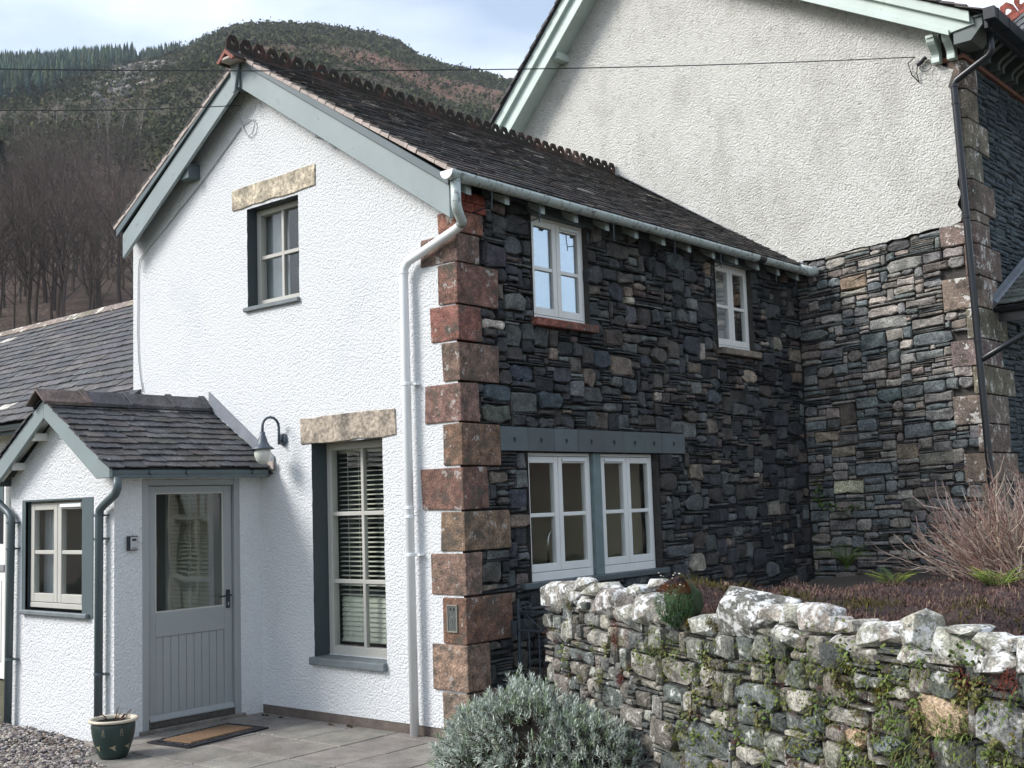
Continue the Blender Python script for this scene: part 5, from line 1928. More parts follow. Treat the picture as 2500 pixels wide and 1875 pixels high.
for k in range(5):
    p = A_ + wdir * (k * 0.572)
    mw = Matrix((wdir.cross(V((0, 0, 1))).normalized(), wdir, wdir.cross(V((0, 0, 1))).normalized().cross(wdir))).transposed().to_4x4()
    mw.translation = p
    put('ridge_tile', CR2, wroof, color=(0.20, 0.06, 0.045), matrix=mw)

# lean-to roof on the flank
br_ = MB()
br_.add([(HX + 0.02, 6.22, 3.70), (HX + 3.2, 6.22, 3.70), (HX + 3.2, 7.7, 4.42), (HX + 0.02, 7.7, 4.42)], [(0, 1, 2, 3)])
bro = br_.build('bay_roof', M['wall_core'], bh)
slate_roof(bro, V((HX + 0.05, 6.20, 3.71)), (1, 0, 0), V((0, 1.48, 0.72)), 3.1, 1.64, 0.16, 0.30, 0.012, lambda p, r_: jit((0.125, 0.145, 0.13), r_, 0.18), M['slate'], random.Random(84), 120)
for k in range(8):
    m_ = MB()
    a = k / 8
    y_, z_ = 6.20 + 1.45 * a, 3.72 + 0.705 * a
    m_.prism([(HX + 0.012, y_, z_ + 0.02), (HX + 0.012, y_ + 0.20, z_ + 0.118), (HX + 0.012, y_ + 0.20, z_ + 0.21), (HX + 0.012, y_ + 0.02, z_ + 0.12)], (0.012, 0, 0))
    m_.build('lead_soaker', M['lead'], bro)
m_ = MB()
m_.tube([(HX + 0.03, 6.20, 3.735), (HX + 0.03, 7.66, 4.445)], 0.028, 8)
m_.build('lead_roll', M['lead'], bro)
m_ = MB()
m_.box(HX + 0.06, HX + 3.2, 6.20, 6.23, 3.53, 3.69)
m_.build('bay_fascia', M['black_plastic'], bh)
bgu = gutter('bay_gutter', 6.15, 3.675, HX + 0.04, HX + 3.2, 0.05, M['black_plastic'], bh, along='x')
m_ = MB()
m_.tube([(HX + 0.40, 6.15, 3.63), (HX + 0.40, 6.13, 3.46), (HX + 0.37, 6.10, 3.38), (HX + 0.33, 6.05, 3.345), (2.07, D - 0.085, 3.10)], 0.032, 10)
m_.build('branch_pipe', M['black_plastic'], bh, smooth=True)

# overhead wires
ob_ = V((1.58, D - 0.05, 6.49))


def on_ray(px, py, depth):
    return CAM_POS + (CAM_F + CAM_R * ((px - 1250) / FPX) + CAM_U * ((937.5 - py) / FPX)) * depth


wire_m = simple('black_cable', (0.02, 0.02, 0.022), 0.5, 0, 1, 0)
le = V((-3.30, -3.34, 5.27))
pts = []
for k in range(41):
    t_ = -1.6 + 2.6 * k / 40
    p = le.lerp(ob_, t_)
    p.z -= 0.085 * (1 - (2 * (t_ - 0.5)) ** 2) if 0 <= t_ <= 1 else 0
    pts.append(p)
m_ = MB()
m_.tube(pts, 0.0055, 5)
m_.build('overhead_cable', wire_m, None, label='black overhead cable running to the cream gable of the tall house', category='cable')
m_ = MB()
e2 = V((-2.70, -0.03, 5.61))
s2 = V((-0.838, -3.756, 4.228))
s2 = CAM_POS + (s2 - CAM_POS) * 1.35
m_.tube([e2.lerp(s2, k / 20 * 4.0) - V((0, 0, 0.03 * math.sin(math.pi * min(1, k / 5)))) for k in range(21)], 0.0048, 5)
m_.build('overhead_cable', wire_m, None, label='black overhead cable tied to the top of the white gable', category='cable')
jb = thing('cable_joint', 'black cable joint and loose loop on the cream gable below the eaves', 'cable joint', (1.64, D - 0.05, 6.4))
m_ = MB()
m_.tube([(1.60, D - 0.06, 6.385), (1.70, D - 0.06, 6.455)], 0.022, 8)
m_.build('joint', M['black_plastic'], jb)
m_ = MB()
m_.tube([ob_, (1.50, D - 0.06, 6.44), (1.53, D - 0.05, 6.30), (1.60, D - 0.04, 6.20)], 0.006, 5)
m_.tube([(1.60, D - 0.04, 6.20), (1.585, D - 0.05, 6.30), (1.60, D - 0.06, 6.385)], 0.006, 5)
lpp = [(1.70, D - 0.06, 6.455)] + [(1.685 + 0.065 * math.cos(a), D - 0.05, 6.355 + 0.055 * math.sin(a)) for a in [1.2 - 0.7 * k for k in range(10)]]
m_.tube(lpp, 0.005, 5)
m_.build('loop', wire_m, jb)

# ------------------------------------------------------------------ garden wall
gw = thing('garden_wall', 'dry stone garden wall with lichened boulders along its top, ferns in the joints', 'stone wall', (2.4, -0.8, 0))
GP0 = V((0.74, 0.04, 0))
GD = V((0.8821, -0.4711, 0))
GN = V((-0.4711, -0.8821, 0))
GLEN = 5.6
FG = lambda u, z, d: GP0 + GD * u + GN * d + V((0, 0, z))


def to_wall(px, py):
    """photo position to (u, z) on the face of the garden wall"""
    dr = CAM_F + CAM_R * ((px - 1250) / FPX) + CAM_U * ((937.5 - py) / FPX)
    t_ = (GP0 - CAM_POS).dot(GN) / dr.dot(GN)
    q = CAM_POS + dr * t_
    return (q - GP0).dot(GD), q.z


rgg = random.Random(91)
m_ = MB()
m_.lbox(FG, 0.04, GLEN, -0.05, 1.05, -0.50, -0.045)
core = m_.build('wall_core', M['wall_core'], gw)
GH = 1.11


def pick_gw(r_):
    q = r_.random()
    if q < 0.50:
        h_ = r_.uniform(0.075, 0.165)
        return h_ * r_.uniform(1.0, 2.1), h_
    if q < 0.68:
        return r_.uniform(0.07, 0.15), r_.uniform(0.03, 0.06)
    return r_.uniform(0.2, 0.6), r_.uniform(0.012, 0.028)


Zb = lambda x, y: (1600 + 0.31646 * x, 1350 + 0.31646 * y)
Zc_ = lambda x, y: (2200 + 0.2562 * x, 1450 + 0.2562 * y)
Za = lambda x, y: (1000 + 0.31646 * x, 1350 + 0.31646 * y)
GF = []


def gfeat(zf, cx, cy, w_, h_, c, rnd):
    (a, b), (c2, d2) = zf(cx - w_ / 2, cy), zf(cx + w_ / 2, cy)
    (_, t1), (_, t2) = zf(cx, cy - h_ / 2), zf(cx, cy + h_ / 2)
    u0, _z = to_wall(a, b)
    u1, _z = to_wall(c2, d2)
    mx_ = (a + c2) / 2
    z1 = to_wall(mx_, t1)[1]
    z0 = to_wall(mx_, t2)[1]
    GF.append(((u0, u1, max(z0, 0.0), z1), c, rnd))


GREY, LG, OR_, SL_ = lin(150, 148, 142), lin(170, 168, 160), lin(178, 158, 134), lin(102, 108, 107)
gfeat(Zc_, 360, 1190, 520, 380, OR_, 0.5)
gfeat(Zc_, 940, 1270, 470, 440, lin(140, 142, 142), 0.4)
gfeat(Zb, 780, 1100, 340, 200, lin(112, 119, 118), 0.5)
gfeat(Zb, 1110, 1140, 210, 190, LG, 0.55)
gfeat(Zb, 1460, 1260, 320, 170, GREY, 0.4)
gfeat(Zb, 1790, 1280, 190, 160, LG, 0.5)
gfeat(Zb, 160, 920, 230, 220, GREY, 0.35)
gfeat(Zb, 420, 970, 220, 160, LG, 0.5)
gfeat(Zb, 690, 1570, 230, 150, LG, 0.6)
gfeat(Zb, 400, 1450, 300, 250, SL_, 0.35)
gfeat(Zb, 1070, 1310, 210, 150, SL_, 0.2)
gfeat(Zb, 1630, 1000, 260, 130, lin(120, 124, 122), 0.3)
gfeat(Zb, 1880, 1080, 170, 120, LG, 0.5)
gfeat(Zb, 640, 890, 210, 90, SL_, 0.2)
gfeat(Zb, 1540, 1440, 170, 150, lin(176, 152, 130), 0.4)
gfeat(Zb, 1780, 1500, 200, 170, lin(112, 122, 124), 0.5)
gfeat(Zb, 1130, 1530, 280, 150, lin(104, 114, 114), 0.5)
gfeat(Zb, 1310, 1410, 280, 140, lin(126, 118, 114), 0.4)
gfeat(Za, 1780, 870, 200, 210, GREY, 0.35)
gfeat(Za, 2040, 920, 240, 220, GREY, 0.35)
gfeat(Za, 1450, 660, 150, 130, GREY, 0.5)
gfeat(Za, 1320, 800, 190, 110, SL_, 0.4)
ok = []
for f_ in GF:
    a = f_[0]
    a = (a[0], a[1], a[2], min(a[3], GH))
    if all(a[1] <= b[0][0] + 0.005 or a[0] >= b[0][1] - 0.005 or a[3] <= b[0][2] + 0.005 or a[2] >= b[0][3] - 0.005 for b in ok):
        ok.append((a, f_[1], f_[2]))
rects = rubble(GLEN, GH, [a for a, c, r_ in ok], rgg, pick_gw)
pcs = []
GCOL = [lin(122, 123, 117), lin(110, 113, 109), lin(132, 130, 123), lin(100, 105, 103), lin(118, 114, 107), lin(146, 143, 134), lin(92, 97, 95)]
tilt = lambda u, z: z
for a, c0, rnd in [(r_, None, None) for r_ in rects] + ok:
    th = a[3] - a[2]
    m_ = MB()
    d_ = rgg.uniform(-0.02, 0.022) - (0.004 if th < 0.03 else 0)
    ar = stone(m_, FG, a[0], a[1], a[2], a[3], rgg, d_, rnd if rnd else rgg.uniform(0.08, 0.38), 0.008, 0.20, 0.08, bulge=0.03)
    c = mul(c0, 1.05) if c0 else mul(jit(rgg.choice(GCOL), rgg, 0.34, 0.03), 1.0 if th > 0.03 else 0.70)
    pcs.append((px_size(FG((a[0] + a[1]) / 2, (a[2] + a[3]) / 2, 0), ar), m_, c))
lay(pcs, 'stone', M['garden_stone'], core, 300)


def boulder(mb, c, ax, ay, az, rg, f=0.22, n_=19):
    """broken stone: the hull of scattered points, so that its faces are flat and its edges crisp"""
    bm = bmesh.new()
    for k in range(n_):
        t_ = (k + 0.5) / n_
        ph = k * 2.39996 + rg.uniform(-0.3, 0.3)
        z = 1 - 2 * t_
        r_ = math.sqrt(max(0, 1 - z * z))
        x, y = r_ * math.cos(ph), r_ * math.sin(ph)
        x, y, z = (math.copysign(abs(q) ** 0.75, q) for q in (x, y, z))
        k_ = 1.06 + rg.uniform(-f, f) * 1.2
        bm.verts.new(c + ax * (x * k_) + ay * (y * k_) + az * (z * k_))
    r = bmesh.ops.convex_hull(bm, input=bm.verts[:])
    dead = [g_ for g_ in r['geom_interior'] if isinstance(g_, bmesh.types.BMVert)]
    bmesh.ops.delete(bm, geom=dead, context='VERTS')
    bmesh.ops.bevel(bm, geom=bm.edges[:], offset=min(ax.length, az.length) * 0.03, segments=1, affect='EDGES')
    bm.verts.index_update()
    mb.add([v.co.copy() for v in bm.verts], [tuple(v.index for v in fc.verts) for fc in bm.faces])
    bm.free()


COP = [(Za, 1130, 335, 245, 215, GREY), (Za, 1385, 285, 150, 95, LG), (Za, 1500, 385, 230, 220, GREY), (Za, 1330, 400, 105, 125, LG), (Za, 1650, 480, 125, 150, LG), (Za, 1790, 440, 190, 250, GREY), (Za, 1930, 495, 140, 150, LG),
       (Za, 1720, 285, 95, 90, LG), (Za, 1870, 250, 90, 85, LG), (Za, 1300, 250, 90, 120, GREY), (Zb, 650, 490, 320, 390, lin(124, 126, 120)), (Zb, 370, 560, 200, 165, LG), (Zb, 870, 465, 160, 120, LG), (Zb, 970, 640, 280, 170, LG),
       (Zb, 1040, 490, 190, 170, LG), (Zb, 1200, 510, 190, 240, LG), (Zb, 1330, 560, 90, 150, LG), (Zb, 1420, 575, 95, 95, LG), (Zb, 1510, 580, 105, 115, LG), (Zb, 1640, 640, 200, 195, LG), (Zb, 1430, 715, 210, 140, LG), (Zb, 1820, 620, 195, 180, LG),
       (Zb, 1880, 580, 90, 80, LG), (Zb, 1970, 635, 135, 215, LG), (Zb, 1940, 800, 210, 180, LG), (Zc_, 430, 540, 460, 410, LG), (Zc_, 520, 350, 260, 90, LG), (Zc_, 790, 480, 250, 190, LG), (Zc_, 870, 660, 410, 270, GREY), (Zc_, 1180, 640, 260, 380, LG), (Zc_, 1000, 480, 170, 130, LG),
       (Zc_, 1500, 640, 380, 320, LG), (Zc_, 1900, 700, 400, 360, GREY), (Zc_, 90, 330, 150, 330, LG)]
for (zf, cx, cy, w_, h_, c) in COP:
    p0 = to_wall(*zf(cx, cy))
    ul = to_wall(*zf(cx - w_ / 2, cy))[0]
    ur = to_wall(*zf(cx + w_ / 2, cy))[0]
    zt_ = to_wall(*zf(cx, cy - h_ / 2))[1]
    zb_ = to_wall(*zf(cx, cy + h_ / 2))[1]
    hu, hz = (ur - ul) / 2 * 1.05, (zt_ - zb_) / 2 * 1.04
    dep = max(0.09, min(0.17, hu * 0.9))
    m_ = MB()
    boulder(m_, FG((ul + ur) / 2, (zt_ + zb_) / 2, -dep * 0.75), GD * hu, GN * dep, V((0, 0, hz)), rgg, 0.17)
    put('coping_stone', m_.mesh('coping_stone', M['coping_stone']), gw, color=mul(jit(c, rgg, 0.12, 0.03), 0.72))
# second row of top stones at the back of the wall
for k in range(12):
    u = 0.3 + k * 0.42 + rgg.uniform(-0.1, 0.1)
    m_ = MB()
    boulder(m_, FG(u, 0.98 + rgg.uniform(-0.02, 0.02), -0.45 + rgg.uniform(-0.05, 0.05)), GD * rgg.uniform(0.10, 0.16), GN * 0.10, V((0, 0, rgg.uniform(0.05, 0.08))), rgg)
    put('coping_stone', m_.mesh('coping_stone', M['coping_stone']), gw, color=mul(jit(LG, rgg, 0.12, 0.03), 0.65))

# raised bed between the wall and the houses
tb = MB()
A0 = FG(0.10, 0, -0.30)
nx, ny = 26, 22
vs, fs = [], []
for i in range(nx + 1):
    for j in range(ny + 1):
        u = 0.06 + (GLEN - 0.06) * i / nx
        q = FG(u, 0, -0.22)
        # towards the house wall / return wall
        yend = D - 0.02
        x_ = max(q.x, 0.02) if j else q.x
        f_ = j / ny
        y_ = q.y + (yend - q.y) * f_
        z_ = 0.955 + 0.05 * noise.noise((q.x * 1.5, y_ * 1.5, 3)) - 0.03 * f_
        if q.x < 0.95:
            z_ -= (0.95 - q.x) * 0.25 * f_
        vs.append((q.x, y_, z_))
for i in range(nx):
    for j in range(ny):
        a = i * (ny + 1) + j
        fs.append((a, a + 1, a + ny + 2, a + ny + 1))
tb.add(vs, fs)
tb.build('raised_bed', M['earth'], kind='structure')

# ------------------------------------------------------------------ plants
rp = random.Random(101)


def blade(mb, p, d, ln, w_, col, droop=0.2, up=V((0, 0, 1))):
    """narrow leaf: two quads bent once"""
    d = d.normalized()
    s_ = d.cross(up)
    if s_.length < 1e-3:
        s_ = d.orthogonal()
    s_ = s_.normalized() * (w_ / 2)
    m1 = p + d * (ln * 0.5)
    e_ = p + d * ln - up * (droop * ln)
    mb.add([p - s_ * 0.6, p + s_ * 0.6, m1 + s_, m1 - s_, e_], [(0, 1, 2, 3), (3, 2, 4)], col)


def rand_dir(r_, up=0.0):
    while True:
        v = V((r_.uniform(-1, 1), r_.uniform(-1, 1), r_.uniform(-1, 1)))
        if 0.05 < v.length < 1:
            v.normalize()
            v.z += up
            return v.normalized()


# grey lavender bush by the gate
lav = thing('lavender_bush', 'rounded silver-green lavender bush at the foot of the garden wall', 'bush', (1.28, -0.86, 0))
fol, stm, cor = MB(), MB(), MB()
LCc = V((1.34, -0.88, 0.0))
LA = V((0.985, 0.17, 0))
LB = V((0.17, -0.985, 0))
for (cx, cy, rx_, ry_, hz, n_) in ((0.0, 0.0, 0.55, 0.40, 0.64, 1150), (-0.36, -0.04, 0.40, 0.36, 0.50, 620), (0.36, 0.02, 0.46, 0.34, 0.50, 760), (0.12, 0.20, 0.36, 0.26, 0.38, 300), (-0.10, -0.08, 0.3, 0.26, 0.69, 240), (-0.28, 0.20, 0.28, 0.22, 0.34, 200)):
    for k in range(n_):
        v = rand_dir(rp, 0.0)
        if v.z < -0.25:
            v.z = -v.z
        rr = rp.uniform(0.80, 1.05)
        # the old woody gap in the middle of the plant
        base = LCc + LA * cx + LB * cy
        p = base + LA * (v.x * rx_ * rr) + LB * (v.y * ry_ * rr) + V((0, 0, max(0.02, v.z) * hz * rr + 0.02))
        rel = (p - LCc)
        gu, gn = rel.dot(LA), rel.dot(LB)
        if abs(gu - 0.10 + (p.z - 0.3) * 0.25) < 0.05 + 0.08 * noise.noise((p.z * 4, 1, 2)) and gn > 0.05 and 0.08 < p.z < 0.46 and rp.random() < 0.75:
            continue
        outw = (LA * v.x + LB * v.y + V((0, 0, abs(v.z) * 0.8 + 0.25))).normalized()
        sh_ = rp.uniform(0.75, 1.25)
        cgreen = rp.random()
        cbase = (0.42 * sh_, 0.47 * sh_, 0.42 * sh_) if cgreen < 0.75 else (0.29 * sh_, 0.36 * sh_, 0.24 * sh_)
        nl = rp.randint(11, 15)
        for q in range(nl):
            f_ = q / nl
            pp = p - outw * (0.045 * (1 - f_))
            a = q * 2.4 + rp.uniform(-0.4, 0.4)
            t1 = outw.orthogonal().normalized()
            t2 = outw.cross(t1)
            dd = (t1 * math.cos(a) + t2 * math.sin(a)) * (1.0 - 0.55 * f_) + outw * (0.45 + 0.7 * f_)
            blade(fol, pp, dd, rp.uniform(0.032, 0.052), rp.uniform(0.006, 0.0095), mul(cbase, rp.uniform(0.8, 1.2)), rp.uniform(-0.05, 0.2))
        if k % 3 == 0:
            stm.tube([base * 0.35 + LCc * 0.65 + V((rp.uniform(-.08, .08), rp.uniform(-.08, .08), 0.03)), (base + p) * 0.5 + V((0, 0, 0.05)), p], [0.007, 0.005, 0.003], 4, False, jit((0.075, 0.055, 0.042), rp, 0.3))
fol.build('foliage', M['leaf_matt'], lav)
for k in range(260):
    a = rp.uniform(0, 6.28)
    b0 = LCc + LA * (0.10 + rp.uniform(-0.14, 0.14)) + LB * rp.uniform(0.0, 0.30) + V((0, 0, rp.uniform(0.02, 0.15)))
    stm.tube([b0, b0 + V((rp.uniform(-.05, .05), rp.uniform(-.05, .05), 0.12)) + LB * rp.uniform(-0.03, 0.04), b0 + V((rp.uniform(-.09, .09), rp.uniform(-.09, .09), rp.uniform(0.18, 0.30)))], [0.005, 0.004, 0.002], 3, False, jit((0.06, 0.045, 0.036), rp, 0.35))
stm.build('stems', M['twig'], lav)
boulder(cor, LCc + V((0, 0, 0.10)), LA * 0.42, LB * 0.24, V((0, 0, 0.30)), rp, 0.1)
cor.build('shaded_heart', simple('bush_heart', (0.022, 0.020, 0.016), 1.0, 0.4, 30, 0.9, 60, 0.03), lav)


def fern(name, base, size, n_, label, r_, cols, spread=1.0, parent=None):
    t_ = thing(name, label, 'fern', base, 'ferns about the garden wall')
    m_ = MB()
    for k in range(n_):
        a = 2 * math.pi * k / n_ + r_.uniform(-0.4, 0.4)
        out_ = V((math.cos(a), math.sin(a), 0)) * spread
        ln = size * r_.uniform(0.7, 1.1)
        el = r_.uniform(1.6, 3.6)
        c = jit(r_.choice(cols), r_, 0.2, 0.08)
        path = []
        p = V(base)
        d_ = (out_ + V((0, 0, el))).normalized()
        ns = 11
        for q in range(ns):
            path.append((p.copy(), d_.copy()))
            p = p + d_ * (ln / ns)
            d_ = (d_ + V((0, 0, -0.10)) + out_ * 0.05).normalized()
        m_.tube([x[0] for x in path], 0.0022, 3, False, mul(c, 0.8))
        for q in range(2, ns):
            p, d_ = path[q]
            side_ = d_.cross(V((0, 0, 1)))
            if side_.length < 1e-3:
                continue
            side_.normalize()
            wl = ln * 0.26 * math.sin(math.pi * min(1, (q + 0.6) / ns) ** 0.8)
            for s in (-1, 1):
                dd = side_ * s + d_ * 0.35
                blade(m_, p, dd, max(0.01, wl), ln * 0.034, mul(c, r_.uniform(0.8, 1.2)), 0.15)
                blade(m_, p + d_ * (ln / ns * 0.5), dd, max(0.01, wl * 0.95), ln * 0.030, mul(c, r_.uniform(0.8, 1.2)), 0.15)
    m_.build('frond', M['leaf'], t_)
    return t_


FC = [(0.20, 0.28, 0.05), (0.16, 0.25, 0.05), (0.26, 0.30, 0.06)]
fern('fern', (0.62, 5.35, 0.95), 0.44, 17, 'bright green fern standing against the foot of the coursed stone wall', rp, FC)
fern('fern', (2.35, 2.45, 0.97), 0.32, 16, 'yellow-green fern under the edge of the bare shrub nearest the house', rp, FC)
fern('fern', (3.22, 2.25, 0.97), 0.36, 18, 'lush green fern in front of the bare shrub stems', rp, FC)
fern('fern', (3.75, 2.15, 0.97), 0.34, 14, 'green fern at the outer edge of the picture below the bare shrub', rp, FC)
p = FG(*to_wall(1845, 1465), -0.34)
fern('fern', (p.x, p.y, 1.02), 0.24, 8, 'small dark green fern behind the white coping stones', rp, [(0.06, 0.12, 0.05), (0.08, 0.14, 0.04)])
p = FG(*to_wall(1500, 1440), -0.30)
fern('fern', (p.x, p.y, 0.99), 0.19, 7, 'little yellowish fern on the wall top below the kitchen window', rp, [(0.15, 0.16, 0.05), (0.10, 0.13, 0.04)])
p = FG(*to_wall(1680, 1430), -0.40)
fern('fern', (p.x, p.y, 1.03), 0.22, 7, 'small fern behind the thrift cushion on the wall top', rp, [(0.13, 0.15, 0.05), (0.10, 0.14, 0.04)])

# heather mat over the wall top and the bed behind it


def bed_h(u, b_):
    """height of the heather cushions at u along and b_ back from the wall face"""
    lump = 0.5 + 0.75 * noise.noise((u * 1.5, b_ * 1.8, 1)) + 0.35 * noise.noise((u * 4, b_ * 4, 5))
    rise = min(1, max(0, (b_ - 0.12) / 0.22))
    return 0.965 + rise * (0.03 + (0.22 if b_ < 1.3 else 0.12) * lump) + (0.02 if u > 1.6 else 0) * rise


def in_bed(p):
    return p.x > 0.35 and p.y < D - 0.03 and (p.x > 0.60 or p.y < 1.2 or p.y > 2.9)


ht_ = MB()
n = 0
while n < 95000:
    u = rp.uniform(0.25, GLEN)
    b_ = 0.10 + 4.7 * rp.random() ** 2.3
    edge = 0.17 + 0.05 * noise.noise((u * 3, 0, 0)) + (0.05 if u > 1.0 else 0.16)
    n += 1
    if b_ < edge and rp.random() < (0.93 if noise.noise((u * 2.3, 4, 0)) < 0.12 else 0.35):
        continue
    p = FG(u, bed_h(u, b_) + rp.uniform(-0.02, 0.012), -b_)
    if not in_bed(p):
        continue
    d_ = rand_dir(rp, 0.45)
    q = noise.noise((u * 2.2, b_ * 3, 7))
    c = rp.choice([(0.115, 0.068, 0.064), (0.140, 0.085, 0.074), (0.100, 0.062, 0.058), (0.17, 0.110, 0.088), (0.085, 0.058, 0.050)])
    if rp.random() < 0.07:
        c = (0.24, 0.18, 0.11)
    if q > 0.24 and b_ < 1.2:
        c = rp.choice([(0.085, 0.080, 0.020), (0.070, 0.060, 0.022)])
    blade(ht_, p, d_, rp.uniform(0.02, 0.055), rp.uniform(0.003, 0.0065), mul(jit(c, rp, 0.4), 0.85 + 0.7 * noise.noise((u * 1.7, b_ * 2.4, 11))), rp.uniform(-0.1, 0.3))
ht_.build('heather_mat', M['leaf_matt'], None, kind='stuff', label='purple-brown heather matting over the garden wall top and the bed behind', category='heather')
hb = MB()
vs, fs = [], []
nu, nb_ = 70, 46
for i in range(nu + 1):
    for j in range(nb_ + 1):
        u = 0.2 + (GLEN - 0.2) * i / nu
        b_ = 0.16 + 4.8 * (j / nb_) ** 1.6
        vs.append(FG(u, bed_h(u, b_) - 0.025 - (0.3 if not in_bed(FG(u, 1, -b_)) else 0), -b_))
for i in range(nu):
    for j in range(nb_):
        a = i * (nb_ + 1) + j
        fs.append((a, a + 1, a + nb_ + 2, a + nb_ + 1))
hb.add(vs, fs)
hb.build('heather_ground', simple('heather_soil', (0.055, 0.034, 0.034), 1.0, 0.5, 25, 0.9, 50, 0.03), kind='structure')

# thrift cushion in its crock on the coping
th = thing('thrift_cushion', 'round green thrift cushion with rusty red rim on the garden wall top', 'cushion plant', FG(*to_wall(1655, 1485), 0.02))
p0 = FG(*to_wall(1652, 1470), -0.02)
hul, rim = MB(), MB()
for k in range(3600):
    v = rand_dir(rp, 0.0)
    f_ = v.dot(GN)
    if f_ < -0.4:
        continue
    p = p0 + GD * (v.x * 0 + (v.dot(GD)) * 0.135) + GN * (max(f_, 0) * 0.13 + 0.0) + V((0, 0, v.z * 0.125))
    d_ = (v + GN * 0.25 + V((0, 0, -0.25))).normalized()
    if v.z > 0.42:
        if v.z > 0.80:
            c = rp.choice([(0.05, 0.035, 0.04), (0.09, 0.06, 0.06)])
        else:
            c = rp.choice([(0.28, 0.085, 0.045), (0.24, 0.10, 0.05), (0.20, 0.10, 0.04)])
        blade(rim, p, v + V((0, 0, 0.3)), rp.uniform(0.014, 0.030), 0.005, jit(c, rp, 0.25), 0.1)
    else:
        blade(hul, p, d_ + rand_dir(rp) * 0.7, rp.uniform(0.014, 0.034), 0.004, jit(rp.choice([(0.035, 0.085, 0.03), (0.05, 0.10, 0.03), (0.03, 0.07, 0.035)]), rp, 0.3), 0.2)
hul.build('foliage', M['leaf'], th)
rim.build('rust_red_rim', M['leaf_matt'], th)
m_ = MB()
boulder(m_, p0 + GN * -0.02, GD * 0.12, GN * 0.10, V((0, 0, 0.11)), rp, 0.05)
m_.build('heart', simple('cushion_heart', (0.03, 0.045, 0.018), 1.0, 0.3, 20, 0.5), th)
m_ = MB()
for k in range(26):
    q = p0 + GD * rp.uniform(-0.13, 0.13) + GN * rp.uniform(0.0, 0.13) + V((0, 0, rp.uniform(-0.02, 0.17)))
    pebble(m_, q, rp.uniform(0.004, 0.006), rp, (0.6, 0.58, 0.5))
m_.build('dry_head', M['leaf_matt'], th)

# small leafy plants rooted in the wall joints
wp = MB()
SP = []
for k in range(150):
    px, py = rp.uniform(1330, 2500), rp.uniform(1500, 1875)
    yl = 1490 + (px - 1330) * 0.135
    if py < yl + 15:
        continue
    if px < 1640 and py > 1640:
        continue
    SP.append((px, py, rp.uniform(0.5, 1.15)))
for (zf, x, y, s_) in [(Zb, 440, 850, 1.6), (Zb, 1190, 720, 1.8), (Zb, 1230, 1230, 1.7), (Zb, 360, 1060, 1.4), (Zb, 60, 660, 1.7), (Zb, 100, 760, 1.5), (Zb, 960, 1060, 1.1), (Zb, 900, 900, 1.2), (Zb, 1500, 720, 1.4), (Zb, 1860, 1320, 1.8), (Zb, 1900, 1500, 1.8), (Zb, 1620, 1560, 1.7), (Zb, 1830, 900, 1.3),
                       (Zc_, 640, 560, 1.6), (Zc_, 250, 640, 1.5), (Zc_, 50, 1320, 2.0), (Zc_, 100, 1500, 2.2), (Zc_, 250, 1420, 1.4), (Zc_, 640, 1430, 1.5), (Zc_, 640, 1270, 1.3), (Zc_, 1130, 1560, 1.6), (Zb, 1060, 860, 1.3), (Zb, 520, 1020, 1.2), (Zb, 1300, 860, 1.3), (Za, 1500, 930, 1.2), (Za, 1900, 700, 1.5), (Za, 2000, 650, 1.4), (Za, 1800, 760, 1.3)]:
    q = zf(x, y)
    SP.append((q[0], q[1], s_))
for (px, py, s_) in SP:
    u, z = to_wall(px, py)
    if z < 0.05 or u < 0.15:
        continue
    p = FG(u, z, 0.012)
    kind = rp.random()
    c0 = rp.choice([(0.10, 0.14, 0.035), (0.12, 0.15, 0.04), (0.075, 0.105, 0.03), (0.13, 0.13, 0.045)])
    nl = int(rp.uniform(16, 34) * s_)
    for q in range(nl):
        o_ = GD * rp.gauss(0, 0.030 * s_) + V((0, 0, rp.gauss(-0.010, 0.032 * s_))) + GN * rp.uniform(0, 0.03)
        d_ = (GN * rp.uniform(0.4, 1.0) + GD * rp.uniform(-1, 1) + V((0, 0, rp.uniform(-0.8, 0.7))))
        if kind < 0.6:
            blade(wp, p + o_, d_, rp.uniform(0.014, 0.030), rp.uniform(0.010, 0.019), jit(c0, rp, 0.3, 0.1), rp.uniform(0, 0.4), GN)
        else:
            blade(wp, p + o_, d_ + V((0, 0, 0.3)), rp.uniform(0.03, 0.07), rp.uniform(0.004, 0.009), jit(c0, rp, 0.3, 0.1), rp.uniform(0.1, 0.6))
wp.build('wall_plants', M['leaf'], None, kind='stuff', label='small green ferns and creeping leaves rooted in the garden wall joints', category='wall plants')
mo = MB()
for k in range(300):
    px, py = rp.uniform(1330, 2500), rp.uniform(1510, 1875)
    if py < 1505 + (px - 1330) * 0.13 or (px < 1640 and py > 1660):
        continue
    u, z = to_wall(px, py)
    if z < 0.04:
        continue
    red = rp.random() < 0.22
    sz = rp.uniform(0.5, 1.3)
    for q in range(int(55 * sz)):
        o_ = GD * rp.gauss(0, 0.030 * sz) + V((0, 0, rp.gauss(0, 0.014 * sz)))
        c = rp.choice([(0.10, 0.030, 0.026), (0.075, 0.03, 0.03)]) if red else rp.choice([(0.13, 0.13, 0.028), (0.095, 0.115, 0.028), (0.17, 0.16, 0.034), (0.12, 0.15, 0.034)])
        blade(mo, FG(u, z, 0.006) + o_, GN + rand_dir(rp, 0.2) * 0.8, rp.uniform(0.008, 0.022), rp.uniform(0.003, 0.006), jit(c, rp, 0.3), 0.2)
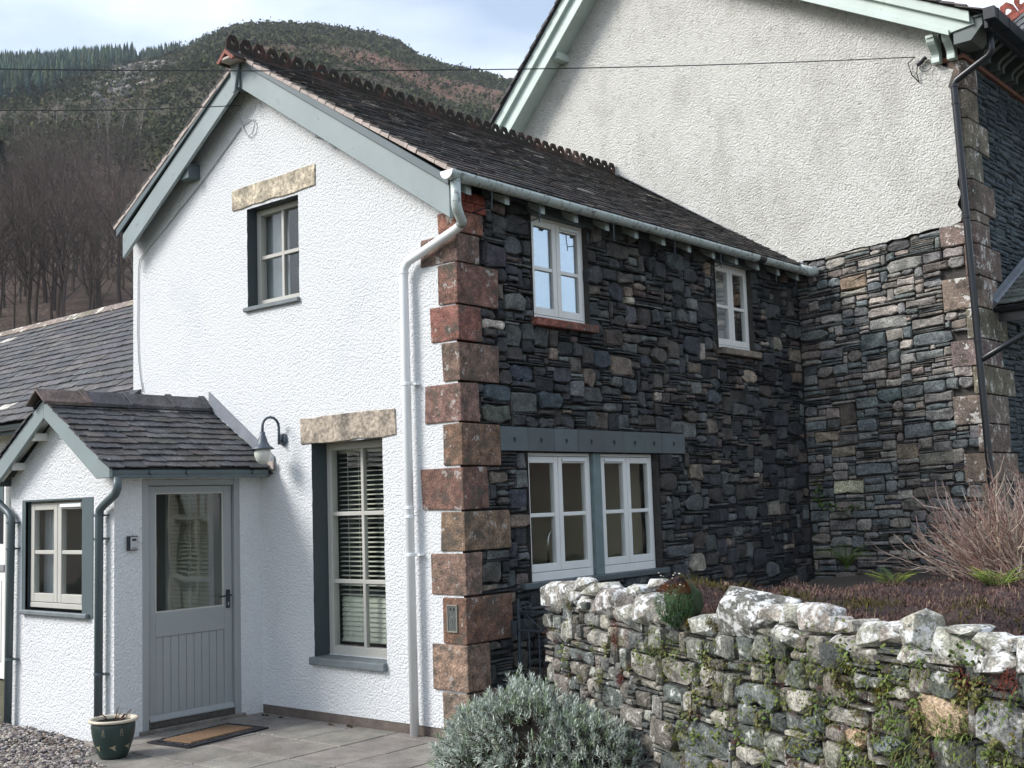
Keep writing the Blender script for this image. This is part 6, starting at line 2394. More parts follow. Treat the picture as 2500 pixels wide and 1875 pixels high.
for (zf, x, y) in ((Zb, 1420, 990), (Zb, 1480, 1010), (Zb, 1760, 1060), (Zb, 1740, 1110), (Zb, 480, 560), (Zb, 430, 520), (Zb, 260, 540), (Za, 1240, 380), (Za, 1450, 230), (Za, 1250, 410), (Zc_, 560, 770), (Zc_, 620, 850), (Zc_, 980, 850), (Zc_, 1080, 800), (Za, 1600, 560), (Za, 1590, 620), (Za, 1600, 680), (Za, 1640, 960)):
    u, z = to_wall(*zf(x, y))
    red = zf is Zc_ or (zf is Za and x > 1500)
    for q in range(170):
        o_ = GD * rp.gauss(0, 0.022) + V((0, 0, rp.gauss(0, 0.022)))
        c = rp.choice([(0.13, 0.035, 0.030), (0.10, 0.03, 0.032), (0.15, 0.05, 0.03)]) if red else rp.choice([(0.085, 0.065, 0.012), (0.11, 0.085, 0.018), (0.05, 0.055, 0.014)])
        blade(mo, FG(u, z, 0.012) + o_, GN + rand_dir(rp, 0.2) * 0.8, rp.uniform(0.010, 0.026), rp.uniform(0.003, 0.006), jit(c, rp, 0.3), 0.2)
mo.build('wall_moss', M['leaf_matt'], None, kind='stuff', label='moss and reddish stonecrop in the garden wall joints', category='moss')

# bare shrub behind the wall
shb = thing('bare_shrub', 'leafless shrub of pale pinkish twigs growing against the big house corner', 'shrub', (3.25, 3.0, 0.93))
for part_, n_, r0 in (('stems', 100, 0.0105), ('twigs', 280, 0.005)):
    m_ = MB()
    for k in range(n_):
        a = rp.uniform(0, 6.28)
        ro = rp.uniform(0, 0.35)
        b0 = V((3.25 + ro * math.cos(a), 3.0 + ro * 0.8 * math.sin(a), 0.92))
        lean = V((rp.gauss(-0.15, 0.55), rp.gauss(0, 0.5), 1.0)).normalized()
        if rp.random() < 0.22:
            lean = V((-1.0 + rp.uniform(-0.2, 0.3), rp.uniform(-0.5, 0.2), rp.uniform(0.35, 0.8))).normalized()
        ln = rp.uniform(0.5, 0.92) * (1.0 if lean.z > 0.5 else 1.1)
        pts = [b0]
        d_ = lean
        if part_ == 'twigs':
            pts = [b0 + lean * rp.uniform(0.1, 0.55)]
            ln *= 0.55
        ns = 6
        for q in range(ns):
            d_ = (d_ + rand_dir(rp, 0.1) * 0.16).normalized()
            pts.append(pts[-1] + d_ * (ln / ns))
        c = jit(rp.choice([(0.42, 0.33, 0.28), (0.32, 0.22, 0.185), (0.23, 0.135, 0.11), (0.46, 0.38, 0.32)]), rp, 0.2)
        m_.tube(pts, [r0 * (1 - 0.75 * q / ns) * rp.uniform(0.9, 1.1) for q in range(ns + 1)], 4, False, c)
        for q in range(rp.randint(2, 5)):
            i_ = rp.randint(2, ns)
            d2 = (d_ + rand_dir(rp, 0.3) * 0.75).normalized()
            l2 = rp.uniform(0.10, 0.28)
            m_.tube([pts[i_], pts[i_] + d2 * l2 * 0.5 + rand_dir(rp) * 0.01, pts[i_] + (d2 + V((0, 0, 0.25))).normalized() * l2], [r0 * 0.5, r0 * 0.4, r0 * 0.25], 3, False, mul(c, rp.uniform(0.8, 1.1)))
    m_.build(part_, M['twig'], shb)

# ivy sprig on the return wall and a hanging stem
iv = thing('ivy_sprig', 'thin ivy trail with small leaves on the coursed stone near the inner corner', 'ivy', (0.2, D, 1.2))
m_ = MB()
pth = [(0.10, D - 0.02, 1.95), (0.14, D - 0.025, 1.80), (0.12, D - 0.02, 1.66), (0.25, D - 0.022, 1.62), (0.42, D - 0.02, 1.60), (0.58, D - 0.02, 1.60)]
m_.tube(pth, 0.004, 4, False, (0.07, 0.06, 0.035))
m_.tube([(0.85, D - 0.02, 1.66), (1.02, D - 0.03, 1.58), (1.06, D - 0.03, 1.40), (1.10, D - 0.04, 1.20), (1.16, D - 0.06, 1.0)], 0.005, 4, False, (0.10, 0.09, 0.06))
m_.build('stem', M['twig'], iv)
m_ = MB()
for k in range(60):
    i_ = rp.randint(0, 4)
    q = V(pth[i_]).lerp(V(pth[i_ + 1]), rp.random()) + V((rp.gauss(0, 0.025), -0.015, rp.gauss(0, 0.025)))
    blade(m_, q, V((rp.uniform(-1, 1), -0.5, rp.uniform(-1, 0.6))), rp.uniform(0.025, 0.045), rp.uniform(0.02, 0.034), jit((0.07, 0.12, 0.03), rp, 0.35, 0.1), 0.2, V((0, -1, 0)))
m_.build('leaves', M['leaf'], iv)

# ------------------------------------------------------------------ iron gate
gt = thing('iron_gate', 'narrow wrought iron gate with scrolls between the cottage corner and garden wall', 'gate', (0.45, 0.57, 0))
FGt = lambda u, z, d: V((0.045 + u, 0.56 - d, z))
GW_ = 0.82
m_ = MB()
m_.tube([FGt(0.0, 0.04, 0), FGt(0.0, 1.02, 0)], 0.013, 6)
m_.tube([FGt(GW_, 0.04, 0), FGt(GW_, 1.02, 0)], 0.013, 6)
for z in (0.10, 0.775, 0.925):
    m_.lbox(FGt, 0, GW_, z - 0.006, z + 0.006, -0.012, 0.012)
m_.build('frame', M['iron'], gt)
for k in range(1, 8):
    m_ = MB()
    m_.tube([FGt(GW_ * k / 8, 0.10, 0), FGt(GW_ * k / 8, 0.775, 0)], 0.0065, 6)
    m_.build('bar', M['iron'], gt)


def spiral(c, r0, turns, a0, sgn):
    o = []
    n_ = int(14 * turns)
    for k in range(n_ + 1):
        a = a0 + sgn * 2 * math.pi * turns * k / n_
        r_ = r0 * (1 - 0.8 * k / n_)
        o.append(FGt(c[0] + r_ * math.cos(a), c[1] + r_ * math.sin(a), 0))
    return o


for c, r0, tn, a0, sg in (((0.10, 0.96), 0.045, 1.4, -1.5, 1), ((0.30, 0.965), 0.055, 1.5, -1.5, 1), ((0.52, 0.965), 0.055, 1.5, -1.6, -1), ((0.71, 0.96), 0.045, 1.4, -1.6, -1), ((0.12, 0.85), 0.07, 1.0, 1.57, 1), ((0.41, 0.85), 0.07, 1.0, 1.57, -1), ((0.66, 0.85), 0.07, 1.0, 1.57, 1)):
    m_ = MB()
    m_.tube(spiral(c, r0, tn, a0, sg), 0.0055, 5)
    m_.build('scroll', M['iron'], gt, smooth=True)
m_ = MB()
m_.tube([FGt(0.03, 0.93, 0), FGt(0.24, 0.785, 0), FGt(0.42, 0.93, 0)], 0.0055, 5)
m_.tube([FGt(0.42, 0.93, 0), FGt(0.60, 0.785, 0), FGt(0.80, 0.93, 0)], 0.0055, 5)
m_.build('brace', M['iron'], gt)
m_ = MB()
m_.box(0.015, 0.05, 0.49, 0.535, 0.74, 0.85)
m_.build('latch', M['iron'], gt, bevel=0.004)

# ------------------------------------------------------------------ pot, mat and oddments
pc = V((-1.985, -1.785, -0.012))
po = thing('plant_pot', 'dark green glazed pot with cream rim and bird motifs by the porch corner', 'plant pot', pc)
glaze = simple('green_glaze', (0.020, 0.040, 0.034), 0.38, 0.25, 6, 0.05, 30, 0.003)
m_ = MB()
m_.lathe([(0.001, 0.0), (0.095, 0.0), (0.112, 0.03), (0.140, 0.11), (0.157, 0.19), (0.160, 0.235), (0.155, 0.262), (0.150, 0.266), (0.146, 0.25), (0.145, 0.215)], pc, 36)
m_.build('body', glaze, po, smooth=True)
m_ = MB()
m_.lathe([(0.150, 0.2655), (0.178, 0.266), (0.184, 0.274), (0.182, 0.284), (0.172, 0.288), (0.146, 0.284), (0.144, 0.262)], pc, 36)
m_.build('rim', simple('cream_rim', (0.55, 0.49, 0.38), 0.45, 0.1, 20, 0.1), po, smooth=True)
m_ = MB()
m_.lathe([(0.001, 0.247), (0.08, 0.250), (0.147, 0.242)], pc, 24)
m_.build('soil', M['earth'], po)
m_ = MB()
for k in range(16):
    a = rp.uniform(0, 6.28)
    b0 = pc + V((0.03 * math.cos(a), 0.03 * math.sin(a), 0.245))
    m_.tube([b0, b0 + V((0.05 * math.cos(a), 0.05 * math.sin(a), rp.uniform(0.03, 0.07))), b0 + V((0.10 * math.cos(a), 0.10 * math.sin(a), rp.uniform(0.03, 0.11)))], [0.004, 0.003, 0.0015], 4, False, (0.10, 0.055, 0.04))
m_.build('dead_stalk', M['twig'], po)
motif = simple('motif_paint', (0.36, 0.31, 0.21), 0.4, 0.2, 30, 0)


def pot_r(z):
    pr__ = [(0.0, 0.095), (0.03, 0.112), (0.11, 0.140), (0.19, 0.157), (0.235, 0.160)]
    for (a, b), (c, d_) in zip(pr__, pr__[1:]):
        if z <= c:
            return b + (d_ - b) * (z - a) / (c - a)
    return 0.16


vdir = CAM_POS - pc
va = math.atan2(vdir.y, vdir.x)


def on_pot(s_, z):
    r_ = pot_r(z) + 0.0022
    a = va + s_ / r_
    return pc + V((r_ * math.cos(a), r_ * math.sin(a), z))


for s0 in (-0.075, 0.06, -0.20, 0.19):     # sprigs
    m_ = MB()
    for k in range(5):
        for sg in (-1, 1):
            zc = 0.175 + k * 0.011
            sx = s0 + sg * (0.008 - 0.0012 * k)
            pts = [on_pot(sx - sg * 0.005, zc), on_pot(sx + sg * 0.001, zc + 0.000), on_pot(sx + sg * 0.006, zc + 0.009), on_pot(sx - sg * 0.000, zc + 0.005)]
            m_.add(pts, [(0, 1, 2, 3)])
    m_.build('painted_sprig', motif, po)
for s0 in (0.0, 0.115, -0.12):             # swallows
    m_ = MB()
    bird = [(-0.030, 0.012), (-0.008, 0.014), (0.004, 0.020), (0.022, 0.022), (0.012, 0.008), (0.014, -0.006), (0.020, -0.022), (0.006, -0.012), (-0.004, -0.004), (-0.014, 0.002)]
    ctr = on_pot(s0, 0.085)
    vs = [on_pot(s0 + a, 0.085 + b) for a, b in bird] + [ctr]
    m_.add(vs, [(i, (i + 1) % 10, 10) for i in range(10)])
    m_.build('painted_bird', motif, po)
# stone under the pot
m_ = MB()
m_.prism([(-2.25, -1.95, -0.04), (-1.92, -2.12, -0.04), (-1.66, -1.85, -0.04), (-1.72, -1.62, -0.04), (-2.15, -1.60, -0.04)], (0, 0, 0.026))
put('flagstone', m_.mesh('flagstone', M['slab'], bevel=0.006), None, color=(0.17, 0.165, 0.15), label='irregular flat flagstone under the green pot', category='flagstone')

mt = thing('door_mat', 'black rubber door mat with tan coir centre outside the porch door', 'door mat', (-1.98, -0.93, 0))
ctr = V((-1.985, -0.935, 0.004))
rot = Matrix.Rotation(math.radians(8.0), 4, 'Z')
MM = lambda x, y, z: ctr + (rot @ V((x, y, z)))
m_ = MB()
m_.add([MM(-0.24, -0.425, 0), MM(0.24, -0.425, 0), MM(0.24, 0.425, 0), MM(-0.24, 0.425, 0), MM(-0.24, -0.425, 0.010), MM(0.24, -0.425, 0.010), MM(0.24, 0.425, 0.010), MM(-0.24, 0.425, 0.010)], [(0, 3, 2, 1), (4, 5, 6, 7), (0, 1, 5, 4), (1, 2, 6, 5), (2, 3, 7, 6), (3, 0, 4, 7)])
m_.build('rubber_border', simple('rubber', (0.014, 0.015, 0.02), 0.6, 0.3, 30, 0.6, 45, 0.006), mt)
for k in range(64):
    t_ = k / 64 * 4
    sd = int(t_)
    f_ = t_ - sd
    cxy = [(-0.20, -0.39 + 0.78 * f_), (-0.20 + 0.40 * f_, 0.39), (0.20, 0.39 - 0.78 * f_), (0.20 - 0.40 * f_, -0.39)][sd]
    m_ = MB()
    a = rp.uniform(0, 3.1)
    m_.tube([MM(cxy[0] - 0.016 * math.cos(a), cxy[1] - 0.016 * math.sin(a), 0.011), MM(cxy[0], cxy[1], 0.014), MM(cxy[0] + 0.016 * math.cos(a), cxy[1] + 0.016 * math.sin(a), 0.011)], 0.004, 4)
    m_.build('scroll_ridge', bpy.data.materials['rubber'], mt)
m_ = MB()
m_.add([MM(-0.155, -0.335, 0.011), MM(0.155, -0.335, 0.011), MM(0.155, 0.335, 0.011), MM(-0.155, 0.335, 0.011), MM(-0.15, -0.33, 0.020), MM(0.15, -0.33, 0.020), MM(0.15, 0.33, 0.020), MM(-0.15, 0.33, 0.020)], [(4, 5, 6, 7), (0, 1, 5, 4), (1, 2, 6, 5), (2, 3, 7, 6), (3, 0, 4, 7)])
m_.build('coir_pad', simple('coir', (0.165, 0.098, 0.052), 0.95, 0.35, 40, 0.9, 150, 0.006), mt)
for (px_, py_, n_) in ((-1.45, -0.10, 3), (-1.27, -0.08, 3), (-2.33, -0.10, 4), (-2.10, -0.12, 2)):
    m_ = MB()
    for k in range(n_):
        pebble(m_, V((px_ + rp.uniform(-0.03, 0.03), py_ + rp.uniform(-0.02, 0.02), 0.006)), rp.uniform(0.010, 0.020), rp, jit((0.07, 0.05, 0.03), rp, 0.3), 0.5)
    m_.build('moss_clump', M['leaf_matt'], None, label='few crumbs of dry moss fallen on the slabs along the white wall', category='moss', group='crumbs of moss on the slabs')

# ------------------------------------------------------------------ the fell behind the houses
rh = random.Random(131)


def px_dir(px, py):
    d_ = CAM_F + CAM_R * ((px - 1250) / FPX) + CAM_U * ((937.5 - py) / FPX)
    return math.atan2(d_.x, d_.y), math.atan2(d_.z, math.hypot(d_.x, d_.y))


SKY_ = [(-1500, 330), (-700, 210), (-200, 178), (0, 172), (113, 172), (226, 165), (339, 152), (452, 126), (540, 84), (585, 70), (633, 65), (723, 66), (791, 76), (904, 96), (972, 118), (1017, 150), (1085, 173), (1175, 193), (1243, 212), (1400, 262), (1700, 350), (2100, 480), (2600, 640), (3300, 760), (4500, 830)]
RID_ = sorted((px_dir(a, b) for a, b in SKY_), key=lambda q: q[0])
DIST_ = lambda az: 430 + 60 * math.sin(az * 3.1 + 0.4)


def ridge_el(az):
    if az <= RID_[0][0]:
        return max(0.10, RID_[0][1] - (RID_[0][0] - az) * 0.25)
    for (a, e), (b, f) in zip(RID_, RID_[1:]):
        if az <= b:
            return e + (f - e) * (az - a) / (b - a)
    return max(0.09, RID_[-1][1] - (az - RID_[-1][0]) * 0.08)


def fell_z(az, d_):
    dr = DIST_(az)
    er = ridge_el(az)
    if d_ <= dr:
        k = (1 - math.exp(-max(0, d_ - 26) / 88)) / (1 - math.exp(-(dr - 26) / 88))
        z = math.tan(er * k) * d_
    else:
        z = math.tan(er) * dr - (d_ - dr) * 0.25
    x, y = d_ * math.sin(az), d_ * math.cos(az)
    amp = min(1, max(0, (d_ - 40) / 120)) * max(0, 1 - abs(d_ / dr - 0.5) * 1.6)
    z += amp * (5.0 * noise.noise((x / 60, y / 60, 0.3)) + 2.0 * noise.noise((x / 22, y / 22, 1.3)))
    return z + 1.79 * min(1, d_ / 60) - 0.5 * max(0, 1 - (d_ - 26) / 20)


def fell_pt(az, d_):
    return V((CAM_POS.x + d_ * math.sin(az), CAM_POS.y + d_ * math.cos(az), fell_z(az, d_)))


def fell_hit(px, py):
    """where a line of sight meets the fell"""
    az, el = px_dir(px, py)
    d_ = 30.0
    while d_ < DIST_(az):
        if fell_z(az, d_) - 1.79 >= d_ * math.tan(el):
            return az, d_
        d_ *= 1.01
    return None


def to_px(p):
    q = V(p) - CAM_POS
    z = q.dot(CAM_F)
    return 1250 + FPX * q.dot(CAM_R) / z, 937.5 - FPX * q.dot(CAM_U) / z


BRC = [(fell_pt(*h_), r_) for h_, r_ in ((fell_hit(950, 160), 26), (fell_hit(1040, 190), 30), (fell_hit(880, 150), 18), (fell_hit(1130, 205), 22), (fell_hit(740, 90), 16), (fell_hit(1010, 215), 18)) if h_]


def BR_(p):
    """how far a spot lies in one of the rusty bracken patches"""
    return max((1 - (V((p.x, p.y)) - V((q.x, q.y))).length / r_ + 0.35 * noise.noise((p.x / 9, p.y / 9, 8)) for q, r_ in BRC), default=0)


az0, az1 = px_dir(-1500, 900)[0] - 0.9, px_dir(4500, 900)[0] + 0.5
NA, ND = 230, 76
ds = [26 * (620 / 26) ** (j / (ND - 1)) for j in range(ND)]
fm = MB()
vs, fs, cs = [], [], []
for i in range(NA + 1):
    az = az0 + (az1 - az0) * i / NA
    for j, d_ in enumerate(ds):
        p = fell_pt(az, d_)
        vs.append(p)
        rel = d_ / DIST_(az)
        n1 = noise.noise((p.x / 35, p.y / 35, 4)) + 0.5 * noise.noise((p.x / 11, p.y / 11, 2))
        wood, gorse, heath, brack = (0.085, 0.064, 0.054), (0.082, 0.078, 0.058), (0.105, 0.085, 0.066), (0.19, 0.12, 0.094)
        k = min(1, max(0, (rel - 0.33) / 0.16))
        c = tuple(a * (1 - k) + b * k for a, b in zip(wood, gorse))
        if n1 > 0.10:
            k2 = min(1, (n1 - 0.10) / 0.25)
            c = tuple(a * (1 - k2) + b * k2 for a, b in zip(c, heath if rel < 0.62 else brack))
        if BR_(p) > 0.25 and rel > 0.5:
            k3 = min(1, (BR_(p) - 0.25) * 2.5)
            c = tuple(a * (1 - k3) + b * k3 for a, b in zip(c, (0.20, 0.115, 0.085)))
        cs.append(c)
for i in range(NA):
    for j in range(ND - 1):
        a = i * ND + j
        fs.append((a, a + 1, a + ND + 1, a + ND))
fm.v, fm.f, fm.c = [tuple(p) for p in vs], fs, cs


def fell_mat():
    m, t, b = nmat('fell_ground')
    p = posnode(t)
    base = mixc(t, 1.0, tint(t), ramp(t, noise_n(t, p, 0.35, 6, 0.7), 0.3, 0.7, (0.55,) * 3, (1.5,) * 3), 'MULTIPLY')
    t.links.new(base, b.inputs['Base Color'])
    b.inputs['Roughness'].default_value = 1.0
    b.inputs['Specular IOR Level'].default_value = 0.05
    bump(t, b, noise_n(t, p, 0.8, 5, 0.7), 0.8, 1.0)
    return m


fm.build('hill', fell_mat(), None, smooth=True, kind='structure')

# gorse and heather clumps


def clump(mb, p, r_, rg_, c, n_=13):
    for q in range(n_):
        o_ = V((rg_.gauss(0, 0.5), rg_.gauss(0, 0.5), abs(rg_.gauss(0.35, 0.32)))) * r_
        e1, e2 = rand_dir(rg_), rand_dir(rg_)
        s_ = r_ * rg_.uniform(0.35, 0.7)
        k = 0.75 + 0.5 * o_.z / r_ * rg_.uniform(0.5, 1.2)
        b0 = V(p) + o_
        mb.add([b0 - e1 * s_ * 0.5, b0 + e1 * s_ * 0.5, b0 + e2 * s_ * 0.7], [(0, 1, 2)], mul(c, rg_.uniform(0.88, 1.12)))


gm = MB()
n = 0
while n < 12000:
    px = rh.uniform(-120, 1330)
    az, _e = px_dir(px, 300)
    dr = DIST_(az)
    d_ = dr * rh.uniform(0.30, 1.005) ** 0.8
    p = fell_pt(az, d_)
    n1 = noise.noise((p.x / 35, p.y / 35, 4)) + 0.5 * noise.noise((p.x / 11, p.y / 11, 2))
    if (n1 > 0.18 or BR_(p) > 0.25) and rh.random() < 0.8:
        n += 0.3
        continue
    s_ = rh.uniform(0.6, 1.4) * (0.8 + 0.9 * (d_ / dr))
    c = jit(rh.choice([(0.070, 0.080, 0.040), (0.062, 0.072, 0.040), (0.080, 0.084, 0.042), (0.076, 0.070, 0.044)]), rh, 0.12, 0.03)
    clump(gm, p, s_, rh, c)
    n += 1
gm.build('gorse', M['far_leaf'], None, kind='stuff', label='dark gorse and heather covering the hillside', category='gorse')

# spruce plantation along the skyline
cm = MB()


def conifer(mb, p, h_, rg_, c, sides=6, tiers=5):
    r0 = h_ * rg_.uniform(0.13, 0.18)
    for k in range(tiers):
        zb_ = h_ * (0.10 + 0.80 * k / tiers)
        zt_ = min(h_, zb_ + h_ * (0.34 if k < tiers - 1 else 0.30))
        rr = r0 * (1 - 0.86 * k / tiers)
        a0 = rg_.uniform(0, 6.28)
        vs = [(p.x + rr * rg_.uniform(0.65, 1.2) * math.cos(a0 + 2 * math.pi * q / sides), p.y + rr * rg_.uniform(0.65, 1.2) * math.sin(a0 + 2 * math.pi * q / sides), p.z + zb_ + rg_.uniform(-0.04, 0.05) * h_) for q in range(sides)]
        vs.append((p.x, p.y, p.z + zt_))
        mb.add(vs, [(q, (q + 1) % sides, sides) for q in range(sides)], mul(c, 0.85 + 0.08 * k))


def forest_low(px):
    """lower edge of the plantation in the photograph"""
    pts = [(-400, 285), (0, 258), (115, 232), (190, 196), (270, 170), (330, 160), (420, 140), (540, 96)]
    for (a, b), (c, d_) in zip(pts, pts[1:]):
        if px <= c:
            return b + (d_ - b) * (px - a) / (c - a)
    return 0


n = 0
tries = 0
while n < 3200 and tries < 90000:
    tries += 1
    px = rh.uniform(-380, 545)
    az, _e = px_dir(px, 150)
    d_ = DIST_(az) * rh.uniform(0.55, 1.06)
    p = fell_pt(az, d_)
    q = to_px(p)
    if q[1] > forest_low(q[0]):
        continue
    h_ = rh.uniform(4.6, 8.2) * (1.0 if q[0] < 330 else 0.7)
    if q[0] > 440:
        h_ *= 0.7
    c = jit(rh.choice([(0.052, 0.078, 0.064), (0.064, 0.092, 0.068), (0.085, 0.110, 0.072), (0.046, 0.070, 0.064)]), rh, 0.25, 0.08)
    conifer(cm, p - V((0, 0, 0.5)), h_, rh, c)
    n += 1
# scrub that breaks the rest of the skyline
for k in range(420):
    px = rh.uniform(540, 1260)
    az, _e = px_dir(px, 100)
    d_ = DIST_(az) * rh.uniform(0.97, 1.01)
    p = fell_pt(az, d_)
    s_ = rh.uniform(0.6, 1.7)
    for q in range(3):
        pebble(gm if False else cm, (p.x + rh.uniform(-0.8, 0.8), p.y + rh.uniform(-0.8, 0.8), p.z + s_ * rh.uniform(0.2, 0.9)), s_ * 0.7, rh, jit((0.065, 0.070, 0.045), rh, 0.3), 0.9)
cm.build('spruce_plantation', M['far_leaf'], None, kind='stuff', label='dark green spruce plantation along the skyline of the hill', category='plantation')

# grey crag on the hillside
cg = MB()
for k in range(420):
    px, py = rh.gauss(330, 52), 0
    t_ = (px - 250) / 200
    py = 212 - 62 * t_ + rh.gauss(0, 16)
    h_ = fell_hit(px, py)
    if not h_:
        continue
    p = fell_pt(*h_)
    s_ = rh.uniform(0.5, 1.7)
    pebble(cg, (p.x, p.y, p.z + 0.2), s_, rh, jit(rh.choice([(0.19, 0.18, 0.165), (0.13, 0.125, 0.115), (0.24, 0.225, 0.20)]), rh, 0.25), 0.8)
cg.build('crag', stone_mat('crag_rock', bstr=0.6, bd=0.3, vscale=0.8), None, kind='stuff', label='pale grey rocky crag breaking through the hillside gorse', category='crag')

# ------------------------------------------------------------------ leafless trees


def grow(rg_, H_, mb, crown, spread=0.55, n0=10, col=(0.075, 0.062, 0.052), tk=0.015, upw=0.55):
    """trunk into mb, branches and twigs into crown"""
    pts = [V((0, 0, -0.4))]
    d_ = V((rg_.uniform(-.06, .06), rg_.uniform(-.06, .06), 1))
    ns = 8
    for q in range(ns):
        d_ = (d_ + V((rg_.uniform(-.10, .10), rg_.uniform(-.10, .10), 0.1))).normalized()
        pts.append(pts[-1] + d_ * (H_ * 0.86 / ns))
    r0 = H_ * tk
    rad = [r0 * (1 - 0.88 * q / ns) for q in range(ns + 1)]
    mb.tube(pts, rad, 5, False, col)
    for k in range(n0):
        f_ = 0.28 + 0.70 * (k + rg_.random()) / n0
        i_ = min(ns - 1, int(f_ * ns))
        b0 = pts[i_].lerp(pts[i_ + 1], f_ * ns - i_)
        a = k * 2.4 + rg_.uniform(-0.5, 0.5)
        dd = V((math.cos(a) * spread, math.sin(a) * spread, upw + 0.3 * f_)).normalized()
        ln = H_ * (0.40 * (1 - f_) + 0.16) * rg_.uniform(0.8, 1.2)
        bp_ = [b0]
        for q in range(4):
            dd = (dd + rand_dir(rg_, 0.25) * 0.22).normalized()
            bp_.append(bp_[-1] + dd * (ln / 4))
        br0 = max(0.012, r0 * (1 - 0.85 * f_) * 0.55)
        crown.tube(bp_, [br0 * (1 - 0.75 * q / 4) for q in range(5)], 3, False, mul(col, rg_.uniform(0.9, 1.15)))
        for s in range(6):
            i2 = rg_.randint(1, 4)
            d2 = (dd + rand_dir(rg_, 0.35) * 0.85).normalized()
            l2 = ln * rg_.uniform(0.25, 0.5)
            e0 = bp_[i2]
            e1 = e0 + d2 * l2 * 0.5
            e2 = e1 + (d2 + rand_dir(rg_, 0.3) * 0.4).normalized() * l2 * 0.5
            crown.tube([e0, e1, e2], [br0 * 0.38, br0 * 0.26, br0 * 0.12], 3, False, mul(col, rg_.uniform(0.95, 1.35)))
            for t_ in range(4):
                d3 = (d2 + rand_dir(rg_, 0.3) * 0.9).normalized()
                st_ = e1 if t_ < 2 else e2
                l3 = l2 * rg_.uniform(0.3, 0.6)
                w3 = max(0.008, br0 * 0.13)
                crown.tube([st_, st_ + d3 * l3 * 0.5, st_ + (d3 + rand_dir(rg_, 0.2) * 0.4).normalized() * l3], [w3, w3 * 0.75, w3 * 0.4], 3, False, mul(col, rg_.uniform(1.0, 1.6)))


VAR = []
for k in range(9):
    a, b = MB(), MB()
    rv = random.Random(300 + k)
    grow(rv, 10.0, a, b, spread=rv.uniform(0.45, 0.75), n0=rv.randint(10, 13), col=jit((0.070, 0.058, 0.050), rv, 0.15))
    VAR.append((a.mesh('trunk', M['twig']), b.mesh('crown', M['twig'])))


def tree(name, label, cat, p, h_, variant, rot, group, color=(1, 1, 1), lean=0.0):
    t_ = thing(name, label, cat, p, group)
    t_.rotation_euler = (lean, 0, rot)
    t_.scale = (h_ / 10.0,) * 3
    for nm, me in zip(('trunk', 'crown'), variant):
        o = bpy.data.objects.new(nm, me)
        COL.objects.link(o)
        o.parent = t_
        o.color = (*color, 1)
    return t_


n = 0
placed = []
tries = 0
while n < 120 and tries < 4000:
    tries += 1
    px = rh.uniform(-70, 345)
    py = 830 - 400 * rh.random() ** 1.25
    h = fell_hit(px, py)
    if not h:
        continue
    p = fell_pt(*h)
    if any((p - q).length < 1.5 for q in placed):
        continue
    placed.append(p)
    k = rh.uniform(0.8, 1.5)
    tree('bare_tree', 'bare brown woodland tree on the slope beyond the outbuilding roof', 'tree', p, rh.uniform(5.5, 10.5), VAR[n % 9], rh.uniform(0, 6.28), 'leafless woodland trees on the lower slope', (k, k * rh.uniform(0.94, 1.0), k * rh.uniform(0.88, 1.0)), rh.uniform(-0.05, 0.05))
    n += 1
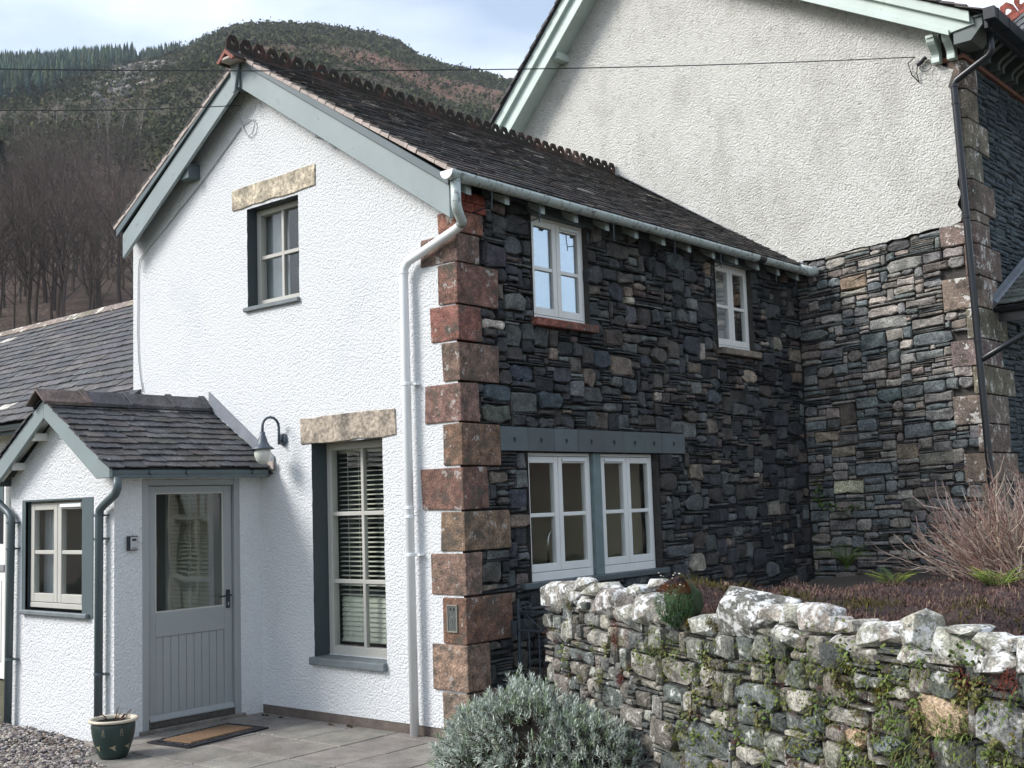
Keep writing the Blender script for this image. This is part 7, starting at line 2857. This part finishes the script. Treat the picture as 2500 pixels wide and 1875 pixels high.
# slim pale birches higher up
BV = []
for k in range(3):
    a, b = MB(), MB()
    rv = random.Random(400 + k)
    grow(rv, 10.0, a, b, spread=0.28, n0=8, col=(0.30, 0.27, 0.24), tk=0.009, upw=0.9)
    BV.append((a.mesh('trunk', M['twig']), b.mesh('crown', M['twig'])))
n = 0
for (zx, zy, hp) in ((425, 1050, 260), (625, 990, 190), (770, 1110, 300), (835, 1170, 330), (852, 990, 190), (940, 1080, 220), (1045, 1110, 230), (1072, 1110, 330), (492, 650, 130), (1192, 1160, 120), (300, 1010, 150), (110, 1060, 140)):
    h = fell_hit(zx * 0.31646, zy * 0.31646)
    if not h:
        continue
    p = fell_pt(*h)
    d_ = h[1]
    tree('birch_tree', 'slender pale-stemmed birch standing out on the gorse slope of the hill', 'tree', p, hp * 0.31646 * d_ / FPX * 1.15, BV[n % 3], rh.uniform(0, 6.28), 'pale birches on the hillside')
    n += 1
# one dark fir at the margin of the wood
ev = thing('fir_tree', 'dark green fir tree at the near margin of the bare wood', 'tree', fell_pt(*fell_hit(-8, 560)))
pb_ = V(BASE[ev.name])
m_ = MB()
m_.tube([pb_ - V((0, 0, 0.5)), pb_ + V((0, 0, 4.5)), pb_ + V((0, 0, 9.0))], [0.22, 0.14, 0.03], 6, False, (0.06, 0.045, 0.035))
m_.build('trunk', M['twig'], ev)
m_ = MB()
for k in range(900):
    f_ = rh.random() ** 0.8
    z = 1.2 + 7.8 * f_
    rr = 2.3 * (1 - f_) + 0.15
    a = rh.uniform(0, 6.28)
    b0 = pb_ + V((0, 0, z))
    ed_ = b0 + V((math.cos(a), math.sin(a), -0.25)) * rr * rh.uniform(0.5, 1.05)
    for q in range(3):
        blade(m_, b0.lerp(ed_, 0.35 + 0.3 * q), V((math.cos(a), math.sin(a), -0.2)) + rand_dir(rh) * 0.6, rh.uniform(0.35, 0.7), rh.uniform(0.10, 0.20), jit((0.022, 0.042, 0.026), rh, 0.35), 0.3)
m_.build('crown', M['far_leaf'], ev)

# a few garden trees and a hedge on the side the windows look out on

# ------------------------------------------------------------------ thin valley haze
hz_ = MB()
hz_.box(-960, 960, -960, 960, -1.1, 235)
hm = bpy.data.materials.new('haze_air')
hm.use_nodes = True
hm.node_tree.nodes.clear()
ho = hm.node_tree.nodes.new('ShaderNodeOutputMaterial')
hv = hm.node_tree.nodes.new('ShaderNodeVolumePrincipled')
hv.inputs['Color'].default_value = (0.80, 0.88, 1.0, 1)
hv.inputs['Density'].default_value = 0.00024
hm.node_tree.links.new(hv.outputs['Volume'], ho.inputs['Volume'])
hz_.build('haze', hm, None, kind='stuff', label='thin blue haze in the valley air before the hill', category='haze')
